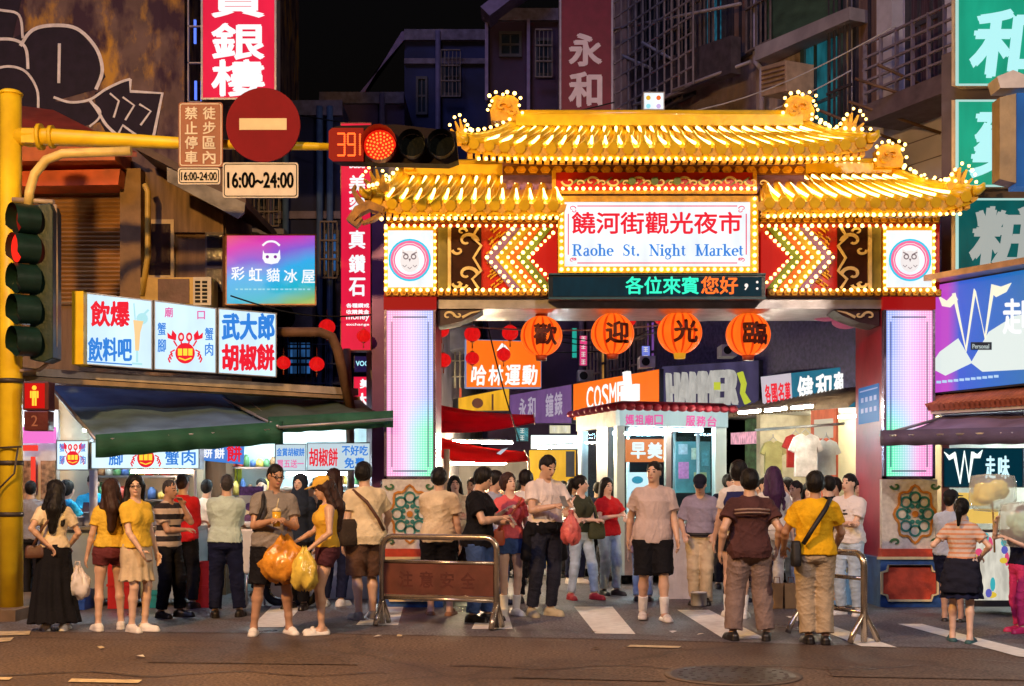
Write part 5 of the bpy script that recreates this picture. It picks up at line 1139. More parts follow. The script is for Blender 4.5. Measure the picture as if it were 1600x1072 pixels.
mm = mb(T); mm.prism([(411, 391), (413, 396), (434, 396), (437, 390), (438, 404), (434, 411), (424, 413), (414, 411), (410, 404)], .004, .007); mm.stroke(spl([(410, 384), (418, 378), (429, 378), (437, 384)]), 3, .004, .007); mm.build('cat_emblem', WL, e); mm = mb(T); mm.disc(417.5, 401.5, 2.6, .0075, .009, 10); mm.disc(430, 401.5, 2.6, .0075, .009, 10); mm.build('cat_eye', em('violet eye', (.3, .04, .4), .7), e)
# red hanging signs
REDS = em('backlit red', (.80, .012, .055), .85, .12, 1.5)
T = PX(18.4); e = sign('hanging_sign', 'tall red light box with big white characters beside the graffiti wall', 'sign', T, 314, 432, -90, 156, REDS, ALU, .3, 3)
lettering(e, T, [(c, 330, 414, y, y+58) for c, y in (('買', -30), ('銀', 36), ('樓', 93))], WL, bold=.022)
m = mb(T); 
for x in (286, 308): m.panel(x, x+2, 170, -90, -.3, -.25)
for y in (30, 88, 150): m.panel(286, 316, y+2, y, -.3, -.25)
m.build('bracket', pm('sign scaffold', (.35, .32, .38), .5), e)
m = mb(T)
for x, y0, y1 in ((290, 12, 50), (302, 10, 85), (301, 110, 158), (291, 110, 140)): m.panel(x, x+3.5, y1, y0, -.5, -.47)
m.build('neon_tube', em('blue neon', (.10, .2, 1), 1.2), e)
T = PX(17.3); e = sign('hanging_sign', 'narrow red light box naming diamonds in white, left of the gate', 'sign', T, 532, 580, 192, 548, REDS, pm('dark red edge', (.2, .01, .02), .4), .25, 1.2)
lettering(e, T, [(c, 545, 571, y, y+29) for c, y in (('美', 274), ('容', 306), ('真', 360), ('鑽', 398), ('石', 434))], WL, bold=.03); lettering(e, T, [('bubu', 546, 570, 254, 263)], WL, bold=.05); lettering(e, T, [('各種鑽戒', 541, 577, 474, 481), ('收購黃金', 541, 577, 484, 491), ('money', 541, 577, 493, 502), ('exchange', 541, 577, 505, 510)], WL, bold=.03)
T = PX(18.0); e = sign('small_sign', 'small dark sign with cyan letters under the narrow red sign', 'sign', T, 553, 581, 556, 582, em('dark sign face', (.02, .01, .06), .8), DARK, .1, 1); lettering(e, T, [('VOG', 556, 576, 564, 572)], em('cyan lettering', (.4, .85, .95), 1), bold=.04)
e = sign('small_sign', 'small red sign with white characters low behind the awning end', 'sign', T, 552, 582, 588, 638, REDS, DARK, .1, 1); lettering(e, T, [('美', 562, 579, 592, 607), ('大', 556, 576, 614, 634)], WL, bold=.04)
m = MB(); a = P(581, 0, 17.0); b = P(601, 0, 17.0); m.box(a.x, b.x, 17.0, 17.5, .005, P(0, 318, 17).z); one(m, 'steel_column', pm('violet steel column', (.16, .08, .28), .3, .3, 1.5, .05, metal=.5), 'narrow violet steel column just left of the left gate pillar', 'column')
# ------------------------------------------------------------------ the corner stall on the left
TUBE = em('fluorescent tube', (.72, .93, 1), 105); TUBEW = em('warm tube', (1, .80, .50), 480)
PLAST = lambda n, c, r=.4: pm('plastic '+n, c, r, .2, 4, .1)
PALE = pm('pale tiled wall', (.46, .58, .60), .45, .15, 2, .1); CREAMW = pm('cream wall', (.62, .56, .40), .6, .2, 2, .15)
m = MB(); a = P(92, 0, 17.5); b = P(318, 0, 17.5); m.box(a.x, b.x, 17.5, 17.6, .005, 2.75); one(m, 'stall_wall', CREAMW, 'cream back wall of the crab stall under the awning', 'wall')
m = MB(); a = P(318, 0, 18.3); b = P(598, 0, 18.3); m.box(a.x, b.x, 18.3, 18.4, .005, 2.9); one(m, 'stall_wall', PALE, 'pale tiled back wall behind the pepper bun stall', 'wall')
T = PX(15.95); e = sign('crab_sign', 'small square lit sign with a red crab on the stall corner', 'sign', T, 88, 139, 688, 735, em('backlit cyan white', (.70, .92, 1), 1.0), ALU, .25, 1.5); crab(T, e, 114, 716, .62); lettering(e, T, [(c, x, x+8, y, y+13) for c, x, y in (('蟹', 93, 693), ('腳', 93, 712), ('蟹', 126, 693), ('肉', 126, 712))], BLUE_L, bold=.02)
T = PX(15.98); e = sign('crab_sign', 'long lit sign with a crab half hidden by the green awning hem', 'sign', T, 142, 312, 690, 733, em('backlit cyan white', (.70, .92, 1), 1.0), ALU, .22, 1.5); crab(T, e, 228, 716, .8); lettering(e, T, [('腳', 170, 192, 703, 727), ('蟹', 258, 280, 703, 727), ('肉', 284, 306, 703, 727)], BLUE_L, bold=.02)
def tube(label, a, b, mat=TUBE, r=.02, name='tube_light'):
    e = thing(name, label, 'lamp', (Vector(a)+Vector(b))/2); m = MB(); m.tube([a, b], r, 8); m.build('tube', mat, e); m = MB(); up = Vector((0, 0, .035)); m.beam(Vector(a)+up, Vector(b)+up, .07, .03); m.build('fitting', ALU, e); return e
tube('long warm tube under the crab sign', P(205, 737, 16.1), P(300, 737, 16.1), em('peach tube', (1, .66, .45), 70))
tube('white tube under the pepper bun banners', P(448, 740, 17.4), P(570, 740, 17.4)); tube('white tube in the awning behind the crab stall', P(130, 672, 16.9), P(280, 672, 16.9)); tube('white tube over the pale tiled wall', P(350, 668, 17.7), P(520, 664, 17.7))
T = PX(16.6, 16.7, 312, 382); 
def banner(label, T, q, face, items, edge=None):
    e = thing('banner_sign', label, 'sign', T(q[0][0], q[3][1], 0)); m = mb(T); m.prism(q, -.02, 0); m.build('board', face, e)
    m = mb(T); m.stroke(list(q)+[q[0]], 1.8, .0, .004); m.build('edge', edge or BLUE_L, e)
    for tx, mt, it in items: lettering(e, T, [(tx,)+it], mt, bold=.03)
    return e
PW = pm('white vinyl banner', (.68, .72, .72), .5, .1)
RP = pm('red vinyl lettering', (.60, .02, .04), .5); BP = pm('blue vinyl lettering', (.03, .14, .52), .5)
banner('tilted white banner with blue and red characters between the awnings', T, [(312, 692), (382, 697), (380, 725), (310, 718)], em('blue lit vinyl', (.10, .28, .80), .7), [('餅', WL, (316, 332, 698, 716)), ('餅', WL, (335, 351, 700, 717)), ('餅', RED_L, (354, 378, 694, 722))])
T = PX(17.0); VIN = em('lit vinyl', (.66, .82, .90), .75)
banner('lit banner with small blue over pink characters behind the man in grey', T, [(430, 694), (478, 694), (478, 736), (430, 736)], VIN, [('金賞胡椒餅', BLUE_L, (432, 476, 700, 713)), ('買五送一', em('pink vinyl', (.8, .2, .42), .9), (433, 475, 718, 731))], DARK)
banner('wide lit banner reading pepper bun in red and free in blue', T, [(480, 692), (578, 692), (578, 735), (480, 735)], VIN, [('胡椒餅', RED_L, (483, 528, 700, 729)), ('不好吃', BLUE_L, (534, 575, 696, 712)), ('免費', BLUE_L, (538, 570, 715, 732))], DARK)
# counter with things on it
cn = thing('stall_counter', 'pale blue steel counter of the crab stall', 'counter', (P(200, 0, 15.9).x, 16.2, 0)); SB = pm('pale blue steel', (.38, .48, .56), .35, .25, 2, .08, metal=.3)
m = MB(); m.box(P(96, 0, 15.9).x, P(304, 0, 15.9).x, 15.95, 16.6, .10, .96); m.build('cabinet', SB, cn, bevel=.01)
m = MB(); m.box(P(92, 0, 15.9).x, P(307, 0, 15.9).x, 15.88, 16.65, .96, 1.0); m.build('worktop', STEEL, cn)
m = MB()
for x in (100, 168, 236, 300): m.box(P(x, 0, 15.9).x-.02, P(x, 0, 15.9).x+.02, 16.0, 16.55, .005, .10)
m.build('leg', STEEL, cn)
m = MB(); m.tube([P(305, 735, 15.95), P(306, 830, 15.95)], .018, 8); m.tube([P(146, 735, 15.95), P(146, 832, 15.95)], .05, 10); m.build('post', pm('white post', (.68, .66, .70), .4, .1), cn)
r_ = random.Random(5)
def pot(name, label, x, Y, z, r, h, mat, cat='pot'):
    m = MB(); m.lathe((x, Y, z), [(r*.85, 0), (r, h*.1), (r, h), (r*1.06, h), (r*1.06, h+.015), (r*.9, h+.012), (r*.9, h*.6)], 16); return one(m, name, mat, label, cat, loc=(x, Y, z))
for px, r, h, mt, lb in ((122, .10, .10, STEEL, 'steel bowl at the left end of the crab counter'), (140, .07, .16, PLAST('white', (.7, .7, .68)), 'white tub beside the steel bowl on the crab counter'), (248, .12, .16, STEEL, 'steel pot on the crab counter behind the striped shirt'), (292, .08, .12, PLAST('tan', (.5, .35, .18)), 'tan tub at the right end of the crab counter')):
    pot('bowl' if h < .12 else 'pot', lb, P(px, 0, 16.2).x, 16.2, 1.0, r, h, mt)
c2 = thing('bun_counter', 'white tiled counter and oven of the pepper bun stall', 'counter', (P(500, 0, 16.9).x, 17.2, 0))
m = MB(); m.box(P(448, 0, 16.9).x, P(594, 0, 16.9).x, 16.95, 17.7, .005, 1.0); m.build('cabinet', pm('white tile', (.60, .62, .62), .35, .12), c2, bevel=.01)
m = MB(); m.lathe((P(470, 0, 17.2).x, 17.25, 1.0), [(.30, 0), (.34, .2), (.33, .45), (.22, .5), (.2, .46)], 20); m.build('oven', pm('clay oven', (.30, .17, .10), .8, .3), c2)
# crates, buckets, cooler, poster
def crate(label, px0, px1, Y, h, mat, dep=.4, name='crate', cat='crate'):
    a, b = P(px0, 0, Y).x, P(px1, 0, Y).x; e = thing(name, label, cat, ((a+b)/2, Y+dep/2, 0)); m = MB(); t = .02
    m.box(a, b, Y, Y+t, .008, h); m.box(a, b, Y+dep-t, Y+dep, .008, h); m.box(a, a+t, Y+t, Y+dep-t, .008, h); m.box(b-t, b, Y+t, Y+dep-t, .008, h); m.box(a+t, b-t, Y+t, Y+dep-t, .008, .03); m.build('body', mat, e)
    m = MB(); m.box(a-.012, b+.012, Y-.012, Y-.001, h-.05, h+.01); m.box(a-.012, b+.012, Y-.010, Y-.001, h*.45, h*.45+.03); m.build('rib', mat, e); return e
crate('tall red plastic bin beside the striped shirt man', 302, 326, 15.75, .56, PLAST('red', (.55, .02, .02))); crate('red plastic bin behind the two girls in yellow', 168, 204, 15.6, .62, PLAST('red', (.55, .02, .02)), .3); crate('blue plastic crate on the ground behind the long black skirt', 112, 132, 15.45, .24, PLAST('blue', (.02, .08, .45)))
crate('teal plastic crate on the ground right of the striped shirt man', 226, 244, 15.7, .22, PLAST('teal', (.02, .30, .32)))
m = MB(); a = P(376, 0, 15.9).x; b = P(412, 0, 15.9).x; e = thing('cooler', 'white plastic cooler on a thin stand behind the grey polo man', 'cooler', ((a+b)/2, 16, 0)); m.box(a, b, 15.8, 16.15, .42, .98); m.build('box', PLAST('white', (.7, .7, .68)), e, bevel=.03); m = MB(); m.box(a-.015, b+.015, 15.78, 16.17, .99, 1.06); m.build('lid', PLAST('grey white', (.55, .55, .56)), e, bevel=.02); m = MB(); [m.tube([(x, y, .005), (x, y, .42)], .015, 6) for x in (a+.03, b-.03) for y in (15.83, 16.12)]; m.build('stand', STEEL, e)
T = PX(16.5); e = thing('poster', 'purple and white picture poster behind the pale green shirt man', 'poster', T(392, 838, 0)); m = mb(T); m.panel(374, 412, 838, 760, -.03, 0); m.build('board', PW, e); m = mb(T); m.panel(374, 412, 774, 760, .0, .004); m.disc(393, 792, 11, 0, .004, 14, 7); m.disc(388, 815, 9, 0, .0045, 12, 12); m.disc(402, 822, 7, 0, .005, 12, 9); m.build('picture', pm('violet print', (.14, .07, .30), .5, .6, 20), e); m = mb(T); m.panel(376, 380, 948, 838, -.03, -.01); m.panel(406, 410, 948, 838, -.03, -.01); m.build('stand', STEEL, e)
# shelves and goods in the stalls
SHR = random.Random(12)
def shelf(label, px0, px1, Y, z, n, goods):
    a, b = P(px0, 0, Y).x, P(px1, 0, Y).x; e = thing('wall_shelf', label, 'shelf', ((a+b)/2, Y, z)); m = MB(); m.box(a, b, Y-.22, Y, z, z+.025); m.build('board', STEEL, e); m = MB(); [m.box(x-.012, x+.012, Y-.2, Y-.001, z-.12, z) for x in (a+.08, b-.08)]; m.build('bracket', ALU, e)
    for k in range(n):
        x = a+.1+(b-a-.2)*k/(n-1); h = SHR.uniform(.10, .24); r = SHR.uniform(.035, .07); c = SHR.choice(goods); m = MB(); m.lathe((x, Y-.11, z+.028), [(r, 0), (r, h*.75), (r*.6, h*.85), (r*.55, h)], 12); o = m.build('jar', PLAST('jar %d%d%d' % tuple(int(q*9) for q in c), c), loc=(x, Y-.11, z+.028)); tag(o, 'jars and bottles ranged on the stall wall shelves', 'jar', 'jars on the stall shelves')
GDS = ((.7, .1, .06), (.75, .5, .1), (.6, .6, .55), (.12, .3, .12), (.1, .2, .5), (.3, .15, .06))
shelf('upper wall shelf of jars in the crab stall', 150, 300, 17.48, 1.62, 11, GDS); shelf('lower wall shelf of jars in the crab stall', 150, 300, 17.48, 1.30, 9, GDS); shelf('upper wall shelf behind the pepper bun stall', 335, 440, 18.28, 1.75, 9, GDS); shelf('lower wall shelf behind the pepper bun stall', 335, 440, 18.28, 1.35, 8, GDS); shelf('short wall shelf right of the clay oven', 500, 590, 18.28, 1.5, 7, GDS)
m = MB(); a = P(344, 0, 18.2).x; m.box(a, a+.06, 18.2, 18.28, .005, 2.8); one(m, 'wall_post', pm('dark blue post', (.03, .08, .16), .5), 'dark blue upright post on the pale tiled wall', 'post')
for k, (px, c) in enumerate(((362, (.75, .7, .05)), (370, (.6, .65, .05)))): m = MB(); a = P(px, 0, 18.15).x; m.box(a, a+.05, 18.2, 18.26, 1.1, 2.5); one(m, 'hanging_strip', pm('yellow strip %d' % k, c, .6), ('left', 'right')[k]+' yellow strip hanging on the pale tiled wall', 'strip')
# scooter
sc_ = thing('scooter', 'dark motor scooter parked behind the couple with the orange bag', 'scooter', (P(445, 0, 15.9).x, 16.0, 0)); x0 = P(408, 0, 15.9).x; x1 = P(492, 0, 15.9).x; yy = 16.05; L_ = x1-x0
for nm, x in (('wheel', x0+.22), ('wheel', x1-.18)):
    m = MB(); m.smooth = True; ps_ = [(x+.20*math.cos(t), yy, .235+.20*math.sin(t)) for t in np.linspace(0, 2*math.pi, 21)]; m.tube(ps_, .05, 8, False); w_ = m.build(nm, pm('tyre', (.012, .012, .013), .8), sc_); m = MB(); m.smooth = True; m.tube([(x, yy-.03, .235), (x, yy+.03, .235)], .13, 16); m.build('rim', STEEL, w_)
cx0 = (x0+x1)/2
m = MB(); m.beam((x0+.2, yy, .5), (cx0, yy, .32), .26, .22); m.beam((cx0-.05, yy, .30), (x1-.2, yy, .34), .28, .10); m.beam((x1-.22, yy, .3), (x1-.30, yy, .95), .34, .10, up=(1, 0, 0)); m.beam((x0-.05, yy, .56), (cx0+.05, yy, .52), .30, .16); m.build('body', pm('dark blue scooter paint', (.02, .03, .08), .25, .2, coat=.6), sc_, bevel=.03)
m = MB(); m.beam((x0, yy, .70), (cx0+.1, yy, .68), .26, .12); m.build('seat', BLACKP, sc_, bevel=.03); m = MB(); m.tube([(x1-.34, yy-.32, 1.02), (x1-.30, yy-.1, .99), (x1-.30, yy+.1, .99), (x1-.34, yy+.32, 1.02)], .018, 8); m.tube([(x1-.30, yy, .98), (x1-.18, yy, .3)], .03, 8); m.build('handlebar', STEEL, sc_)
# shop beyond the pole at the far left
fs = thing('corner_shop', 'brightly lit shop front with a pink sign at the far left edge', 'shop', (P(20, 0, 17.4).x, 17.4, 0)); T = PX(17.4)
m = mb(T); m.panel(-120, 90, 932, 640, -.1, -.02); m.build('back_wall', pm('white shop wall', (.60, .66, .72), .5, .2), fs)
m = mb(T); m.panel(36, 92, 693, 668, .1, .2); m.build('pink_sign', em('pink sign', (.85, .18, .62), .9), fs); m = mb(T); m.panel(40, 64, 705, 696, .1, .14); m.panel(54, 60, 765, 714, .1, .14); m.build('red_sign', em('red strip sign', (.85, .05, .03), .9), fs)
m = mb(T)
for k in range(4): m.panel(-30+k*32, -8+k*32, 800-k % 2*20, 720, .0, .06)
m.build('display_case', pm('shop goods', (.35, .22, .12), .6, .8, 14), fs); m = mb(T); m.panel(-80, 88, 663, 655, .1, .2); m.build('light_panel', em('shop light', (.8, .95, 1), 9), fs)
m = mb(PX(17.0)); m.panel(-60, 60, 932, 838, -.2, .0); m.build('counter', SB, fs)
# ------------------------------------------------------------------ W shop at the right
TW = PX(16.3, 15.2, 1465, 1600)
def yw(T, px, z): 
    p = T(px, HZ, 0); return HZ-(z-CH)*F/p.y
ws = thing('corner_building', 'dark corner shop building at the right edge of the street', 'building', TW(1560, HZ, 0)-Vector((0, 0, CH)))
m = mb(TW); m.prism([(1466, yw(TW, 1466, 7)), (1720, yw(TW, 1720, 7)), (1720, yw(TW, 1720, 2.72)), (1466, yw(TW, 1466, 2.72))], -.4, -.06); m.build('wall', pm('grey rendered wall', (.16, .13, .17), .8, .3, 2, .2), ws)
m = mb(TW); m.prism([(1466, yw(TW, 1466, 2.72)), (1720, yw(TW, 1720, 2.72)), (1720, yw(TW, 1720, .01)), (1466, yw(TW, 1466, .01))], -2.6, -2.5); m.build('back_wall', pm('cream shop wall', (.55, .50, .40), .6, .3, 3), ws)
m = mb(TW); m.prism([(1466, yw(TW, 1466, 2.72)), (1478, yw(TW, 1478, 2.72)), (1478, yw(TW, 1478, .01)), (1466, yw(TW, 1466, .01))], -2.5, -.06); m.build('door_post', pm('pale jamb', (.50, .46, .36), .5, .2), ws)
# big sign
e = thing('cafe_sign', 'large blue light box with a white W over the right awning', 'sign', TW(1530, 615, 0))
m = mb(TW); m.prism([(1465, 446), (1660, 412), (1660, 598), (1465, 618)], -.05, .16); m.build('housing', DARK, e)
def wgrad():
    m = bpy.data.materials.new('blue backlit panel'); N, L, b = nodes_of(m); tc = N.new('ShaderNodeTexCoord'); sx = N.new('ShaderNodeSeparateXYZ'); L.new(tc.outputs['Object'], sx.inputs[0]); mr = N.new('ShaderNodeMapRange'); mr.inputs[1].default_value = TW(1467, 0, 0).x; mr.inputs[2].default_value = TW(1600, 0, 0).x; L.new(sx.outputs[0], mr.inputs[0])
    rp = N.new('ShaderNodeValToRGB'); E = rp.color_ramp.elements; E[0].color = (.50, .06, .55, 1); E[1].color = (.01, .16, .42, 1); q = E.new(.14); q.color = (.02, .10, .62, 1); q = E.new(.5); q.color = (.0, .13, .55, 1); L.new(mr.outputs[0], rp.inputs[0]); L.new(rp.outputs[0], b.inputs['Emission Color']); b.inputs['Emission Strength'].default_value = .8; b.inputs['Base Color'].default_value = (.05, .05, .08, 1); return m
m = mb(TW); m.prism([(1468, 449), (1658, 416), (1658, 595), (1468, 615)], .16, .17); pn = m.build('panel', wgrad(), e)
m = mb(TW); m.prism([(1467, 575), (1483, 551), (1512, 530), (1534, 568), (1492, 588)], .172, .176); m.prism([(1532, 568), (1560, 520), (1600, 495), (1660, 486), (1660, 576), (1550, 582)], .172, .1765); m.build('pale_shape', em('pale lettering', (.78, .88, .85), .85), pn)
m = mb(TW); m.stroke([(1506, 460), (1525, 548), (1539, 455), (1555, 530), (1567, 452)], [5, 6, 5, 6, 5], .178, .19); m.prism([(1482, 464), (1495, 472), (1507, 460), (1512, 470), (1500, 482), (1488, 480)], .178, .189); m.prism([(1565, 446), (1580, 450), (1596, 444), (1588, 458), (1572, 466), (1564, 458)], .178, .189); m.build('w_lettering', em('cream lettering', (.92, .88, .68), .95), pn)
m = mb(TW); m.panel(1533, 1565, 548, 536, .178, .19); m.build('name_plate', pm('dark plate', (.02, .05, .09), .4), pn); lettering(pn, TW, [('Personal', 1536, 1562, 539, 546)], em('pale small lettering', (.5, .6, .6), .8), bold=.02, c=.191); lettering(pn, TW, [('走', 1582, 1612, 468, 524), ('味', 1612, 1640, 466, 524)], em('white lettering', (.9, .92, .95), .95), bold=.04, c=.178)
m = mb(TW); 
for k in range(11): m.panel(1478+k*9, 1485+k*9, 600-k*.9, 596-k*.9, .172, .176)
m.build('small_marks', em('pale blue marks', (.45, .65, .9), .9), pn)
m = mb(TW); m.prism([(1463, 438), (1660, 404), (1660, 414), (1463, 447)], .0, .45); m.build('hood', pm('copper hood', (.55, .36, .24), .35, .3, metal=.5), e)
# tile ledge, awning
m = MB(); 
for k in range(24): p = TW(1472+k*8, yw(TW, 1472+k*8, 2.66), .0); q = TW(1472+k*8, yw(TW, 1472+k*8, 2.48), .38); m.tube([p, q], .055, 8)
m.build('tile_ledge', pm('red clay tile', (.40, .12, .06), .6, .3), ws)
m = mb(TW); m.prism([(1470, yw(TW, 1470, 2.47)), (1700, yw(TW, 1700, 2.47)), (1700, yw(TW, 1700, 2.40)), (1470, yw(TW, 1470, 2.40))], -.06, .34); m.build('ledge', pm('white ledge', (.62, .60, .60), .5), ws)
e = awning('awning', 'violet grey awning lit pink above the corner shop', [P(1476, 650, 16.0), P(1700, 640, 14.6)], [P(1376, 677, 15.3), P(1640, 671, 13.7)], .15, fabric('violet tarpaulin', (.24, .18, .30)), fabric('dark violet tarpaulin', (.12, .10, .20))); m = MB(); m.tube([P(1476, 652, 16), P(1376, 680, 15.3)], .02, 6); m.tube([P(1376, 681, 15.3), P(1640, 675, 13.7)], .02, 6); m.build('frame_rod', ALU, e)
# shopfront goods
T = PX(15.9, 15.0, 1476, 1600); e = sign('cafe_sign', 'smaller dark sign with a glowing white W inside the shop front', 'sign', T, 1474, 1600, 700, 762, em('dark teal sign', (.0, .03, .05), .8), DARK, .12, 1.5)
m = mb(T); m.stroke([(1492, 708), (1501, 754), (1508, 706), (1515, 752), (1521, 706)], [4, 4.5, 4, 4.5, 4], .004, .02); m.prism([(1476, 706), (1484, 712), (1493, 706), (1494, 714), (1484, 719)], .004, .018); m.prism([(1520, 706), (1528, 710), (1536, 703), (1532, 716), (1522, 716)], .004, .018); m.build('w_lettering', em('neon white lettering', (.85, .95, .88), 1.3), e); lettering(e, T, [('走', 1540, 1556, 712, 748), ('味', 1560, 1578, 712, 748)], em('neon cyan lettering', (.6, .9, 1), 1.1), bold=.04)
tube('white tube inside the corner shop', TW(1490, 705, -1.2), TW(1680, 700, -1.2)); tube('white tube at the back of the corner shop', TW(1500, 712, -2.2), TW(1680, 706, -2.2))
e = thing('drink_counter', 'bright poster covered drinks counter in the corner shop', 'counter', P(1560, HZ, 15.2)-Vector((0, 0, CH))); T = PX(15.3, 14.5, 1500, 1600)
m = mb(T); m.panel(1508, 1700, 948, 828, -.5, 0); m.build('cabinet', pm('black counter', (.03, .03, .04), .4), e); m = mb(T); m.panel(1512, 1660, 938, 832, .0, .01); pn = m.build('poster', em('bright poster', (.78, .74, .62), .7, .25, 6), e)
r_ = random.Random(9)
for k, (c, n) in enumerate((((.75, .08, .2), 'pink'), ((.05, .45, .5), 'teal'), ((.8, .55, .05), 'yellow'), ((.12, .12, .5), 'indigo'))):
    m = mb(T)
    for j in range(7): m.disc(r_.uniform(1518, 1640), r_.uniform(840, 930), r_.uniform(3, 8), .011, .0125+.0005*k+j*.00006, 10, r_.uniform(4, 12))
    m.build('poster_print', em('poster '+n, c, .8), pn)
m = mb(T); 
for k in range(9): m.ball(T(1530+k*7, 822-(k % 2)*7, -.12), .055, 10, 6)
m.build('oranges', pm('orange peel', (.75, .36, .02), .5, .15), e)
m = mb(PX(15.6)); m.panel(1500, 1545, 790, 770, -.3, 0); m.panel(1520, 1560, 818, 796, -.3, 0); m.build('menu_board', em('amber menu', (.85, .55, .12), .8), e)
# green vertical signs
TG = PX(15.9, 15.0, 1486, 1620)
GRN = em('backlit green', (.012, .36, .22), .8, .2, 1.5)
for lab, y0, y1, ch, face in (('top', -60, 134, '和', GRN), ('middle', 156, 292, '藥', GRN), ('lowest', 310, 432, '粧', em('dim backlit green', (.0, .10, .10), .7, .3, 2))):
    e = thing('pharmacy_sign', '%s of the three green light boxes with a white character at the right edge' % lab, 'sign', TG(1550, y1, 0), 'green light boxes'); k = .07 if y0 > 200 else 0
    m = mb(TG); m.panel(1486, 1660, y1, y0, -.5, -.01); m.build('housing', pm('cream sign side', (.60, .46, .32), .5, .2), e); m = mb(TG); m.panel(1498, 1656, y1-3, y0+3, -.01, 0); m.build('panel', face, e)
    m = mb(TG); m.panel(1494, 1498, y1, y0, -.01, .015); m.panel(1498, 1660, y1, y1-3, -.01, .015); m.panel(1498, 1660, y0+3, y0, -.01, .015); m.build('frame', em('pale green edge', (.5, .85, .8), .7), e)
    lettering(e, TG, [(ch, 1512, 1626, (14 if y0 < 0 else y0+12), y1-12)], em('pale cyan lettering', (.42, .84, .86), .95) if y0 < 200 else em('dim pale lettering', (.40, .44, .42), .8), bold=.035, skew=-.12)
T = PX(12.4); e = thing('hanging_sign', 'tan sided sign with a blue face cut by the right edge', 'sign', T(1580, 290, 0)); m = mb(T); m.prism([(1562, 152), (1588, 146), (1588, 286), (1562, 280)], -.2, .0); m.build('housing', pm('tan sign side', (.36, .23, .09), .5, .3), e); m = mb(T); m.panel(1588, 1660, 292, 146, -.2, .02); m.build('panel', em('blue sign face', (.01, .10, .32), .7, .2), e); m = mb(T); m.prism([(1555, 122), (1580, 112), (1600, 120), (1660, 118), (1660, 138), (1560, 140)], -.2, .05); m.build('cover', pm('pale cover', (.60, .52, .46), .5), e); m = mb(T); m.panel(1640, 1646, 112, -60, -.1, -.05); m.build('bracket', DARK, e)
# ------------------------------------------------------------------ buildings behind the gate
TR = PX(30.4, 15.84, 828, 1691)
def rq(m, T, x0, x1, z0, z1, c0, c1):
    """level rectangle between pixel columns x0..x1 and heights z0..z1 on a receding wall"""
    return m.prism([(x0, yw(T, x0, z0)), (x1, yw(T, x1, z0)), (x1, yw(T, x1, z1)), (x0, yw(T, x0, z1))], c0, c1)
def zof(T, px, py): p = T(px, HZ, 0); return CH+(HZ-py)*p.y/F
LIL = pm('lilac grey plaster', (.62, .58, .66), .85, .25, 1.2, .25); BRP = plaster('brown stained plaster', (.48, .37, .30), (.55, .40, .25), (.22, .15, .13), .9); DKP2 = plaster('dark stained plaster', (.26, .19, .20), (.34, .24, .18), (.11, .07, .09), .8)
BW = em('dim blue window', (.02, .08, .22), .8, .7, 3); GLS = pm('night window glass', (.02, .03, .05), .08, .3); FRM = pm('dark window frame', (.05, .045, .06), .5); CURT = pm('brown curtain', (.22, .13, .10), .8, .4, 6, .4, stretch=(3, 3, .2)); TEAL = em('teal glass with added glow', (.008, .075, .095), .8, .6, 3)  # teal pane is plain glass; its faint glow is added
def window(par, T, x0, x1, z0, z1, glassm=None, bars=0, c=.0, rows=2, cols=2, frm=None):
    m = mb(T); w = .06*F/T((x0+x1)/2, HZ, 0).y
    rq(m, T, x0, x1, z1-.07, z1, c-.02, c+.05); rq(m, T, x0, x1, z0, z0+.07, c-.02, c+.07); rq(m, T, x0, x0+w, z0+.07, z1-.07, c-.02, c+.05); rq(m, T, x1-w, x1, z0+.07, z1-.07, c-.02, c+.05)
    for k in range(1, cols): xx = x0+(x1-x0)*k/cols; rq(m, T, xx-w*.3, xx+w*.3, z0+.07, z1-.07, c-.01, c+.03)
    for k in range(1, rows): zz = z0+(z1-z0)*k/rows; rq(m, T, x0+w, x1-w, zz-.025, zz+.025, c-.01, c+.032)
    f = m.build('window', frm or FRM, par); m = mb(T); rq(m, T, x0+w*.5, x1-w*.5, z0+.04, z1-.04, c-.015, c+.004); m.build('pane', glassm or GLS, f)
    if bars:
        m = mb(T)
        for k in range(bars+1): xx = x0+(x1-x0)*k/bars; rq(m, T, xx-w*.16, xx+w*.16, z0-.1, z1+.1, c+.28, c+.30)
        for k in range(4): zz = z0-.1+(z1-z0+.2)*k/3; rq(m, T, x0, x1, zz-.015, zz+.015, c+.26, c+.32)
        m.build('window_grille', pm('rusty grille', (.16, .12, .12), .6, .4), par)
    return f
# near block
nbk = thing('apartment_building', 'lilac grey apartment block with a railed balcony right of the gate roof', 'building', TR(1400, HZ, -3)-Vector((0, 0, CH)))
m = mb(TR); rq(m, TR, 1330, 1760, 3.0, 13, -6, 0); m.build('wall', LIL, nbk)
m = mb(TR); rq(m, TR, 1408, 1572, 6.72, 6.98, -.0, .75); bal = m.build('balcony', pm('dark concrete', (.14, .10, .12), .8, .3), nbk)
m = mb(TR)
for z in (7.15, 7.32, 7.49, 7.66, 7.86): rq(m, TR, 1408, 1566, z, z+.03, .68, .72)
for k in range(7): x = 1410+k*25.5; rq(m, TR, x, x+1.6, 6.98, 7.9, .67, .73)
m.build('railing', pm('violet grey railing', (.24, .20, .26), .5), bal)
window(nbk, TR, 1418, 1476, 7.0, 9.3, pm('dim curtained glass', (.10, .06, .08), .2, .7, 9, stretch=(4, 4, .2)), 0, rows=2, cols=3); window(nbk, TR, 1336, 1384, 7.0, 9.2, CURT, 0, rows=1, cols=2)
m = mb(TR); rq(m, TR, 1388, 1412, 6.98, 13, .0, .22); m.build('pilaster', pm('pale pilaster', (.50, .46, .52), .7, .15), nbk)
m = mb(TR)
for k in range(10): z = 3.6+k*.32; rq(m, TR, 1398, 1486, z, z+.012, .0, .012)
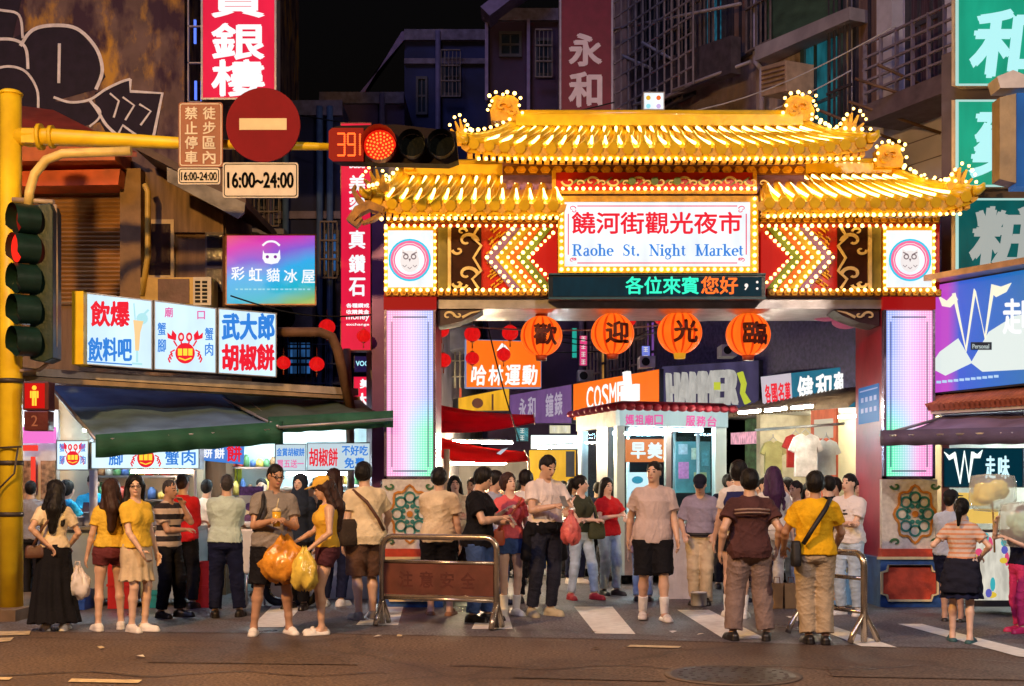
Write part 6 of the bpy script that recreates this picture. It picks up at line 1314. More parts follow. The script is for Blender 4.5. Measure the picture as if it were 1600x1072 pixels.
m.build('wall_joint', pm('joint line', (.20, .17, .22), .8), nbk)
m = MB()
for (a, b) in (((1412, 172, 1.0), (1470, 208, .0)), ((1440, 140, 1.2), (1486, 168, .3)), ((1346, 178, 1.0), (1414, 226, 0)), ((1468, 118, 1.1), (1480, 150, .0))): m.tube([TR(a[0], a[1], a[2]), TR(b[0], b[1], b[2])], .022, 6)
m.build('stay_rod', RUST, nbk)
# middle block
mbk = thing('apartment_building', 'brown stained block with a teal window and green tarpaulin above the gate', 'building', TR(1260, HZ, -3)-Vector((0, 0, CH)))
m = mb(TR); rq(m, TR, 1180, 1329, 3.0, 14, -6, -.02); m.build('wall', BRP, mbk)
window(mbk, TR, 1254, 1318, 6.6, 8.7, TEAL, 0, rows=2, cols=3, frm=pm('blue green frame', (.05, .10, .12), .5)); window(mbk, TR, 1188, 1226, 9.0, 11.0, GLS, 5)
m = mb(TR); m.prism([(1214, 82), (1326, 36), (1326, -40), (1214, 0)], .10, .22); m.build('tarpaulin', fabric('green net tarpaulin', (.05, .10, .06)), mbk); m = mb(TR); m.prism([(1206, 100), (1356, 36), (1356, 16), (1206, 78)], .0, .35); m.build('concrete_band', pm('pale concrete', (.36, .31, .33), .8, .35, 2, .3), mbk)
m = MB(); m.tube([TR(1196, -60, .2), TR(1196, 100, .2), TR(1206, 112, .2), TR(1205, 200, .2)], .05, 8); m.build('drain_pipe', pm('lilac pipe', (.45, .40, .48), .5), mbk)
ac2 = thing('air_conditioner', 'tan louvred air conditioner under the teal window above the gate roof', 'air conditioner', TR(1220, 152, .4)); m = mb(TR); m.prism([(1236, 112), (1276, 102), (1276, 150), (1236, 158)], .05, .6); m.build('casing', pm('tan casing', (.45, .30, .20), .6, .3), ac2, bevel=.01)
m = mb(TR); [m.prism([(1238, 118+k*7), (1274, 109+k*7), (1274, 111+k*7), (1238, 120+k*7)], .6, .62) for k in range(5)]; m.build('louvre', pm('dark louvre', (.16, .09, .06), .6), ac2)
m = mb(TR); [rq(m, TR, 1312+k*8, 1314+k*8, 5.2, 10.5, .2, .23) for k in range(5)]; [rq(m, TR, 1310, 1348, z, z+.04, .2, .24) for z in (5.6, 6.6, 7.6, 8.6, 9.6)]; m.build('window_grille', pm('dark grille', (.06, .05, .06), .5), mbk)
# far right block
fbk = thing('apartment_building', 'dark block with a wide window cage above the gate, beside the maroon sign', 'building', TR(1040, HZ, -3)-Vector((0, 0, CH)))
m = mb(TR); rq(m, TR, 930, 1179, 3.0, 18, -6, -.04); m.build('wall', DKP2, fbk)
window(fbk, TR, 1000, 1086, 8.8, 12.6, GLS, 12, rows=3, cols=3); window(fbk, TR, 1100, 1136, 9.4, 12.2, em('cyan lit blind', (.01, .07, .11), .8, .8, 12), 5, rows=1, cols=3); window(fbk, TR, 1142, 1174, 9.0, 12, CURT, 0)
AMB = em('added amber glow window', (.55, .26, .06), .5, .6, 3); window(fbk, TR, 936, 958, 3.5, 4.7, AMB, 4, rows=2, cols=2); window(fbk, TR, 968, 996, 3.5, 4.7, GLS, 5); window(fbk, TR, 1004, 1030, 3.5, 4.8, em('added violet glow window', (.22, .08, .35), .6, .5, 3), 4); window(fbk, TR, 940, 985, 6.0, 7.6, BW, 5)  # amber and violet windows are added as dim glows behind the lanterns
m = mb(TR)
for k in range(14): rq(m, TR, 1008, 1136, 8.6+k*.3, 8.63+k*.3, .7, .73)
for k in range(12): x = 1008+k*11.6; rq(m, TR, x, x+1, 8.6, 12.6, .7, .73)
m.build('window_cage', pm('pale cage wire', (.26, .21, .23), .6), fbk)
m = MB()
for (a, b) in (((1028, 96), (1070, 124)), ((1060, 76), (1100, 112)), ((1046, 172), (1110, 140)), ((990, 60), (1180, 10)), ((1110, 150), (1196, 100))): m.tube([TR(a[0], a[1], .8), TR(b[0], b[1], .3)], .03, 6)
m.build('stay_rod', pm('grey rod', (.36, .30, .32), .5), fbk)
m = mb(TR); m.prism([(1010, 118), (1180, 62), (1180, 120), (1040, 168)], .3, .5); m.build('sheet_canopy', pm('dark sheet', (.07, .05, .06), .7, .4), fbk)
# navy fascia wall above shops (between upper floors and shop signs) 
m = mb(TR); rq(m, TR, 1035, 1500, 2.95, 5.4, .05, .12); one(m, 'fascia_wall', pm('navy speckled fascia', (.06, .05, .12), .6, .6, 16, .2), 'long dark navy wall above the shop signs inside the gate', 'wall')
# maroon sign
T = PX(21.0); e = sign('hanging_sign', 'dark maroon sign with two pale characters rising behind the gate roof', 'sign', T, 874, 958, -80, 190, pm('maroon sign face', (.16, .008, .03), .5, .2), pm('pale metal edge', (.40, .36, .46), .4, metal=.5), .4, 3); lettering(e, T, [('永', 888, 941, 52, 104), ('和', 888, 941, 112, 168)], pm('pale character paint', (.66, .56, .66), .5, .1), bold=.035)
# centre far buildings
def block(label, px0, px1, Y, zt, mat, wins=(), dep=6, cat='building', extra=None):
    T = PX(Y); e = thing('far_building', label, cat, ((px0+px1)/2*Y/F-CX*Y/F, Y, 0)); a = P(px0, 0, Y).x; b = P(px1, 0, Y).x; m = MB(); m.box(a, b, Y, Y+dep, .005, zt); m.build('wall', mat, e)
    rb_ = random.Random(int(px0)); wd = (b-a); m = MB()
    for z_ in np.arange(3.4, zt-.3, 3.1): m.box(a, b, Y-.10, Y-.004, z_, z_+.14)
    m.box(a, b, Y-.14, Y-.002, zt-.22, zt+.06); m.build('ledge', pm('pale ledge', (.16, .13, .20), .8, .4), e)
    m = MB(); xx = a+wd*rb_.uniform(.12, .9); m.tube([(xx, Y-.16, .1), (xx, Y-.16, zt)], .07, 8); m.build('drain_pipe', pm('violet drain pipe', (.14, .11, .2), .5), e)
    for k_ in range(3):
        x_ = a+wd*rb_.uniform(.1, .85); z_ = rb_.uniform(zt*.45, zt-1.2); m = MB(); m.box(x_, x_+.9, Y-.55, Y-.02, z_, z_+.6); o_ = m.build('cooling_unit', pm('grey unit', (.22, .20, .25), .6, .3), e, bevel=.02); m = MB(); m.tube([(x_+.35, Y-.565, z_+.3), (x_+.35, Y-.55, z_+.3)], .23, 14); m.build('fan', BLACKP, o_)
    for (x0, x1, y0, y1, g, bars) in wins: window(e, T, x0, x1, zof(T, 0, y1), zof(T, 0, y0), g, bars)
    return e, T
BLU = pm('blue night plaster', (.012, .016, .085), .8, .5, 1.2, .3); VIO = pm('violet night plaster', (.07, .04, .13), .8, .5, 1.0, .3); DVI = pm('dark violet plaster', (.045, .02, .06), .8, .5, .8, .3)
e, T = block('blue lit building behind the rainbow sign', 290, 536, 24, P(0, 165, 24).z, BLU, ((402, 440, 300, 350, GLS, 5), (504, 530, 360, 430, BW, 4), (440, 490, 530, 590, BW, 6), (340, 380, 210, 260, GLS, 4)))
m = MB(); [m.tube([(P(x, 0, 23.9).x, 23.85, 0), (P(x, 0, 23.9).x, 23.85, P(0, 170, 24).z)], .06, 8) for x in (424, 447, 500, 516)]; m.build('pipe', pm('blue pipe', (.08, .14, .30), .4), e)
m = mb(T); [m.panel(430, 532, y+2, y, .3, .35) for y in (600, 570, 540, 512)]; [m.panel(432+k*10, 433.5+k*10, 640, 512, .32, .34) for k in range(10)]; m.build('railing', pm('blue railing', (.06, .08, .18), .5), e)
block('flat roofed violet building between the red sign and the gate', 500, 632, 32, P(0, 150, 32).z, VIO, ((540, 570, 260, 320, GLS, 4), (590, 620, 200, 240, GLS, 0)))
e, T = block('tall dark building with a lean-to roof behind the gate ridge', 632, 762, 34, P(0, 52, 34).z, BLU, ((690, 720, 90, 150, GLS, 5), (650, 668, 120, 180, GLS, 0))); m = mb(T); m.prism([(628, 52), (646, 48), (560, 150), (545, 200), (540, 196)], .0, .12); m.build('lean_to_edge', pm('violet edge', (.16, .10, .22), .6), e)
e, T = block('dark building with long pipes left of the maroon sign', 762, 930, 30, P(0, 20, 30).z, DVI, ((836, 862, 60, 120, GLS, 4), (780, 815, 50, 90, GLS, 0))); m = mb(T); m.panel(758, 763, 160, 40, .0, .2); m.panel(823, 828, 200, 34, .0, .2); m.prism([(752, 30), (830, -30), (850, -20), (766, 44)], .0, .8); m.build('pipe', pm('violet pipe', (.20, .15, .32), .5), e)
block('dim building closing the far end of the alley', 560, 1050, 47, 8, DVI, ((700, 720, 600, 640, BW, 3), (845, 885, 560, 610, GLS, 4)), 4)
# left side of the alley
TLf = PX(17.9, 44, 628, 786)
e = thing('alley_building', 'grey building with a railed balcony just inside the left gate pillar', 'building', TLf(690, HZ, -2)-Vector((0, 0, CH))); m = mb(TLf); rq(m, TLf, 628, 786, .01, 6, -.5, 0); m.build('wall', pm('grey violet plaster', (.30, .27, .30), .8, .4, 1.5, .3), e)
T = PX(25); m = mb(T); m.prism([(686, 520), (742, 508), (742, 540), (686, 552)], -1, .1); bal = m.build('balcony', pm('pale grey balcony', (.5, .48, .52), .7, .25), e); m = mb(T); [m.panel(692+k*8, 695+k*8, 604, 545, -.4, -.35) for k in range(6)]; [m.panel(690, 740, y+2, y, -.4, -.34) for y in (560, 585)]; m.build('window_grille', pm('cream bars', (.50, .42, .28), .6), e)
# ------------------------------------------------------------------ shop signs inside the gate
def qsign(label, Ys, q, face, edge=None, name='shop_sign'):
    """flat box sign through measured corners: q = tl, tr, br, bl; Ys depth of left and right edges"""
    T = PX(Ys[0], Ys[1], q[0][0], q[1][0]); e = thing(name, label, 'sign', T((q[2][0]+q[3][0])/2, (q[2][1]+q[3][1])/2, -.1)); m = mb(T); m.prism(q, -.25, -.01); m.build('housing', edge or DARK, e); m = mb(T); m.prism([(x*.985+sum(p[0] for p in q)/4*.015, y*.97+sum(p[1] for p in q)/4*.03) for x, y in q], -.01, 0); m.build('panel', face, e); return e, T
def skewtext(e, T, chars, q, mat, bold=.03, c=.004, name='lettering', ext=None):
    """characters spread along a sheared box q = tl, tr, br, bl"""
    m = mb(T); n = len(chars)
    for k, ch in enumerate(chars):
        if ch == ' ': continue
        f0 = k/n+.04/n*2; f1 = (k+1)/n-.04/n*2; lx = lambda a, b, f: (a[0]+(b[0]-a[0])*f, a[1]+(b[1]-a[1])*f); t0, t1, b0, b1 = lx(q[0], q[1], f0), lx(q[0], q[1], f1), lx(q[3], q[2], f0), lx(q[3], q[2], f1)
        V, Fc, lo, hi = text_mesh(ch, 0)
        for i, (dx, dy) in enumerate(((0, 0), (1, .4), (-1, -.4), (.4, -1), (-.4, 1)) if bold else ((0, 0),)):
            ix = []
            for x, y, z in V:
                u = (x-lo[0])/(hi[0]-lo[0])+dx*bold; v = (y-lo[1])/(hi[1]-lo[1])+dy*bold; top = (t0[0]+(t1[0]-t0[0])*u, t0[1]+(t1[1]-t0[1])*u); bot = (b0[0]+(b1[0]-b0[0])*u, b0[1]+(b1[1]-b0[1])*u)
                ix.append(m._v((bot[0]+(top[0]-bot[0])*v, bot[1]+(top[1]-bot[1])*v, c+(ext or .003)*(z+.5)+i*.0003)))
            for f in Fc: m.face([ix[j] for j in f])
    return m.build(name, mat, e)
ORS = em('backlit orange', (1, .17, .01), .9, .1, 1); WL2 = em('white sign lettering', (.92, .92, .88), 1.0)
e, T = qsign('orange light box with white brush characters and small white mark, left in the gate', (24, 24.2), [(728, 530), (846, 533), (846, 606), (728, 606)], ORS, em('pale blue edge', (.3, .4, .7), .5)); skewtext(e, T, '哈林運動', [(736, 571), (842, 571), (840, 601), (734, 602)], WL2); m = mb(T); m.prism([(776, 548), (784, 536), (790, 540), (796, 548)], .004, .008); m.build('mark', WL2, e)
e, T = qsign('amber signboard with dark painting under the orange box', (25, 25.5), [(716, 622), (796, 606), (796, 642), (716, 642)], em('amber sign', (.85, .42, .02), .75, .2)); m = mb(T); m.disc(746, 630, 9, .002, .005, 12, 8); m.panel(768, 771, 641, 616, .002, .005); m.build('painting', pm('dark brown paint', (.12, .03, .01), .6), e)
e, T = qsign('violet signboard with dim grey characters left of the orange pharmacy sign', (27, 25.2), [(796, 617), (893, 600), (893, 662), (796, 662)], em('dim violet sign', (.16, .075, .22), .75, .15)); skewtext(e, T, '永和 鐘錶', [(810, 624), (880, 612), (880, 648), (810, 656)], em('grey lettering', (.42, .36, .46), .8), .02)
e, T = qsign('wide orange signboard with thin white roman letters', (25, 22.9), [(895, 600), (1030, 576), (1030, 640), (895, 657)], ORS); skewtext(e, T, 'COSMED', [(916, 606), (988, 594), (988, 633), (916, 640)], WL2, .02); m = mb(T); m.prism([(979, 582), (986, 580), (988, 602), (1000, 600), (1000, 626), (976, 629), (976, 604), (981, 603)], .004, .10); m.build('cross_mark', WL2, e)
e, T = qsign('dark signboard with crowded silver block letters and yellow patches', (23, 21.6), [(1033, 572), (1186, 562), (1186, 640), (1033, 632)], em('dim olive board', (.05, .04, .09), .8, .4, 2)); skewtext(e, T, 'HAMMER', [(1046, 586), (1158, 580), (1156, 630), (1048, 634)], em('silver letters with glow', (.50, .48, .44), .75, .2, 6), .05, .02, 'lettering', .12); m = mb(T); m.stroke([(1158, 582), (1164, 600), (1162, 614), (1170, 630)], [8, 7, 6, 9], .01, .06); m.panel(1124, 1134, 610, 598, .16, .17); m.build('yellow_patch', em('acid yellow', (.55, .60, .05), .8), e)  # spotlight on the silver letters is put in as their own glow
e, T = qsign('teal pharmacy signboard with white brush characters and a white end panel', (21.4, 19.6), [(1188, 588), (1336, 570), (1336, 636), (1192, 643)], em('teal sign', (.015, .15, .24), .8, .15)); m = mb(T); m.prism([(1189, 589), (1236, 583), (1239, 640), (1193, 642)], .002, .006); p = m.build('end_panel', em('pale pink panel', (.62, .55, .62), .8), e); skewtext(p, T, '各國名菓', [(1194, 602), (1236, 597), (1237, 626), (1197, 630)], RED_L, .03, .008); skewtext(e, T, '健和藥', [(1244, 590), (1330, 580), (1328, 626), (1246, 634)], WL2, .03)
T = PX(26); e = sign('shop_sign', 'plain orange light box high behind the third round lantern', 'sign', T, 972, 1054, 482, 526, ORS, DARK, .2, 1.5); m = mb(T); m.panel(974, 1052, 507, 505, .002, .006); m.build('seam', DARK, e)
T = PX(28); e = sign('shop_sign', 'narrow green lit sign hanging deep in the alley', 'sign', T, 893, 902, 512, 560, em('green strip', (.02, .45, .35), .7), DARK, .1, 1)
# awnings on the left
RAW = fabric('crimson awning cloth', (.60, .015, .04)); RAW2 = fabric('red awning cloth', (.75, .02, .02))
for mt_, c_ in ((RAW, (.8, .03, .07)), (RAW2, (.95, .04, .03))):   # thin cloth lets the stall lights through
    N_, L_ = mt_.node_tree.nodes, mt_.node_tree.links; tl_ = N_.new('ShaderNodeBsdfTranslucent'); tl_.inputs[0].default_value = (*c_, 1); mx_ = N_.new('ShaderNodeMixShader'); mx_.inputs[0].default_value = .5; L_.new(N_['Principled BSDF'].outputs[0], mx_.inputs[1]); L_.new(tl_.outputs[0], mx_.inputs[2]); L_.new(mx_.outputs[0], N_['Material Output'].inputs[0])
awning('awning', 'upper crimson awning on the left inside the gate', [P(640, 622, 20.5), P(640, 672, 19)], [P(834, 648, 22.5), P(836, 658, 21)], .06, RAW, pm('cream hem', (.6, .5, .36), .7))
e = awning('awning', 'lower red awning with a small white bird mark left inside the gate', [P(640, 668, 20), P(640, 704, 18.6)], [P(820, 706, 21), P(826, 718, 19.6)], .07, RAW2, pm('cream hem', (.6, .5, .36), .7)); T = PX(19.0); m = mb(T); m.prism([(776, 709), (784, 703), (794, 700), (788, 706), (782, 711)], .16, .17); m.build('bird_mark', em('pale mark', (.7, .75, .85), .6), e)
m = MB(); m.tube([(P(698, 0, 18.9).x, 18.9, 0), P(698, 702, 18.9)], .045, 8); m.build('pole', pm('cream pole', (.6, .5, .36), .5), e); m = MB(); m.tube([(P(826, 0, 20).x, 20, 0), P(826, 716, 20)], .02, 8); m.build('pole', pm('cream pole', (.6, .5, .36), .5), e)
# far stalls
T = PX(24.5); e = thing('yellow_stall', 'yellow food stall with a bright white light board deep in the alley', 'stall', T(865, 882, -.5)); m = mb(T); m.panel(828, 902, 882, 702, -1.2, -.6); m.build('back_panel', em('lit yellow board', (.80, .42, .02), .75, .2, 2), e); m = mb(T); m.panel(830, 908, 701, 680, -.3, 0); m.build('light_board', em('white light board', (.75, .95, .9), 1.2), e); m = mb(T); m.panel(886, 900, 745, 704, -.55, -.5); m.build('opening', pm('dark opening', (.02, .015, .02), .8), e); m = mb(T); m.panel(828, 902, 882, 800, -.5, 0); m.build('counter', pm('amber counter', (.45, .26, .05), .5), e)
T = PX(26.5); e = thing('snack_stall', 'beige snack stall with a row of small yellow bulbs under the red awning', 'stall', T(765, 872, -.5)); m = mb(T); m.panel(700, 828, 872, 712, -1, -.4); m.build('back_panel', em('dim beige board', (.40, .30, .20), .55, .3, 2), e); m = mb(T); [m.ball(T(760+k*8, 728, -.3), .045, 8, 6) for k in range(8)]; m.build('bulb_row', em('yellow bulb', (1, .62, .12), 3), e); m = mb(T); [m.ball(T(x, 742, -.3), .16, 10, 8) for x in (724, 734, 806)]; m.build('lamp', em('yellow lamp', (1, .55, .05), 2), e)
tube('white tube over the yellow stall', P(840, 700, 23.5), P(905, 696, 23.5)); tube('white tube under the lower red awning', P(705, 724, 19.6), P(790, 724, 20.2), TUBEW); tube('added hidden warm tube between the two red awnings', P(706, 690, 21.4), P(800, 692, 22.2), TUBEW); tube('warm tube deep under the upper red awning', P(700, 690, 24), P(780, 690, 25), TUBEW)  # tube between the awnings is added, out of sight, to light their cloth
# ------------------------------------------------------------------ service kiosk
TK = PX(19.4, 20.0, 970, 1135); TKL = PX(21.4, 19.4, 903, 970)
KM = pm('pale blue enamel', (.50, .62, .66), .35, .12, 2, .05, metal=.2)
ki = thing('service_kiosk', 'glass and steel service kiosk lit white inside with a red trimmed roof', 'kiosk', (TK(1020, HZ, -1).x, TK(1020, HZ, -1).y, 0))
def kbox(T, x0, x1, z0, z1, c0, c1, nm, mat, par=ki): m = mb(T); rq(m, T, x0, x1, z0, z1, c0, c1); return m.build(nm, mat, par)
for T, x0, x1 in ((TK, 964, 976), (TK, 1118, 1135)): kbox(T, x0, x1, .15, 2.42, -.12, .0, 'post', KM)
kbox(TKL, 903, 908, .15, 2.42, -.12, 0, 'post', KM); kbox(TKL, 935, 952, .15, 2.42, -.06, 0.03, 'post', STEEL); kbox(TK, 1041, 1049, .9, 2.42, -.08, 0, 'post', STEEL)
fa = kbox(TK, 966, 1135, 2.42, 2.72, -.10, .05, 'fascia', em('lit pale fascia', (.55, .74, .76), .62, .1)); kbox(TKL, 903, 970, 2.42, 2.66, -.10, .03, 'fascia', pm('cream fascia', (.55, .50, .42), .5))
MAG = pm('magenta lettering', (.55, .02, .12), .5)
skewtext(fa, TK, '媽祖廟口', [(974, 648), (1034, 649), (1034, 664), (974, 664)], MAG, .03, .055); skewtext(fa, TK, '服務台', [(1068, 650), (1118, 651), (1118, 667), (1068, 666)], MAG, .03, .055)
m = mb(TK); m.ball(TK(1050, 659, .10), .09, 14, 10); m.build('orange_lamp', em('orange lamp', (1, .40, .02), 1.5), ki)
kbox(TK, 976, 1118, .15, .92, -.08, -.02, 'base_panel', pm('pinkish steel', (.46, .36, .36), .35, .3, metal=.6)); kbox(TKL, 908, 966, .15, .92, -.08, -.02, 'base_panel', STEEL)
GL = glass('kiosk glass', (.88, .97, 1), .10, .02, (.02, .03, .03)); kbox(TK, 976, 1041, .96, 2.40, -.045, -.035, 'glass_pane', GL); kbox(TK, 1049, 1118, .96, 2.40, -.045, -.035, 'glass_pane', GL); kbox(TKL, 908, 935, .96, 2.4, -.045, -.035, 'glass_pane', GL); kbox(TKL, 952, 964, .96, 2.4, -.045, -.035, 'glass_pane', GL)
m = MB(); A, B, C_, D = [Vector((TK(970, HZ, 0).x, TK(970, HZ, 0).y, 0)), Vector((TK(1135, HZ, 0).x, TK(1135, HZ, 0).y, 0)), None, Vector((TKL(903, HZ, 0).x, TKL(903, HZ, 0).y, 0))]; C_ = B+(D-A)
ctr = (A+C_)/2
def ex(p, k, z): q = ctr+(p-ctr)*k; return Vector((q.x, q.y, z))
lo_ = [ex(p, 1.12, 2.70) for p in (A, B, C_, D)]; hi_ = [ex(p, .96, 2.80) for p in (A, B, C_, D)]; m.hexa(lo_+hi_); m.build('roof', pm('magenta red roof', (.34, .015, .06), .45, .3), ki)
m = MB()
for p, q in ((D, A), (A, B)):
    for k in range(14 if p == A else 8): n = 14 if p == A else 8; t = (k+.5)/n; c = ex(p, 1.13, 2.70).lerp(ex(q, 1.13, 2.70), t); m.ball(c+Vector((0, 0, .0)), .085, 8, 6, (1, .5, .7))
m.build('scallop_trim', pm('red scallop', (.45, .03, .06), .5), ki)
m = MB(); fl = [ex(p, .97, .14) for p in (A, B, C_, D)]; m.hexa(fl+[v+Vector((0, 0, .06)) for v in fl]); m.build('floor', DARK, ki); m = MB(); [m.tube([ex(p, .85, .01), ex(p, .85, .15)], .06, 8) for p in (A, B, C_, D)]; m.build('foot', BLACKP, ki)
bk = [ex(p, .97, .2) for p in (B, C_, D)]; m = MB(); [m.hexa([p, q, q+Vector((0, .02, 0)), p+Vector((0, .02, 0)), p+Vector((0, 0, .8)), q+Vector((0, 0, .8)), q+Vector((0, .02, .8)), p+Vector((0, .02, .8))]) for p, q in ((bk[0], bk[1]), (bk[1], bk[2]))]; m.build('rear_wall', pm('pale teal wall', (.22, .42, .46), .5, .15), ki)
m = MB(); [m.hexa([p+Vector((0, 0, .82)), q+Vector((0, 0, .82)), q+Vector((0, .01, .82)), p+Vector((0, .01, .82)), p+Vector((0, 0, 2.2)), q+Vector((0, 0, 2.2)), q+Vector((0, .01, 2.2)), p+Vector((0, .01, 2.2))]) for p, q in ((bk[0], bk[1]), (bk[1], bk[2]))]; m.build('rear_glass', GL, ki); m = MB(); [m.tube([p.lerp(q, t), p.lerp(q, t)+Vector((0, 0, 2.3))], .03, 6) for p, q in ((bk[0], bk[1]), (bk[1], bk[2])) for t in (0, .5, 1)]; m.build('rear_post', KM, ki)
kt = [ex(A, .7, 2.38), ex(B, .7, 2.38)]; KTB = em('kiosk tube', (.75, .95, 1), 105); tube('white tube inside the service kiosk ceiling', kt[0], kt[1], KTB); tube('second white tube at the back of the kiosk', ex(D, .7, 2.38), ex(C_, .7, 2.38), KTB)
m = MB(); q = [ex(A, .5, 1.0), ex(B, .5, 1.0), ex(C_, .5, 1.0), ex(D, .5, 1.0)]; m.hexa([v-Vector((0, 0, .8)) for v in q]+q); m.build('desk', pm('kiosk desk', (.5, .5, .48), .5), ki)
T = PX(20.3, 20.6, 975, 1042); e = thing('poster', 'orange poster with two white characters behind the kiosk glass', 'poster', T(1008, 722, 0)); m = mb(T); m.panel(978, 1040, 722, 686, -.02, 0); m.build('sheet', em('orange lit poster', (.95, .22, .05), .8), e); skewtext(e, T, '早美', [(984, 692), (1036, 692), (1036, 716), (984, 716)], WL2, .04)
T = PX(20.5); e = thing('screen', 'bright white screen with a blue blot behind the kiosk glass', 'screen', T(1000, 800, 0)); m = mb(T); m.panel(980, 1026, 800, 738, -.05, 0); m.build('panel', em('white screen', (.8, .95, 1), 1.0), e); m = mb(T); m.disc(996, 750, 9, .001, .005, 12, 6); m.disc(990, 775, 5, .001, .006, 12, 9); m.build('picture', em('blue blot', (.05, .35, .5), .8), e)
# covered tables by the kiosk
def draped(label, px0, px1, Y, h, mat, dep=.55):
    a, b = P(px0, 0, Y).x, P(px1, 0, Y).x; m = MB(); m.smooth = True; n = 40; rows = []
    for z, k in ((h, .0), (h, .97), (h-.03, 1.0), (h*.6, 1.02), (h*.25, 1.05), (.012, 1.07)):
        r = []
        for i in range(n):
            t = 2*math.pi*i/n; c, s = math.cos(t), math.sin(t); q = max(abs(c), abs(s)); wob = 1+(.035*math.sin(i*2.7)+.02*math.sin(i*1.3+1))*(1-z/h); r.append(m._v(((a+b)/2+c/q*(b-a)/2*k*wob, Y+dep/2+s/q*dep/2*k*wob, z)))
        rows.append(r)
    for A_, B_ in zip(rows, rows[1:]):
        for i in range(n): m.face((A_[i], A_[(i+1) % n], B_[(i+1) % n], B_[i]))
    return one(m, 'draped_table', mat, label, 'table')
draped('table under a white cloth beside the kiosk', 1042, 1082, 16.9, .98, cloth('white drape', (.62, .64, .66), .12)); draped('bundle under crumpled beige plastic beside the uniformed man', 1084, 1112, 16.6, .9, cloth('beige drape', (.55, .44, .36), .3), .4)
pot('tub', 'small white tub on the road by the beige bundle', P(1092, 0, 16.0).x, 16.0, .006, .10, .16, PLAST('white', (.7, .7, .68)), 'tub')
# kiosk contents, and more of the alley's clutter
T = PX(20.9, 21.2, 1050, 1120); e = thing('notice_board', 'board of pink and teal notices on the kiosk back wall', 'notice board', T(1085, 760, 0)); m = mb(T); m.panel(1056, 1110, 770, 690, -.02, 0); m.build('board', pm('teal board', (.10, .30, .34), .5), e)
for k, (x, y, w, h, c) in enumerate(((1060, 722, 16, 26, (.75, .25, .55)), (1080, 700, 12, 18, (.7, .75, .6)), (1096, 704, 11, 24, (.15, .45, .55)), (1084, 738, 20, 16, (.65, .6, .3)), (1060, 694, 14, 16, (.5, .6, .7)))): m = mb(T); m.panel(x, x+w, y+h, y, .001, .006); m.build('notice', pm('paper %d' % k, c, .6, .3, 20), e)
CLT = random.Random(21)
for k, (px0, px1, y0, y1, Y, col, lb) in enumerate(((702, 722, 606, 660, 27, (.85, .12, .05), 'narrow red upright sign deep on the alley’s left side'), (744, 772, 655, 672, 29, (.9, .35, .08), 'small orange lit sign above the lower red awning'), (806, 826, 668, 690, 30, (.2, .75, .8), 'small cyan lit sign deep in the alley'), (858, 892, 664, 678, 29, (.85, .8, .55), 'pale lit sign strip below the violet signboard'),
        (905, 918, 524, 572, 25, (.75, .05, .2), 'thin crimson upright sign between the first two large lanterns'), (1002, 1016, 540, 566, 23.5, (.2, .25, .8), 'thin blue upright sign between the second and third lanterns'), (690, 712, 470, 500, 24, (.16, .3, .7), 'dim blue sign under the gate beam near the left bracket'))):
    T = PX(Y); e = sign('alley_sign', lb, 'sign', T, px0, px1, y0, y1, em('alley sign %d' % k, col, .75, .3, 4), DARK, .15, .8); m = mb(T); n = max(2, int((y1-y0)/12)) if y1-y0 > px1-px0 else 1
    nx = 1 if n > 1 else max(2, int((px1-px0)/12))
    for j in range(n):
        for i in range(nx):
            x = px0+(px1-px0)*(i+.5)/nx; y = y0+(y1-y0)*(j+.5)/n
            for s_ in range(3): m.panel(x-3.2, x+3.2, y+3-s_*3, y+2-s_*3, .003, .006)
            m.panel(x-.6, x+.6, y+3.4, y-4, .0031, .0062)
    m.build('worn_marks', em('pale marks', (.8, .78, .7), .8), e)
for k, (px, py, Y) in enumerate(((915, 596, 25.5), (1012, 574, 23), (1140, 556, 21))):
    T = PX(Y); e = thing('air_conditioner', ('grey air conditioner over the wide orange signboard', 'grey air conditioner behind the third large lantern', 'grey air conditioner behind the rightmost large lantern')[k], 'air conditioner', T(px, py, 0)); m = mb(T); m.panel(px-12, px+12, py, py-18, -.5, 0); m.build('casing', pm('grey casing', (.30, .28, .33), .5, .3), e); m = mb(T); m.disc(px-3, py-9, 6.5, 0, .01, 14); m.build('fan_grille', BLACKP, e)
for k in range(14):
    a = P(CLT.uniform(690, 900), CLT.uniform(500, 560), CLT.uniform(21, 30)); b = P(CLT.uniform(980, 1330), CLT.uniform(490, 580), CLT.uniform(20, 27))
    if k < 5: m = MB(); m.tube([a.lerp(b, t/10)-Vector((0, 0, .3*math.sin(math.pi*t/10))) for t in range(11)], .012, 5); one(m, 'cable', BLACKP, 'thin black cables sagging across the alley behind the lanterns', 'cable', 'cables across the alley')
# ------------------------------------------------------------------ clothes shop on the right
T0 = TR; e = thing('clothes_shop', 'open clothes shop with a shingle eave right inside the gate', 'shop', TR(1240, HZ, -1)-Vector((0, 0, CH)))
m = mb(TR); rq(m, TR, 1120, 1400, .01, 2.75, -1.6, -1.5); m.build('back_wall', pm('cream shop lining', (.60, .52, .34), .6, .25, 2), e)
m = mb(TR); rq(m, TR, 1120, 1400, 2.74, 2.8, -1.5, .0); m.build('ceiling', pm('pale ceiling', (.5, .48, .42), .6), e)
m = mb(TR); rq(m, TR, 1182, 1188, .01, 2.74, -1.5, .0); m.build('partition', pm('shop post', (.45, .38, .26), .6), e)
m = MB()
for k in range(44): x = 1140+k*5.2; m.tube([TR(x, yw(TR, x, 2.98), .12), TR(x, yw(TR, x, 2.72), .5)], .05, 6)
m.build('shingle_eave', pm('brown shingle', (.20, .13, .08), .7, .4), e)
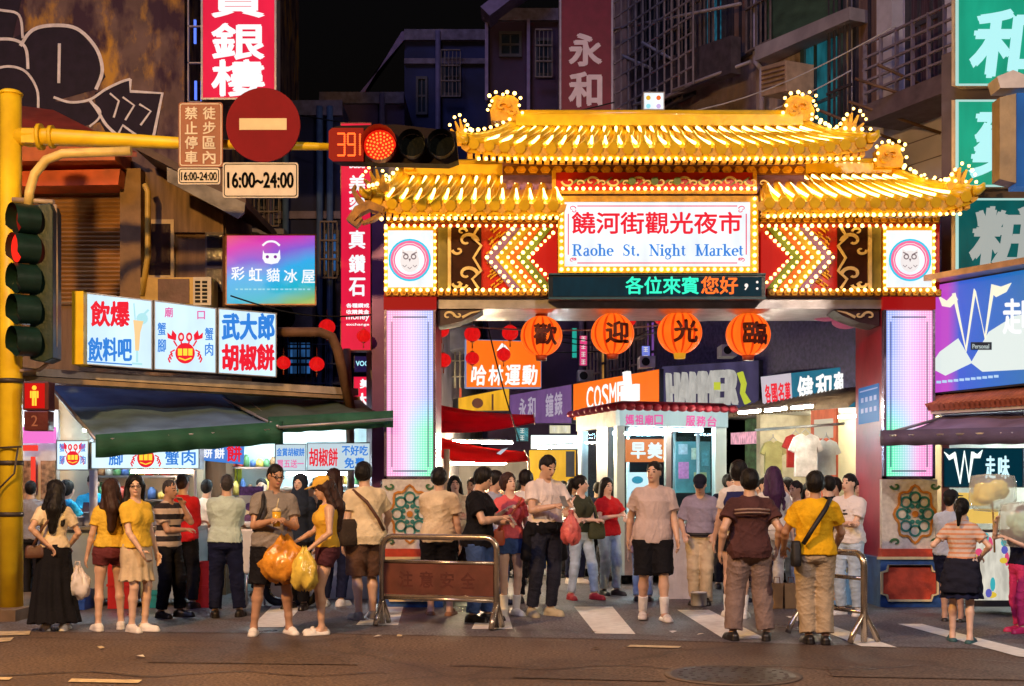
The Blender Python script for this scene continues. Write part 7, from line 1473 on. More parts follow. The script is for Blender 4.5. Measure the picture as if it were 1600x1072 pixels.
m = mb(TR); rq(m, TR, 1290, 1330, .9, 2.70, .25, .29); o_ = m.build('orange_poster', em('orange red poster', (.75, .16, .07), .6, .3, 5), e); m = mb(TR); rq(m, TR, 1296, 1304, 1.3, 1.75, .295, .30); rq(m, TR, 1308, 1322, 1.6, 2.0, .295, .30); rq(m, TR, 1296, 1326, 2.25, 2.55, .295, .3); m.build('poster_print', em('pale print', (.7, .6, .45), .6), o_)
m = mb(TR); rq(m, TR, 1142, 1180, 2.25, 2.45, -.2, .0); m.build('small_sign', em('small lit sign', (.75, .35, .45), .8, .5, 12), e); m = mb(TR); rq(m, TR, 1128, 1184, .01, 2.72, -.7, -.5); m.build('display', pm('dark green goods', (.03, .10, .04), .7, .7, 9), e)
for k in range(3): tube(('nearest', 'middle', 'far')[k]+' white tube in the clothes shop', TR(1300+k*44, yw(TR, 1300+k*44, 2.62), 1.75), TR(1334+k*44, yw(TR, 1334+k*44, 2.62), 1.75), em('shop tube', (1, .93, .72), 170))
def hung(label, px, py, s, Y, mat):
    T = PX(Y); e = thing('hanging_shirt', label, 'shirt', T(px, py+s*1.5, 0), 'shirts hung up in the clothes shop'); o_ = [(-.16, -.78), (-.42, -.66), (-.62, -.2), (-.42, -.1), (-.38, -.3), (-.40, .75), (.40, .75), (.38, -.3), (.42, -.1), (.62, -.2), (.42, -.66), (.16, -.78), (.0, -.68)]
    m = mb(T); m.prism([(px+x*s, py+y*s) for x, y in o_], -.05, .05); m.build('cloth', mat, e, bevel=.02); m = mb(T); m.stroke([(px-.2*s, py-.74*s), (px, py-.95*s), (px+.2*s, py-.74*s)], 1.4, -.01, .01); m.stroke([(px, py-.95*s), (px, py-1.08*s)], 1.2, -.01, .01); m.build('hanger', ALU, e)
tube('tube at the back of the clothes shop', TR(1215, yw(TR, 1215, 2.66), -.9), TR(1330, yw(TR, 1330, 2.66), -.9), em('shop tube', (1, .93, .72), 170))
hung('olive green shirt on a hanger in the clothes shop', 1208, 715, 34, 20.2, cloth('olive', (.36, .36, .16))); hung('dark red shirt tucked behind the white one', 1243, 705, 34, 20.0, cloth('deep red', (.42, .03, .03))); hung('large white patterned shirt nearest the street', 1259, 712, 44, 19.4, cloth('white print', (.68, .66, .68), .35)); hung('pale blue white shirt by the orange poster', 1291, 715, 36, 19.7, cloth('pale blue', (.6, .66, .70)))
m = MB(); m.tube([P(1180, 672, 20.4), P(1320, 662, 19.5)], .02, 6); one(m, 'clothes_rail', STEEL, 'steel rail across the clothes shop front carrying shirts', 'rail')
# ------------------------------------------------------------------ lanterns
def lantern_big(ch, label, px, py, r, Y=16.55, gold=False):
    C = P(px, py, Y); rr = r*Y/F; e = thing('round_lantern', label, 'lantern', C, 'large round lanterns under the gate beam'); m = MB(); m.smooth = True; n = 48; rows = []
    for j in range(17): t = math.pi*(.06+.88*j/16); rows.append([m._v(C+Vector((math.cos(2*math.pi*k/n), math.sin(2*math.pi*k/n), 0))*rr*math.sin(t)*(1-.022*(1+math.cos(2*math.pi*k/n*16))/2)+Vector((0, 0, rr*.96*math.cos(t)))) for k in range(n)])
    for A_, B_ in zip(rows, rows[1:]):
        for k in range(n): m.face((A_[k], A_[(k+1) % n], B_[(k+1) % n], B_[k]))
    m.m = [1 if (i % n) % 4 == 0 else 0 for i in range(len(m.f))]; m.build('shade', [em('lit orange paper', (1, .13, .008), 1.15, .14, 5), em('lantern rib paper', (.90, .05, .004), .8)], e)
    m = MB(); m.lathe(C+Vector((0, 0, rr*.92)), [(rr*.28, 0), (rr*.28, .05), (rr*.1, .07)], 16); m.tube([C+Vector((0, 0, rr)), (C.x, C.y, P(0, 482, GYD).z)], .006, 6); m.build('cap', pm('lantern cap', (.30, .03, .02), .5), e)
    m = MB(); m.lathe(C-Vector((0, 0, rr*.95+.06)), [(rr*.24, 0), (rr*.28, .07)], 16); m.build('base_ring', em('gold base', (.9, .40, .02), .6) if gold else pm('lantern base', (.40, .06, .02), .5), e)
    def T(a, b, c): 
        dx = (a-px)*Y/F; dz = (py-b)*Y/F; return C+Vector((dx, -math.sqrt(max(rr*rr-dx*dx-dz*dz, 0))-c, dz))
    m = mb(T); o = r*.10; m.btext(ch, px-r*.50+o, px+r*.62+o, py+r*.52, py-r*.50, .012, .035); m.build('lettering', pm('dark red brush ink', (.10, .008, .006), .6, .2), e)
lantern_big('歡', 'leftmost large round orange lantern with a dark character', 846, 525, 33); lantern_big('迎', 'second large round orange lantern from the left', 957, 522, 34); lantern_big('光', 'third large orange lantern with a gold base ring', 1062, 520, 35, gold=True); lantern_big('臨', 'rightmost large round orange lantern over the alley', 1169, 523, 35)
base = None
for px, py, r, Y, lb in ((738, 522, 13, 19, 'small red lantern above the orange box, leftmost of the upper pair'), (797, 520, 13, 19.2, 'small red lantern touching the leftmost large lantern'), (738, 560, 11, 21, 'small red lantern in front of the orange box at its left side'), (787, 554, 11, 20, 'small red lantern in front of the middle of the orange box'), (690, 516, 12, 20, 'small red lantern half behind the left pillar, the upper one'), (693, 563, 12, 20, 'small red lantern half behind the left pillar, the lower one'),
                     (983, 500, 11, 20, 'small red lantern right beside the second large lantern'), (1034, 497, 12, 20, 'small red lantern left beside the third large lantern'), (443, 567, 11, 18.6, 'small red lantern just right of the blue and red light box'), (495, 569, 12, 18.6, 'small red lantern under the bent rusty tube'), (511, 511, 13, 18.8, 'small red lantern peeking above the bent rusty tube'), (568, 525, 11, 16.8, 'small red lantern in front of the foot of the narrow red sign')):
    C = P(px, py, Y); rr = r*Y/F
    if base is None:
        e = thing('small_lantern', lb, 'lantern', C, 'small red lanterns'); m = MB(); m.smooth = True; n = 30; rows = []
        for j in range(11): t = math.pi*(.08+.84*j/10); rows.append([m._v(Vector((math.cos(2*math.pi*k/n), math.sin(2*math.pi*k/n), 0))*math.sin(t)*(1-.03*(k % 3 == 0))+Vector((0, 0, .92*math.cos(t)))) for k in range(n)])
        for A_, B_ in zip(rows, rows[1:]):
            for k in range(n): m.face((A_[k], A_[(k+1) % n], B_[(k+1) % n], B_[k]))
        o = m.build('shade', em('lit red paper', (.75, .008, .008), .8, .2, 2)); o.parent = e
        m = MB(); m.lathe((0, 0, .84), [(.3, 0), (.3, .14), (.1, .2)], 12); m.lathe((0, 0, -.98), [(.26, 0), (.3, .14)], 12); m.tube([(0, 0, .9), (0, 0, 2.1)], .03, 5); m.tube([(0, 0, -.95), (0, 0, -1.7)], [.05, .09], 6); o = m.build('fittings', pm('lantern gilt', (.45, .08, .02), .5)); o.parent = e; base = e
    else: e = copy_tree(base); e['label'] = lb
    e.location = C; e.scale = (rr, rr, rr)
for px, py, a_, b_, lb in ((1292, 489, 30, 13, 'pink cloth lantern under the right end of the gate beam'), (1322, 502, 22, 12, 'pink cloth lantern tucked beneath the other pink one')):
    Y = 17.0; C = P(px, py, Y); m = MB(); m.ball(C, 1, 20, 12, (a_*Y/F, .22, b_*Y/F)); e = thing('cloth_lantern', lb, 'lantern', C); m.build('shade', em('pink cloth with added glow', (.40, .07, .13), .55, .2), e); m = MB(); m.tube([C+Vector((0, 0, b_*Y/F)), (C.x, C.y, P(0, 482, GYD).z)], .01, 6); m.build('cord', DARK, e)  # pink lanterns are unlit; a soft glow is put into their cloth
# cables
def cable(label, pts, r=.012, mat=None): m = MB(); q = []; pts = [Vector(p) for p in pts]
for i, (a, b, sag, lb) in enumerate(((P(690, 508, 17.2), P(1140, 496, 17.5), .12, 'pale cord strung behind the large lanterns'), (P(760, 500, 18), P(812, 690, 19), .1, 'black cable falling across the orange light box'), (P(1160, 500, 17.5), P(1260, 486, 17.2), .05, 'pale cord near the pink lanterns'),
                   (P(470, 180, 22), P(960, 160, 20), .35, 'dark cable over the street behind the ornaments'), (P(960, 190, 20), P(1400, 40, 17.5), .3, 'grey cable slanting up over the gate ridge'), (P(960, 215, 19), P(1330, 110, 18), .3, 'pale cable running low over the gate ridge'), (P(360, 462, 16.9), P(580, 492, 17.2), .12, 'dark cable from the rainbow sign to the gate'))):
    m = MB(); m.tube([a.lerp(b, t/12)-Vector((0, 0, sag*math.sin(math.pi*t/12))) for t in range(13)], .011, 5); one(m, 'cable', pm('pale cord', (.45, .42, .45), .6) if 'pale' in lb or 'grey' in lb else BLACKP, lb, 'cable')
# ------------------------------------------------------------------ crowd barriers
def barrier(label, px0, px1, fy0, fy1, pyt, panel=None):
    A = GP(px0, fy0); B = GP(px1, fy1); zt = CH+(HZ-pyt)*A.y/F; e = thing('crowd_barrier', label, 'barrier', (A+B)/2, 'steel crowd barriers'); CHR = pm('stained chrome tube', (.52, .44, .34), .25, .3, 3, .1, metal=.85)
    u = (B-A).normalized(); rc = .12; up = lambda z: Vector((0, 0, z)); pts = [A+up(.02), A+up(zt-rc)]+[A+u*(rc-rc*math.cos(t))+up(zt-rc+rc*math.sin(t)) for t in (.4, .8, 1.2, 1.57)]+[B-u*(rc-rc*math.cos(t))+up(zt-rc+rc*math.sin(t)) for t in (1.57, 1.2, .8, .4)]+[B+up(zt-rc), B+up(.02)]
    m = MB(); m.tube(pts, .032, 10); m.build('hoop', CHR, e); m = MB(); m.tube([A+up(zt*.72), B+up(zt*.72)], .02, 8); m.tube([A+up(.30), B+up(.30)], .02, 8); m.build('rail', CHR, e)
    n = Vector((u.y, -u.x, 0))
    for p in (A, B): m = MB(); m.tube([p+n*.17+up(.018), p+n*.13+up(.10), p+up(.30), p-n*.13+up(.10), p-n*.17+up(.018)], .03, 8); m.build('foot', CHR, e)
    if panel:
        Fb = Fr(A, u); L_ = (B-A).length; m = mb(Fb); m.panel(.03, L_-.03, zt*.36, zt*.70, -.02, .02); p = m.build('panel', pm('dull red barrier panel', (.14, .045, .03), .45, .4, 4, .15), e); m = mb(Fb); m.panel(.03, L_-.03, zt*.33, zt*.355, -.015, .015); m.build('lower_edge', CHR, e)
        m = mb(Fb)
        for k, ch in enumerate('注意安全'): m.btext(ch, L_*(.16+k*.18), L_*(.16+k*.18)+.16, zt*.44, zt*.62, .021, .02)
        m.build('lettering', pm('worn dark red lettering', (.095, .020, .014), .6), p)
    return e
barrier('steel hoop barrier with a red board between the crowd and the road', 597, 776, 977, 984, 838, True); barrier('steel hoop barrier held by the man in yellow', 1252, 1350, 990, 1006, 858)
# colourful banner on right barrier, shopping bags
T = PX(15.0); e = thing('printed_box', 'brightly printed blue and white box on the road behind the right barrier', 'box', T(1320, 946, -.2)); m = mb(T); m.panel(1296, 1346, 945, 898, -.35, 0); m.build('carton', em('glossy print panel', (.25, .42, .62), .25, .5, 7), e); m = mb(T); m.disc(1334, 912, 8, .001, .004, 10, 5); m.panel(1300, 1320, 938, 916, .001, .004); m.build('print', pm('orange white print', (.75, .42, .20), .5, .6, 20), e)  # carton is no lamp; a weak glow is put into its print
for px, lb, c in ((1214, 'brown paper carrier bag on the road by the barrier, left one', (.34, .19, .08)), (1236, 'brown paper carrier bag on the road, right one of the pair', (.38, .22, .09))):
    T = PX(15.6); e = thing('paper_bag', lb, 'bag', T(px, 952, 0)); m = mb(T); m.prism([(px-9, 951), (px+9, 951), (px+10, 912), (px-10, 912)], -.16, 0); m.build('bag', pm('kraft paper %d' % px, c, .8), e); m = mb(T); m.stroke([(px-5, 912), (px-4, 902), (px+4, 902), (px+5, 912)], 1.4, -.01, .0); m.build('handle', pm('kraft handle', (.2, .1, .05), .8), e)
# ------------------------------------------------------------------ sodium street lamps on the near side of the junction (their light falls on the crowd)
def street_lamp(label, x, y, h, arm, power, col):
    e = thing('street_lamp', label, 'street lamp', (x, y, 0)); m = MB(); m.tube([(x, y, .005), (x, y, h-.6), (x+arm*.3, y, h-.1), (x+arm, y, h)], [.09, .06, .05, .04], 12); m.build('pole', pm('grey lamp pole', (.3, .3, .3), .5, metal=.5), e); m = MB(); m.box(x+arm-.14, x+arm+.38, y-.14, y+.14, h-.06, h+.08); hd_ = m.build('lamp_head', DARK, e, bevel=.03)
    m = MB(); m.box(x+arm-.1, x+arm+.34, y-.11, y+.11, h-.075, h-.062); m.build('lens', em('sodium lens', (1, .5, .12), 12), hd_)
    l = bpy.data.lights.new('sodium_lamp', 'SPOT'); l.energy = power; l.color = col; l.spot_size = R(150); l.spot_blend = .6; l.shadow_soft_size = .22; o = bpy.data.objects.new('sodium_lamp', l); COL.objects.link(o); o.location = (x+arm+.1, y, h-.12); o.parent = e; o.matrix_parent_inverse = wmat(e).inverted(); o.rotation_euler = (R(42), 0, 0); return e
street_lamp('street lamp with an orange sodium head, left of the camera', -7.6, 5.5, 7.5, 2.2, 5000, (1, .53, .15)); street_lamp('street lamp with a pale warm head, right of the camera', 9.0, 3.0, 8.0, -2.4, 2700, (1, .78, .60))
# ------------------------------------------------------------------ the crowd
C_ = lambda n, c, v=.2: cloth(n, c, v)
WHT = C_('white', (.84, .82, .78)); CRM = C_('cream', (.82, .70, .48)); YEL = C_('yellow', (.82, .55, .06)); BLK = C_('black', (.006, .006, .009)); NVY = C_('navy', (.008, .012, .045)); DRK = C_('charcoal', (.016, .015, .018))
MAR = C_('maroon', (.14, .03, .035)); BEI = C_('beige', (.66, .54, .36)); GRY = C_('warm grey', (.27, .25, .23)); KHA = C_('khaki', (.48, .38, .25)); PKG = C_('pinkish grey', (.62, .50, .47)); MST = C_('mustard', (.85, .48, .01)); BRN_ = C_('brown', (.13, .07, .045)); PAL = C_('pale green grey', (.55, .70, .62)); RDC = C_('red', (.62, .015, .02)); CRL = C_('coral', (.80, .14, .15)); DNM = C_('denim blue', (.05, .10, .26), .4); LDN = C_('light denim', (.46, .60, .74), .3); LAV = C_('lavender grey', (.34, .31, .42)); DOL = C_('dark olive', (.05, .06, .035)); LBL = C_('light blue', (.52, .64, .82)); CYB = C_('bright blue', (.03, .45, .80))
SWH = pm('white shoe', (.84, .82, .78), .55, .1); SBK = pm('black shoe', (.018, .016, .016), .35, .2); SGR = pm('grey shoe', (.28, .26, .25), .6, .2); SRD = pm('red shoe', (.50, .03, .04), .5, .2); SBE = pm('beige shoe', (.50, .44, .28), .6, .2); SBR = pm('tan sandal', (.28, .13, .06), .6); SOCK = C_('white sock', (.86, .85, .82), .1)
LEB = pm('brown leather', (.11, .045, .025), .45, .3); BKN = pm('black nylon', (.012, .012, .014), .6, .2); SLV = pm('silver phone case', (.5, .5, .52), .3, metal=.7)
HB = (.006, .005, .005); HBR = (.045, .020, .014); HPU = (.055, .018, .075); HGY = (.05, .045, .045)
def sk(d=.10, f=0): return {1: (d, f), -1: (-d, -f)}
def x_phone(side=1, mat=SLV, label='small bright phone held up in one hand'):
    def f(c):
        e, w = c['arms'][side]; d = (w-e)/np.linalg.norm(w-e); p = wp(c, w+d*.09+np.array([0, -.02, .035])); m = MB(); yr = math.atan2(c['place'][1][0], c['place'][0][0]); Rm = Matrix.Rotation(yr, 3, 'Z') @ Matrix.Rotation(-.6, 3, 'X'); q = [p+Rm@Vector((x*.036, y*.005, z*.07)) for z in (-1, 1) for x, y in ((-1, -1), (1, -1), (1, 1), (-1, 1))]; m.hexa(q); one(m, 'phone', mat, label, 'phone', bevel=.004, loc=tuple(p))
    return f
def x_strap(pts, mat, r=.017, name='strap'):
    def f(c):
        m = MB(); ps = [Vector(c['tb']((p[0]*1.04, p[1]*1.22, p[2]+.01)))*c['sc'] for p in pts]; m.tube(ps, r, 6); o = m.build(name, mat); o.parent = c['body']
    return f
def x_patch(pts, mat, name='shirt_print'):
    """small flat print lying on the chest, body-space polygon points"""
    def f(c):
        m = MB()
        for poly in pts: m.poly([Vector(c['tb'](p))*c['sc'] for p in poly])
        o = m.build(name, mat); o.parent = c['body']
    return f
def pbag(label, c, side, size, mat, name='plastic_bag', cat='bag', dz=-.05, off=(0, 0)):
    """soft plastic carrier hanging from a hand"""
    e, w = c['arms'][side]; d = (w-e)/np.linalg.norm(w-e); p = wp(c, w+d*.10)+Vector((off[0], off[1], 0)); e_ = thing(name, label, cat, p); a, h, b = size; m = MB(); m.smooth = True; n = 22; rows = []
    for j, (t, k) in enumerate(((0, .12), (.12, .3), (.3, .72), (.55, 1.0), (.8, .98), (.95, .7), (1, .25))):
        pass
    n = 40; TT = [0, .06, .12, .18, .25, .32, .4, .48, .56, .64, .72, .8, .87, .93, .97, 1]; KK = np.interp(TT, [0, .12, .3, .55, .8, .95, 1], [.14, .34, .74, 1, 1, .74, .3]); sd0 = len(label)
    for j, (t, k) in enumerate(zip(TT, KK)):
        rows.append([m._v(p+Vector((math.cos(2*math.pi*i/n)*a/2*k*(1+.10*(1-t)*math.sin(i*1.88+sd0)+.07*math.sin(i*.63+j*.9+sd0)+.05*math.sin(i*1.26-j*1.7)), math.sin(2*math.pi*i/n)*b/2*k*(1+.10*(1-t)*math.sin(i*1.88+sd0)+.09*math.sin(i*.94+j*.7)+.05*math.sin(i*1.57+j*2.1)), -t*h+dz+.022*math.sin(i*.63+sd0)+.012*math.sin(i*1.57+j)))) for i in range(n)])
    for A_, B_ in zip(rows, rows[1:]):
        for i in range(n): m.face((A_[i], A_[(i+1) % n], B_[(i+1) % n], B_[i]))
    m.smooth = False; m.face(rows[-1]); m.face(rows[0][::-1]); m.build('bag', mat, e_); m = MB(); m.tube([p+Vector((-.03, 0, dz-.01)), p+Vector((-.02, 0, .01)), p+Vector((.02, 0, .01)), p+Vector((.03, 0, dz-.01))], .008, 5); m.build('handle', mat, e_)
# --- left group
a = person('woman with long dark hair, cream tee and long black skirt, back turned', 84, 985, 752, 195, True, skin=1, hair=HB, style='long', top=('tee', CRM, .014, .98), bottom=('skirt', BLK, .01, .10, .30), shoes=('shoe', SWH), L='back', Rr=((.16, -.12, .98), (.8, .6, 0)), hy=50, side=0)
x_bag('small brown crossbody bag at the hip of the woman in the long black skirt', (.20, .10, .93), (.22, .15, .08), LEB, [(.20, .12, 1.0), (.10, .135, 1.2), (-.06, .11, 1.42), (-.12, .02, 1.46)], LEB, name='crossbody_bag')(a)
b = person('young woman in yellow tee and maroon shorts, hand on hip, face turned away', 172, 985, 750, 205, True, skin=1, hair=HBR, style='long', top=('tee', YEL, .016, .98), bottom=('hotpants', MAR), shoes=('shoe', SWH), L='down', Rr='hip', hy=-40, legs={1: (.14, .06, .085), -1: (-.13, -.05, .085)})
c = person('young woman in glasses and yellow tee over a beige skirt, long hair, holding a phone', 214, 987, 744, 55, True, skin=0, hair=HB, style='long', top=('tee', YEL, .02, .96), bottom=('skirt', BEI, .01, .58, .21), shoes=('shoe', SWH), L='down', Rr=((.10, -.20, .92), (.8, .5, 0)), hy=-35, extras=[x_glasses(BLACKP), x_phone(-1, label='phone held low by the woman in glasses')])
pbag('pale plastic bag hanging behind the woman in maroon shorts', b, 1, (.26, .32, .2), glass('milky plastic', (.92, .88, .86), .75, .4), off=(-.12, .12))
STR_ = stripes('striped knit', (.02, .016, .02), (.58, .46, .36), .125, .5)
d = person('man in black and white striped shirt and black trousers, hand at his mouth', 262, 965, 750, 65, False, 1.0, 2, HGY, 'thin', ('tee', STR_, .02, .88), ('trousers', BLK, .022), ('shoe', SBK), L='mouth', Rr='fold', hp=8, lean=4)
e_ = person('man in a red long sleeved top standing behind the striped shirt', 287, 951, 741, 165, False, .95, 1, HBR, 'short', ('long', RDC, .02, .88), ('trousers', BLK, .02), ('shoe', SBK), L='fold', Rr='fold')
f_ = person('stall cook in bright blue shirt and dark apron behind the crab counter', 141, 930, 742, 10, False, 1.05, 0, HB, 'short', ('tee', CYB, .02, .9), ('trousers', DRK, .02), ('shoe', SBK), L='counter', Rr='counter', hp=14, H=1.66, Y=16.95, X=-5.55, extras=[x_patch([[(-.11, -.148, 1.36), (.11, -.148, 1.36), (.15, -.155, 1.0), (-.15, -.155, 1.0)]], pm('dark apron cloth', (.06, .04, .07), .8), 'apron')])
g_ = person('man in pale green shirt and dark trousers seen from behind, arms folded', 352, 965, 742, 188, False, 1.08, 1, HGY, 'thin', ('half', PAL, .022, .93), ('trousers', NVY, .025), ('shoe', SBK), L='fold', Rr='fold', legs={1: (.12, .02), -1: (-.17, -.04)})
def x_drink(c):
    p = wp(c, (0, -.31, 1.205)); e = thing('drink_cup', 'clear cup of yellow juice held in both hands by the man in grey polo', 'cup', p); m = MB(); m.lathe(p-Vector((0, 0, .08)), [(.036, 0), (.046, .15)], 14); m.build('cup', pm('mango juice', (.75, .45, .03), .25, .2), e); m = MB(); m.lathe(p+Vector((0, 0, .07)), [(.048, 0), (.044, .02), (.01, .04)], 14); m.tube([p+Vector((0, 0, .1)), p+Vector((.02, 0, .2))], .006, 6); m.build('lid', pm('clear lid', (.7, .62, .4), .2), e)
h_ = person('man in glasses, grey polo and black shorts holding a yellow drink', 426, 991, 727, 18, False, 1.08, 2, HB, 'short', ('tee', GRY, .022, .88), ('shorts', BLK, .035, .95), ('sandal', SWH), L='hold', Rr='hold', hp=8, hy=15, legs={1: (.17, 0), -1: (-.19, .02)}, extras=[x_glasses(BLACKP), x_drink, x_strap([(-.105, .02, 1.455), (-.12, -.09, 1.40), (-.13, -.135, 1.30), (-.17, -.10, 1.16), (-.19, -.02, 1.06)], BKN, .02)])
CAPY = C_('tan cap', (.80, .50, .08))
i_ = person('woman in tan cap and sleeveless yellow top with very long brown hair, looking down', 510, 991, 746, -72, True, .95, 1, HBR, 'long', ('tank', C_('ochre', (.82, .50, .05)), .014, .98), ('hotpants', C_('dark plum', (.07, .02, .03)), .016), ('sandal', SWH), L='bag', Rr=((.10, -.30, 1.05), (.7, .4, -.5)), hp=20, extras=[x_cap(CAPY)])
pbag('bulging orange plastic bag full of shopping held between the man and woman', i_, -1, (.50, .46, .34), pm('orange film', (.85, .34, .04), .22, .55, 7, .6, bscale=14), off=(-.06, -.05), dz=.08); pbag('yellowish plastic bag beside the big orange bag', i_, 1, (.26, .40, .2), pm('yellow film', (.88, .60, .10), .22, .5, 7, .6, bscale=14), off=(.02, -.1), dz=.05)
j_ = person('woman in a black headscarf half hidden behind the man with the drink', 466, 952, 741, -15, True, 1, 0, HB, 'bald', ('long', C_('blue black', (.02, .03, .05)), .03, .85), ('trousers', BLK, .03), ('shoe', SBK), extras=[x_scarf(C_('black scarf', (.02, .03, .05)))])
k_ = person('brown haired woman in dark clothes behind the woman in the tan cap', 524, 948, 734, 165, True, 1, 1, HBR, 'long', ('tee', DRK, .02, .9), ('trousers', NVY, .02), ('shoe', SWH), hp=5)
l_ = person('broad man in cream tee and brown shorts leaning on the barrier, back turned', 572, 968, 724, 205, False, 1.2, 1, HB, 'bowl', ('tee', C_('pale cream', (.85, .72, .46)), .03, .84), ('shorts', BRN_, .04, 1.0), ('shoe', SGR), L='down', Rr=((.34, -.30, 1.03), (.5, .7, -.2)), hy=-40, lean=4, extras=[x_strap([(.15, .05, 1.44), (.04, .155, 1.30), (-.08, .165, 1.10), (-.15, .13, .98)], LEB, .02)])
x_bag('dark shoulder bag on the back of the man in the cream tee', (.24, .10, .98), (.20, .30, .12), C_('dark bag canvas', (.05, .035, .025)), None, name='shoulder_bag')(l_)
m_ = person('woman with a hair bun and pale blue top beyond the left barrier', 648, 946, 746, 170, True, .95, 1, HB, 'bun', ('tee', LBL, .02, .95), ('trousers', DRK, .02), ('shoe', SWH))
n_ = person('man in beige tee and dark shorts behind the left barrier, back to the road', 685, 962, 732, 178, False, 1.12, 1, HB, 'bowl', ('tee', C_('beige tee', (.80, .66, .44)), .028, .88), ('shorts', BLK, .035, .9), ('sandal', SBR), L='fold', Rr='down')
o_ = person('heavy man in black tee and blue jeans in profile, looking at his phone', 746, 972, 731, 72, False, 1.32, 1, HB, 'bowl', ('tee', BLK, .03, .86), ('trousers', DNM, .025), ('shoe', SBK), L='phone2', Rr='phone', hp=18, lean=3, extras=[x_phone(1, label='phone held up by the heavy man in black')])
p_ = person('woman with short brown hair, coral tee and denim shorts, arm raised', 797, 962, 740, 12, True, .95, 0, HBR, 'bob', ('tee', CRL, .018, .96), ('hotpants', DNM, .018), ('shoe', SWH, SOCK), L='down', Rr=((.12, -.26, 1.30), (.6, 0, -.8)), hy=25, hp=-12, extras=[x_patch([[(-.10, -.128, 1.27), (-.03, -.137, 1.285), (-.05, -.137, 1.23)], [(.05, -.137, 1.28), (.12, -.122, 1.27), (.08, -.132, 1.235)]], pm('white print', (.75, .7, .65), .6))])
x_bag('orange red sling bag worn by the woman in coral', (-.16, -.10, .97), (.15, .20, .06), pm('orange vinyl', (.60, .12, .04), .4), [(-.15, -.10, 1.05), (-.02, -.155, 1.25), (.12, -.09, 1.44)], pm('orange vinyl', (.60, .12, .04), .4), name='sling_bag')(p_)
q_ = person('man in a white tee between the heavy man in black and the coral top', 772, 945, 737, 60, False, .95, 1, HB, 'bowl', ('tee', C_('blue white', (.52, .58, .70)), .02, .9), ('trousers', DNM, .02), ('shoe', SBK), hp=10)
r_p = person('very tall man in pale tee and black trousers, looking down at a phone', 852, 963, 711, 28, False, 1.08, 1, HB, 'short', ('tee', C_('pale pink white', (.85, .76, .72)), .026, 1.0), ('trousers', C_('blue black denim', (.018, .02, .035)), .012), ('shoe', SBE), L='phone2', Rr='phone', hp=24, hy=6, extras=[x_phone(-1, label='phone in the hands of the very tall man')])
def x_jacket(c):
    G = Field(np.array([-.30, -.26, .58]), np.array([.30, .26, 1.08]), c['hh']); G.add(loft([(.90, .20, .155, .01), (.97, .215, .17, .01), (1.025, .205, .155, .0)]), 0)
    for x in (-.19, .20): G.add(rcone((x, .02, .98), (x*1.15, .03, .66), .05, .065), .04)
    G.add(ell((0, -.16, .97), (.06, .04, .045)), .03); G.noise(.007, 40, 4); c['mk'](G, 'tied_jacket', [BLK], c['body'])
x_jacket(r_p); pbag('red and white plastic bag hanging at the very tall man’s chest', r_p, 1, (.22, .34, .12), pm('red film', (.70, .14, .13), .35, .4, 9, .5), off=(.05, -.02), dz=-.02, name='plastic_bag')
s_ = person('young woman with ponytail, dark olive top and light jeans by the kiosk', 908, 937, 744, 28, True, .92, 0, HB, 'tail', ('vest', DOL, .02, .96), ('trousers', LDN, .014), ('shoe', SRD), L='fold', Rr='fold', hy=45, legs={1: (.15, -.12), -1: (-.14, .05)})
x_bag('olive shoulder bag of the woman with the ponytail', (.16, -.16, .98), (.26, .24, .10), C_('olive canvas', (.07, .08, .04)), [(.16, -.14, 1.1), (.14, -.10, 1.3), (.12, .0, 1.45)], C_('olive canvas', (.07, .08, .04)))(s_)
t_ = person('man in pinkish grey tee, black shorts and white socks walking toward the road', 1020, 969, 722, 2, False, 1.1, 1, HB, 'short', ('tee', PKG, .032, .86), ('shorts', BLK, .035, 1.0), ('sandal', SWH, SOCK), L='swing', Rr='swingb', hy=-28, legs={1: (.11, -.14, .085, 8), -1: (-.10, .10, .10, -8)})
u_ = person('uniformed man in dark cap and lavender grey shirt looking down', 1094, 945, 742, -12, False, 1.12, 1, HGY, 'short', ('half', LAV, .024, .93), ('trousers', BEI, .022), ('shoe', SBK), L='bag', Rr='bag', hp=26, lean=5, extras=[x_cap(C_('police navy cap', (.012, .014, .03))), x_strap([(-.17, -.09, .955), (-.08, -.135, .955), (.08, -.135, .955), (.17, -.09, .955)], BKN, .022, 'belt')])
v_ = person('woman in white tee and black shorts, back turned, with a navy backpack', 1152, 966, 722, 172, True, 1.05, 1, HB, 'bob', ('tee', WHT, .022, .94), ('hotpants', BLK, .022), ('shoe', SWH, SOCK), L='down', Rr='down')
def x_backpack(c):
    G = Field(np.array([-.22, .06, .98]), np.array([.22, .34, 1.5]), c['hh']); G.add(loft([(1.02, .15, .09, .19), (1.1, .16, .10, .19), (1.3, .155, .09, .18), (1.42, .12, .06, .16)]), 0); G.noise(.004, 50, 2); o = c['mk'](G, 'backpack', [C_('navy pack', (.02, .025, .11))], c['body']); m = MB(); m.box(-.1, .1, .285, .30, 1.10, 1.24); q = m.build('pocket', pm('amber pocket', (.55, .30, .02), .6), o)
x_backpack(v_)
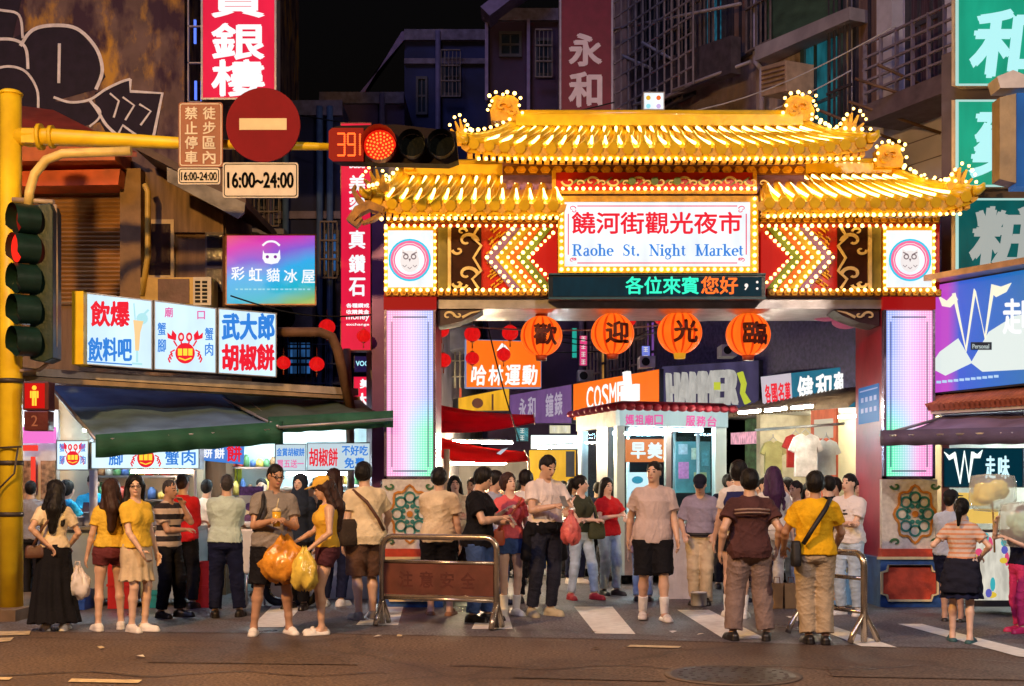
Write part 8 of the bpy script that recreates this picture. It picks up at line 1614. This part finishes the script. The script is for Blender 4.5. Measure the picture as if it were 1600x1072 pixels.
w_ = person('man in dark maroon banded top and grey brown trousers seen from behind', 1171, 1001, 735, 180, False, 1.22, 1, HB, 'bowl', ('tee', C_('brown maroon quilt', (.085, .035, .035), .3), .036, .86), ('trousers', C_('brown grey trouser', (.26, .19, .17)), .036), ('shoe', SBK), L=((.30, .02, .93), (.4, .9, 0)), Rr=((.29, -.02, .95), (.4, .9, 0)), legs={1: (.17, .0, .085, 14), -1: (-.17, .02, .085, -14)}, extras=[x_strap([(-.17, .125, 1.335), (-.06, .168, 1.345), (.06, .168, 1.345), (.17, .125, 1.335)], C_('pale band', (.34, .24, .20)), .011, 'band'), x_strap([(-.17, .125, 1.30), (-.06, .17, 1.31), (.06, .17, 1.31), (.17, .125, 1.30)], C_('pale band', (.34, .24, .20)), .009, 'band')])
x_ = person('woman with long purple hair and white top, back turned', 1209, 951, 731, 185, True, .95, 0, HPU, 'long', ('tee', WHT, .018, .98), ('trousers', C_('white jeans', (.60, .58, .56)), .014), ('shoe', SWH))
y_ = person('man in white shirt facing left, head beside the yellow polo', 1244, 946, 752, -55, False, 1, 2, HB, 'short', ('tee', WHT, .02, .9), ('trousers', LDN, .02), ('shoe', SWH), hp=8)
z_ = person('man in mustard yellow polo and khaki trousers, back turned, hands on the barrier', 1273, 1006, 739, 178, False, 1.15, 2, HB, 'bowl', ('tee', MST, .03, .92), ('trousers', KHA, .032), ('shoe', SBK), L=((.27, -.26, .98), (.6, .6, -.2)), Rr=((.27, -.26, .98), (.6, .6, -.2)), hy=-10, legs={1: (.06, .0, .085, 8), -1: (-.10, .05, .085, -8)}, extras=[x_strap([(-.14, .03, 1.47), (-.07, .135, 1.37), (.06, .185, 1.18), (.15, .165, 1.02)], BKN, .024)])
x_bag('black crossbody bag at the hip of the man in mustard yellow', (.215, .13, .93), (.10, .26, .16), BKN, None, name='crossbody_bag')(z_)
aa = person('young man in white tee with a small dark logo, arms crossed, facing left', 1326, 961, 741, -40, False, 1, 0, HB, 'short', ('tee', C_('clean white', (.86, .84, .84), .1), .026, .9), ('trousers', LDN, .018), ('shoe', SWH), L='cross', Rr='cross', hy=-12, extras=[x_patch([[(-.04, -.138, 1.27), (.05, -.138, 1.27), (.05, -.140, 1.25), (-.04, -.140, 1.25)], [(-.02, -.136, 1.31), (.03, -.136, 1.31), (.0, -.136, 1.285)]], BLACKP)])
ab = person('dark haired person in grey behind the crossed arms man', 1303, 946, 748, -30, False, .95, 1, HB, 'bowl', ('tee', PKG, .02, .9), ('trousers', DRK, .02), ('shoe', SBK))
ac_ = person('man in pale blue shirt and dark shorts with a black cap by the right pillar', 1484, 972, 768, 150, False, .98, 1, HB, 'short', ('half', LBL, .022, .9), ('shorts', NVY, .03, .9), ('sandal', SBK), L='fold', Rr='fold', hy=-30, extras=[x_cap(C_('black cap', (.015, .015, .02)))])
STO = stripes('orange striped knit', (.66, .30, .16), (.68, .56, .48), .045, .42)
ad = person('girl in orange striped tee with a dark ponytail and black skirt, reaching right', 1502, 1004, 780, 158, True, 1.0, 0, HB, 'tail', ('tee', STO, .018, 1.0), ('skirt', NVY, .012, .55, .25), ('sandal', pm('teal sandal', (.03, .12, .14), .5)), L=((.34, -.20, 1.20), (.4, .5, -.5)), Rr=((.22, -.12, 1.05), (.6, .6, 0)), hy=-8)
def x_tied(c):
    G = Field(np.array([-.32, -.30, .45]), np.array([.34, .34, 1.12]), c['hh']); G.add(loft([(.62, .22, .10, .13), (.8, .23, .11, .12), (.98, .19, .10, .07), (1.04, .17, .11, .03)]), 0); G.add(rcone((-.16, -.06, 1.0), (-.20, -.10, .62), .045, .055), .03); G.noise(.006, 38, 6); o = c['mk'](G, 'tied_jacket', [C_('navy jacket', (.012, .014, .03))], c['body']); m = MB()
    for k in range(7): m.box(-.125, -.075, .232, .238, .66+k*.045, .695+k*.045)
    m.build('white_lettering', pm('pinkish print', (.55, .40, .40), .6), o)
x_tied(ad)
ae = person('person in dark top and bright pink leggings cut by the right edge', 1594, 989, 792, -70, True, .9, 0, HB, 'tail', ('tee', NVY, .018, .96), ('trousers', C_('hot pink', (.70, .05, .20)), .006), ('shoe', pm('pink shoe', (.65, .03, .15), .5)), L=((.16, -.34, 1.32), (.6, .3, -.6)), Rr='up')
# cotton candy in clear bags
for px, py, w, h, Y, cb, lb in ((1551, 770, 72, 58, 13.3, (.95, .86, .25), 'clear bag of yellow cotton candy on a stick held up near the right edge'), (1600, 820, 76, 70, 13.0, (.50, .85, .70), 'clear bag of green and yellow cotton candy cut by the right edge')):
    C = P(px, py, Y); s = Y/F; e = thing('cotton_candy', lb, 'cotton candy', C); G = Field(np.array([-.25]*3), np.array([.25]*3), .011); q = random.Random(px)
    for k in range(14): G.add(ell((q.uniform(-.10, .10), q.uniform(-.08, .08), q.uniform(-.07, .07)), (.085, .08, .075)), .03)
    G.noise(.007, 70, 3); V, Q = G.mesh(); m = MB(); m.smooth = True; m.v = [tuple(Vector(v)+C) for v in V]; [m.face(list(map(int, f))) for f in Q]; m.build('floss', pm('floss %d' % px, cb, .95, .12, 9, .3), e)
    m = MB(); m.smooth = True; n = 24; rows = []
    for j, (t, k) in enumerate(((-.5, .10), (-.47, .8), (-.2, 1.0), (.2, 1.0), (.45, .92), (.5, .15))): rows.append([m._v(C+Vector((math.cos(2*math.pi*i/n)*w*s/2*k*(1+.05*math.sin(i*3.1+j)), math.sin(2*math.pi*i/n)*w*s/2.6*k, t*h*s*(1+.04*math.sin(i*2.3))))) for i in range(n)])
    for A_, B_ in zip(rows, rows[1:]):
        for i in range(n): m.face((A_[i], A_[(i+1) % n], B_[(i+1) % n], B_[i]))
    m.build('clear_bag', glass('clear film', (.97, .98, .95), .28, .12), e); m = MB(); m.tube([C-Vector((0, 0, .08)), C-Vector((-.02, 0, .62))], .010, 6); m.build('stick', pm('bamboo', (.5, .33, .12), .6), e)
# --- people deeper in the alley
far = [('woman’s face framed by long hair between the beige tee and the heavy man', 713, 925, 745, 10, True, 0, HB, 'long', CRM, DRK), ('dark haired man in pale top left of the heavy man', 735, 918, 748, -20, False, 1, HB, 'short', PKG, DRK),
       ('dark haired man far behind the coral top woman', 826, 915, 738, 160, False, 1, HB, 'bowl', GRY, DRK), ('man in pale blue behind the ponytail woman', 897, 912, 748, 30, False, 1, HB, 'short', LBL, NVY),
       ('person in a grey top partly behind the left pillar base', 700, 905, 752, 185, True, 1, HB, 'bob', C_('dusty grey', (.3, .3, .33)), BLK), ('person in white deep in the alley left of the tall man', 806, 900, 751, 175, False, 1, HB, 'short', WHT, NVY),
       ('person in black deep in the alley beside the yellow stall', 878, 897, 752, 5, False, 1, HB, 'short', BLK, DRK), ('child in pale pink standing in front of the kiosk’s steel base', 1003, 940, 792, 170, True, 0, HBR, 'bob', C_('pale pink', (.60, .42, .44)), LDN),
       ('man in dark jacket at the clothes shop, only his head and shoulders seen', 1136, 922, 742, 165, False, 1, HB, 'short', NVY, DRK), ('woman in white by the clothes rail behind purple hair', 1228, 925, 748, -60, True, 0, HB, 'bob', WHT, BLK), ('person in a blue top in the bright corner shop at far left', 105, 940, 752, 140, True, 1, HB, 'bob', CYB, DRK), ('customer in dark clothes inside the bright shop behind the pole', 48, 938, 752, 190, False, 1, HB, 'short', C_('dusty grey', (.3, .3, .33)), DRK),
       ('dark haired man in grey behind the pepper bun banners', 610, 930, 745, 200, False, 1, HB, 'short', GRY, BLK), ('person in navy further back right of the kiosk', 1182, 918, 750, 10, False, 1, HB, 'bowl', NVY, DRK)]
far += [('man in mustard top right behind the left barrier’s left post', 632, 943, 742, 160, False, 1, HB, 'short', MST, NVY), ('tall man in white between the coral top and the very tall man', 823, 942, 736, 190, False, 1, HB, 'bowl', WHT, BLK), ('woman in red beside the kiosk’s left glass', 951, 930, 748, 30, True, 0, HB, 'long', RDC, LDN), ('man in light blue in front of the clothes shop post', 1146, 940, 741, 20, False, 0, HB, 'short', LBL, BLK), ('young man in black between yellow polo and white tee', 1296, 953, 744, 195, False, 0, HB, 'short', BLK, LDN), ('woman in coral behind the cream tee man’s shoulder', 606, 944, 750, -30, True, 0, HBR, 'bob', CRL, DRK),
        ('man in black tee deep left inside the gate, face to the road', 662, 908, 752, -15, False, 1, HB, 'short', BLK, DRK), ('woman in red top far behind the heavy man in black', 758, 906, 753, 20, True, 0, HB, 'bob', RDC, DRK), ('man in yellow shirt far behind the coral top', 784, 902, 752, 10, False, 1, HB, 'short', YEL, DRK),
        ('woman in white deep in the alley right of the tall man', 890, 902, 755, 0, True, 0, HB, 'long', WHT, DRK), ('man in pale grey in front of the yellow stall', 838, 898, 753, 190, False, 1, HB, 'bowl', C_('dusty grey', (.3, .3, .33)), NVY), ('person in navy left of the kiosk post', 932, 908, 754, 175, False, 1, HB, 'short', NVY, DRK),
        ('man in white tee between the vest and the purple hair', 1196, 930, 747, 20, False, 1, HB, 'short', WHT, NVY), ('woman in coral deep in the clothes shop doorway', 1262, 922, 755, 0, True, 0, HB, 'long', CRL, DRK), ('man in black by the orange poster in the shop', 1290, 930, 750, 200, False, 1, HB, 'short', BLK, DRK), ('man in blue shirt close to the right pillar’s inner face', 1345, 935, 752, -30, False, 0, HB, 'bowl', LBL, DRK),
        ('woman in yellow at the bun counter, seen past the headscarf', 492, 935, 750, 190, True, 1, HB, 'bun', YEL, DRK), ('man in white behind the pale green shirt at the counter', 322, 938, 750, 175, False, 1, HB, 'short', WHT, DRK), ('cook in white at the pepper bun oven', 410, 930, 748, 5, False, 1, HB, 'short', WHT, DRK)]
for lb, px, fy, hd_, yw_, fem, skn, hr, sty, tp, bt in far:
    person(lb, px, fy, hd_, yw_, fem, 1, skn, hr, sty, ('tee', tp, .02, .9), ('trousers', bt, .02), ('shoe', SBK if bt is not NVY else SWH), L=random.choice(['down', 'fold', 'phone2']), Rr=random.choice(['down', 'phone']), h=.011)
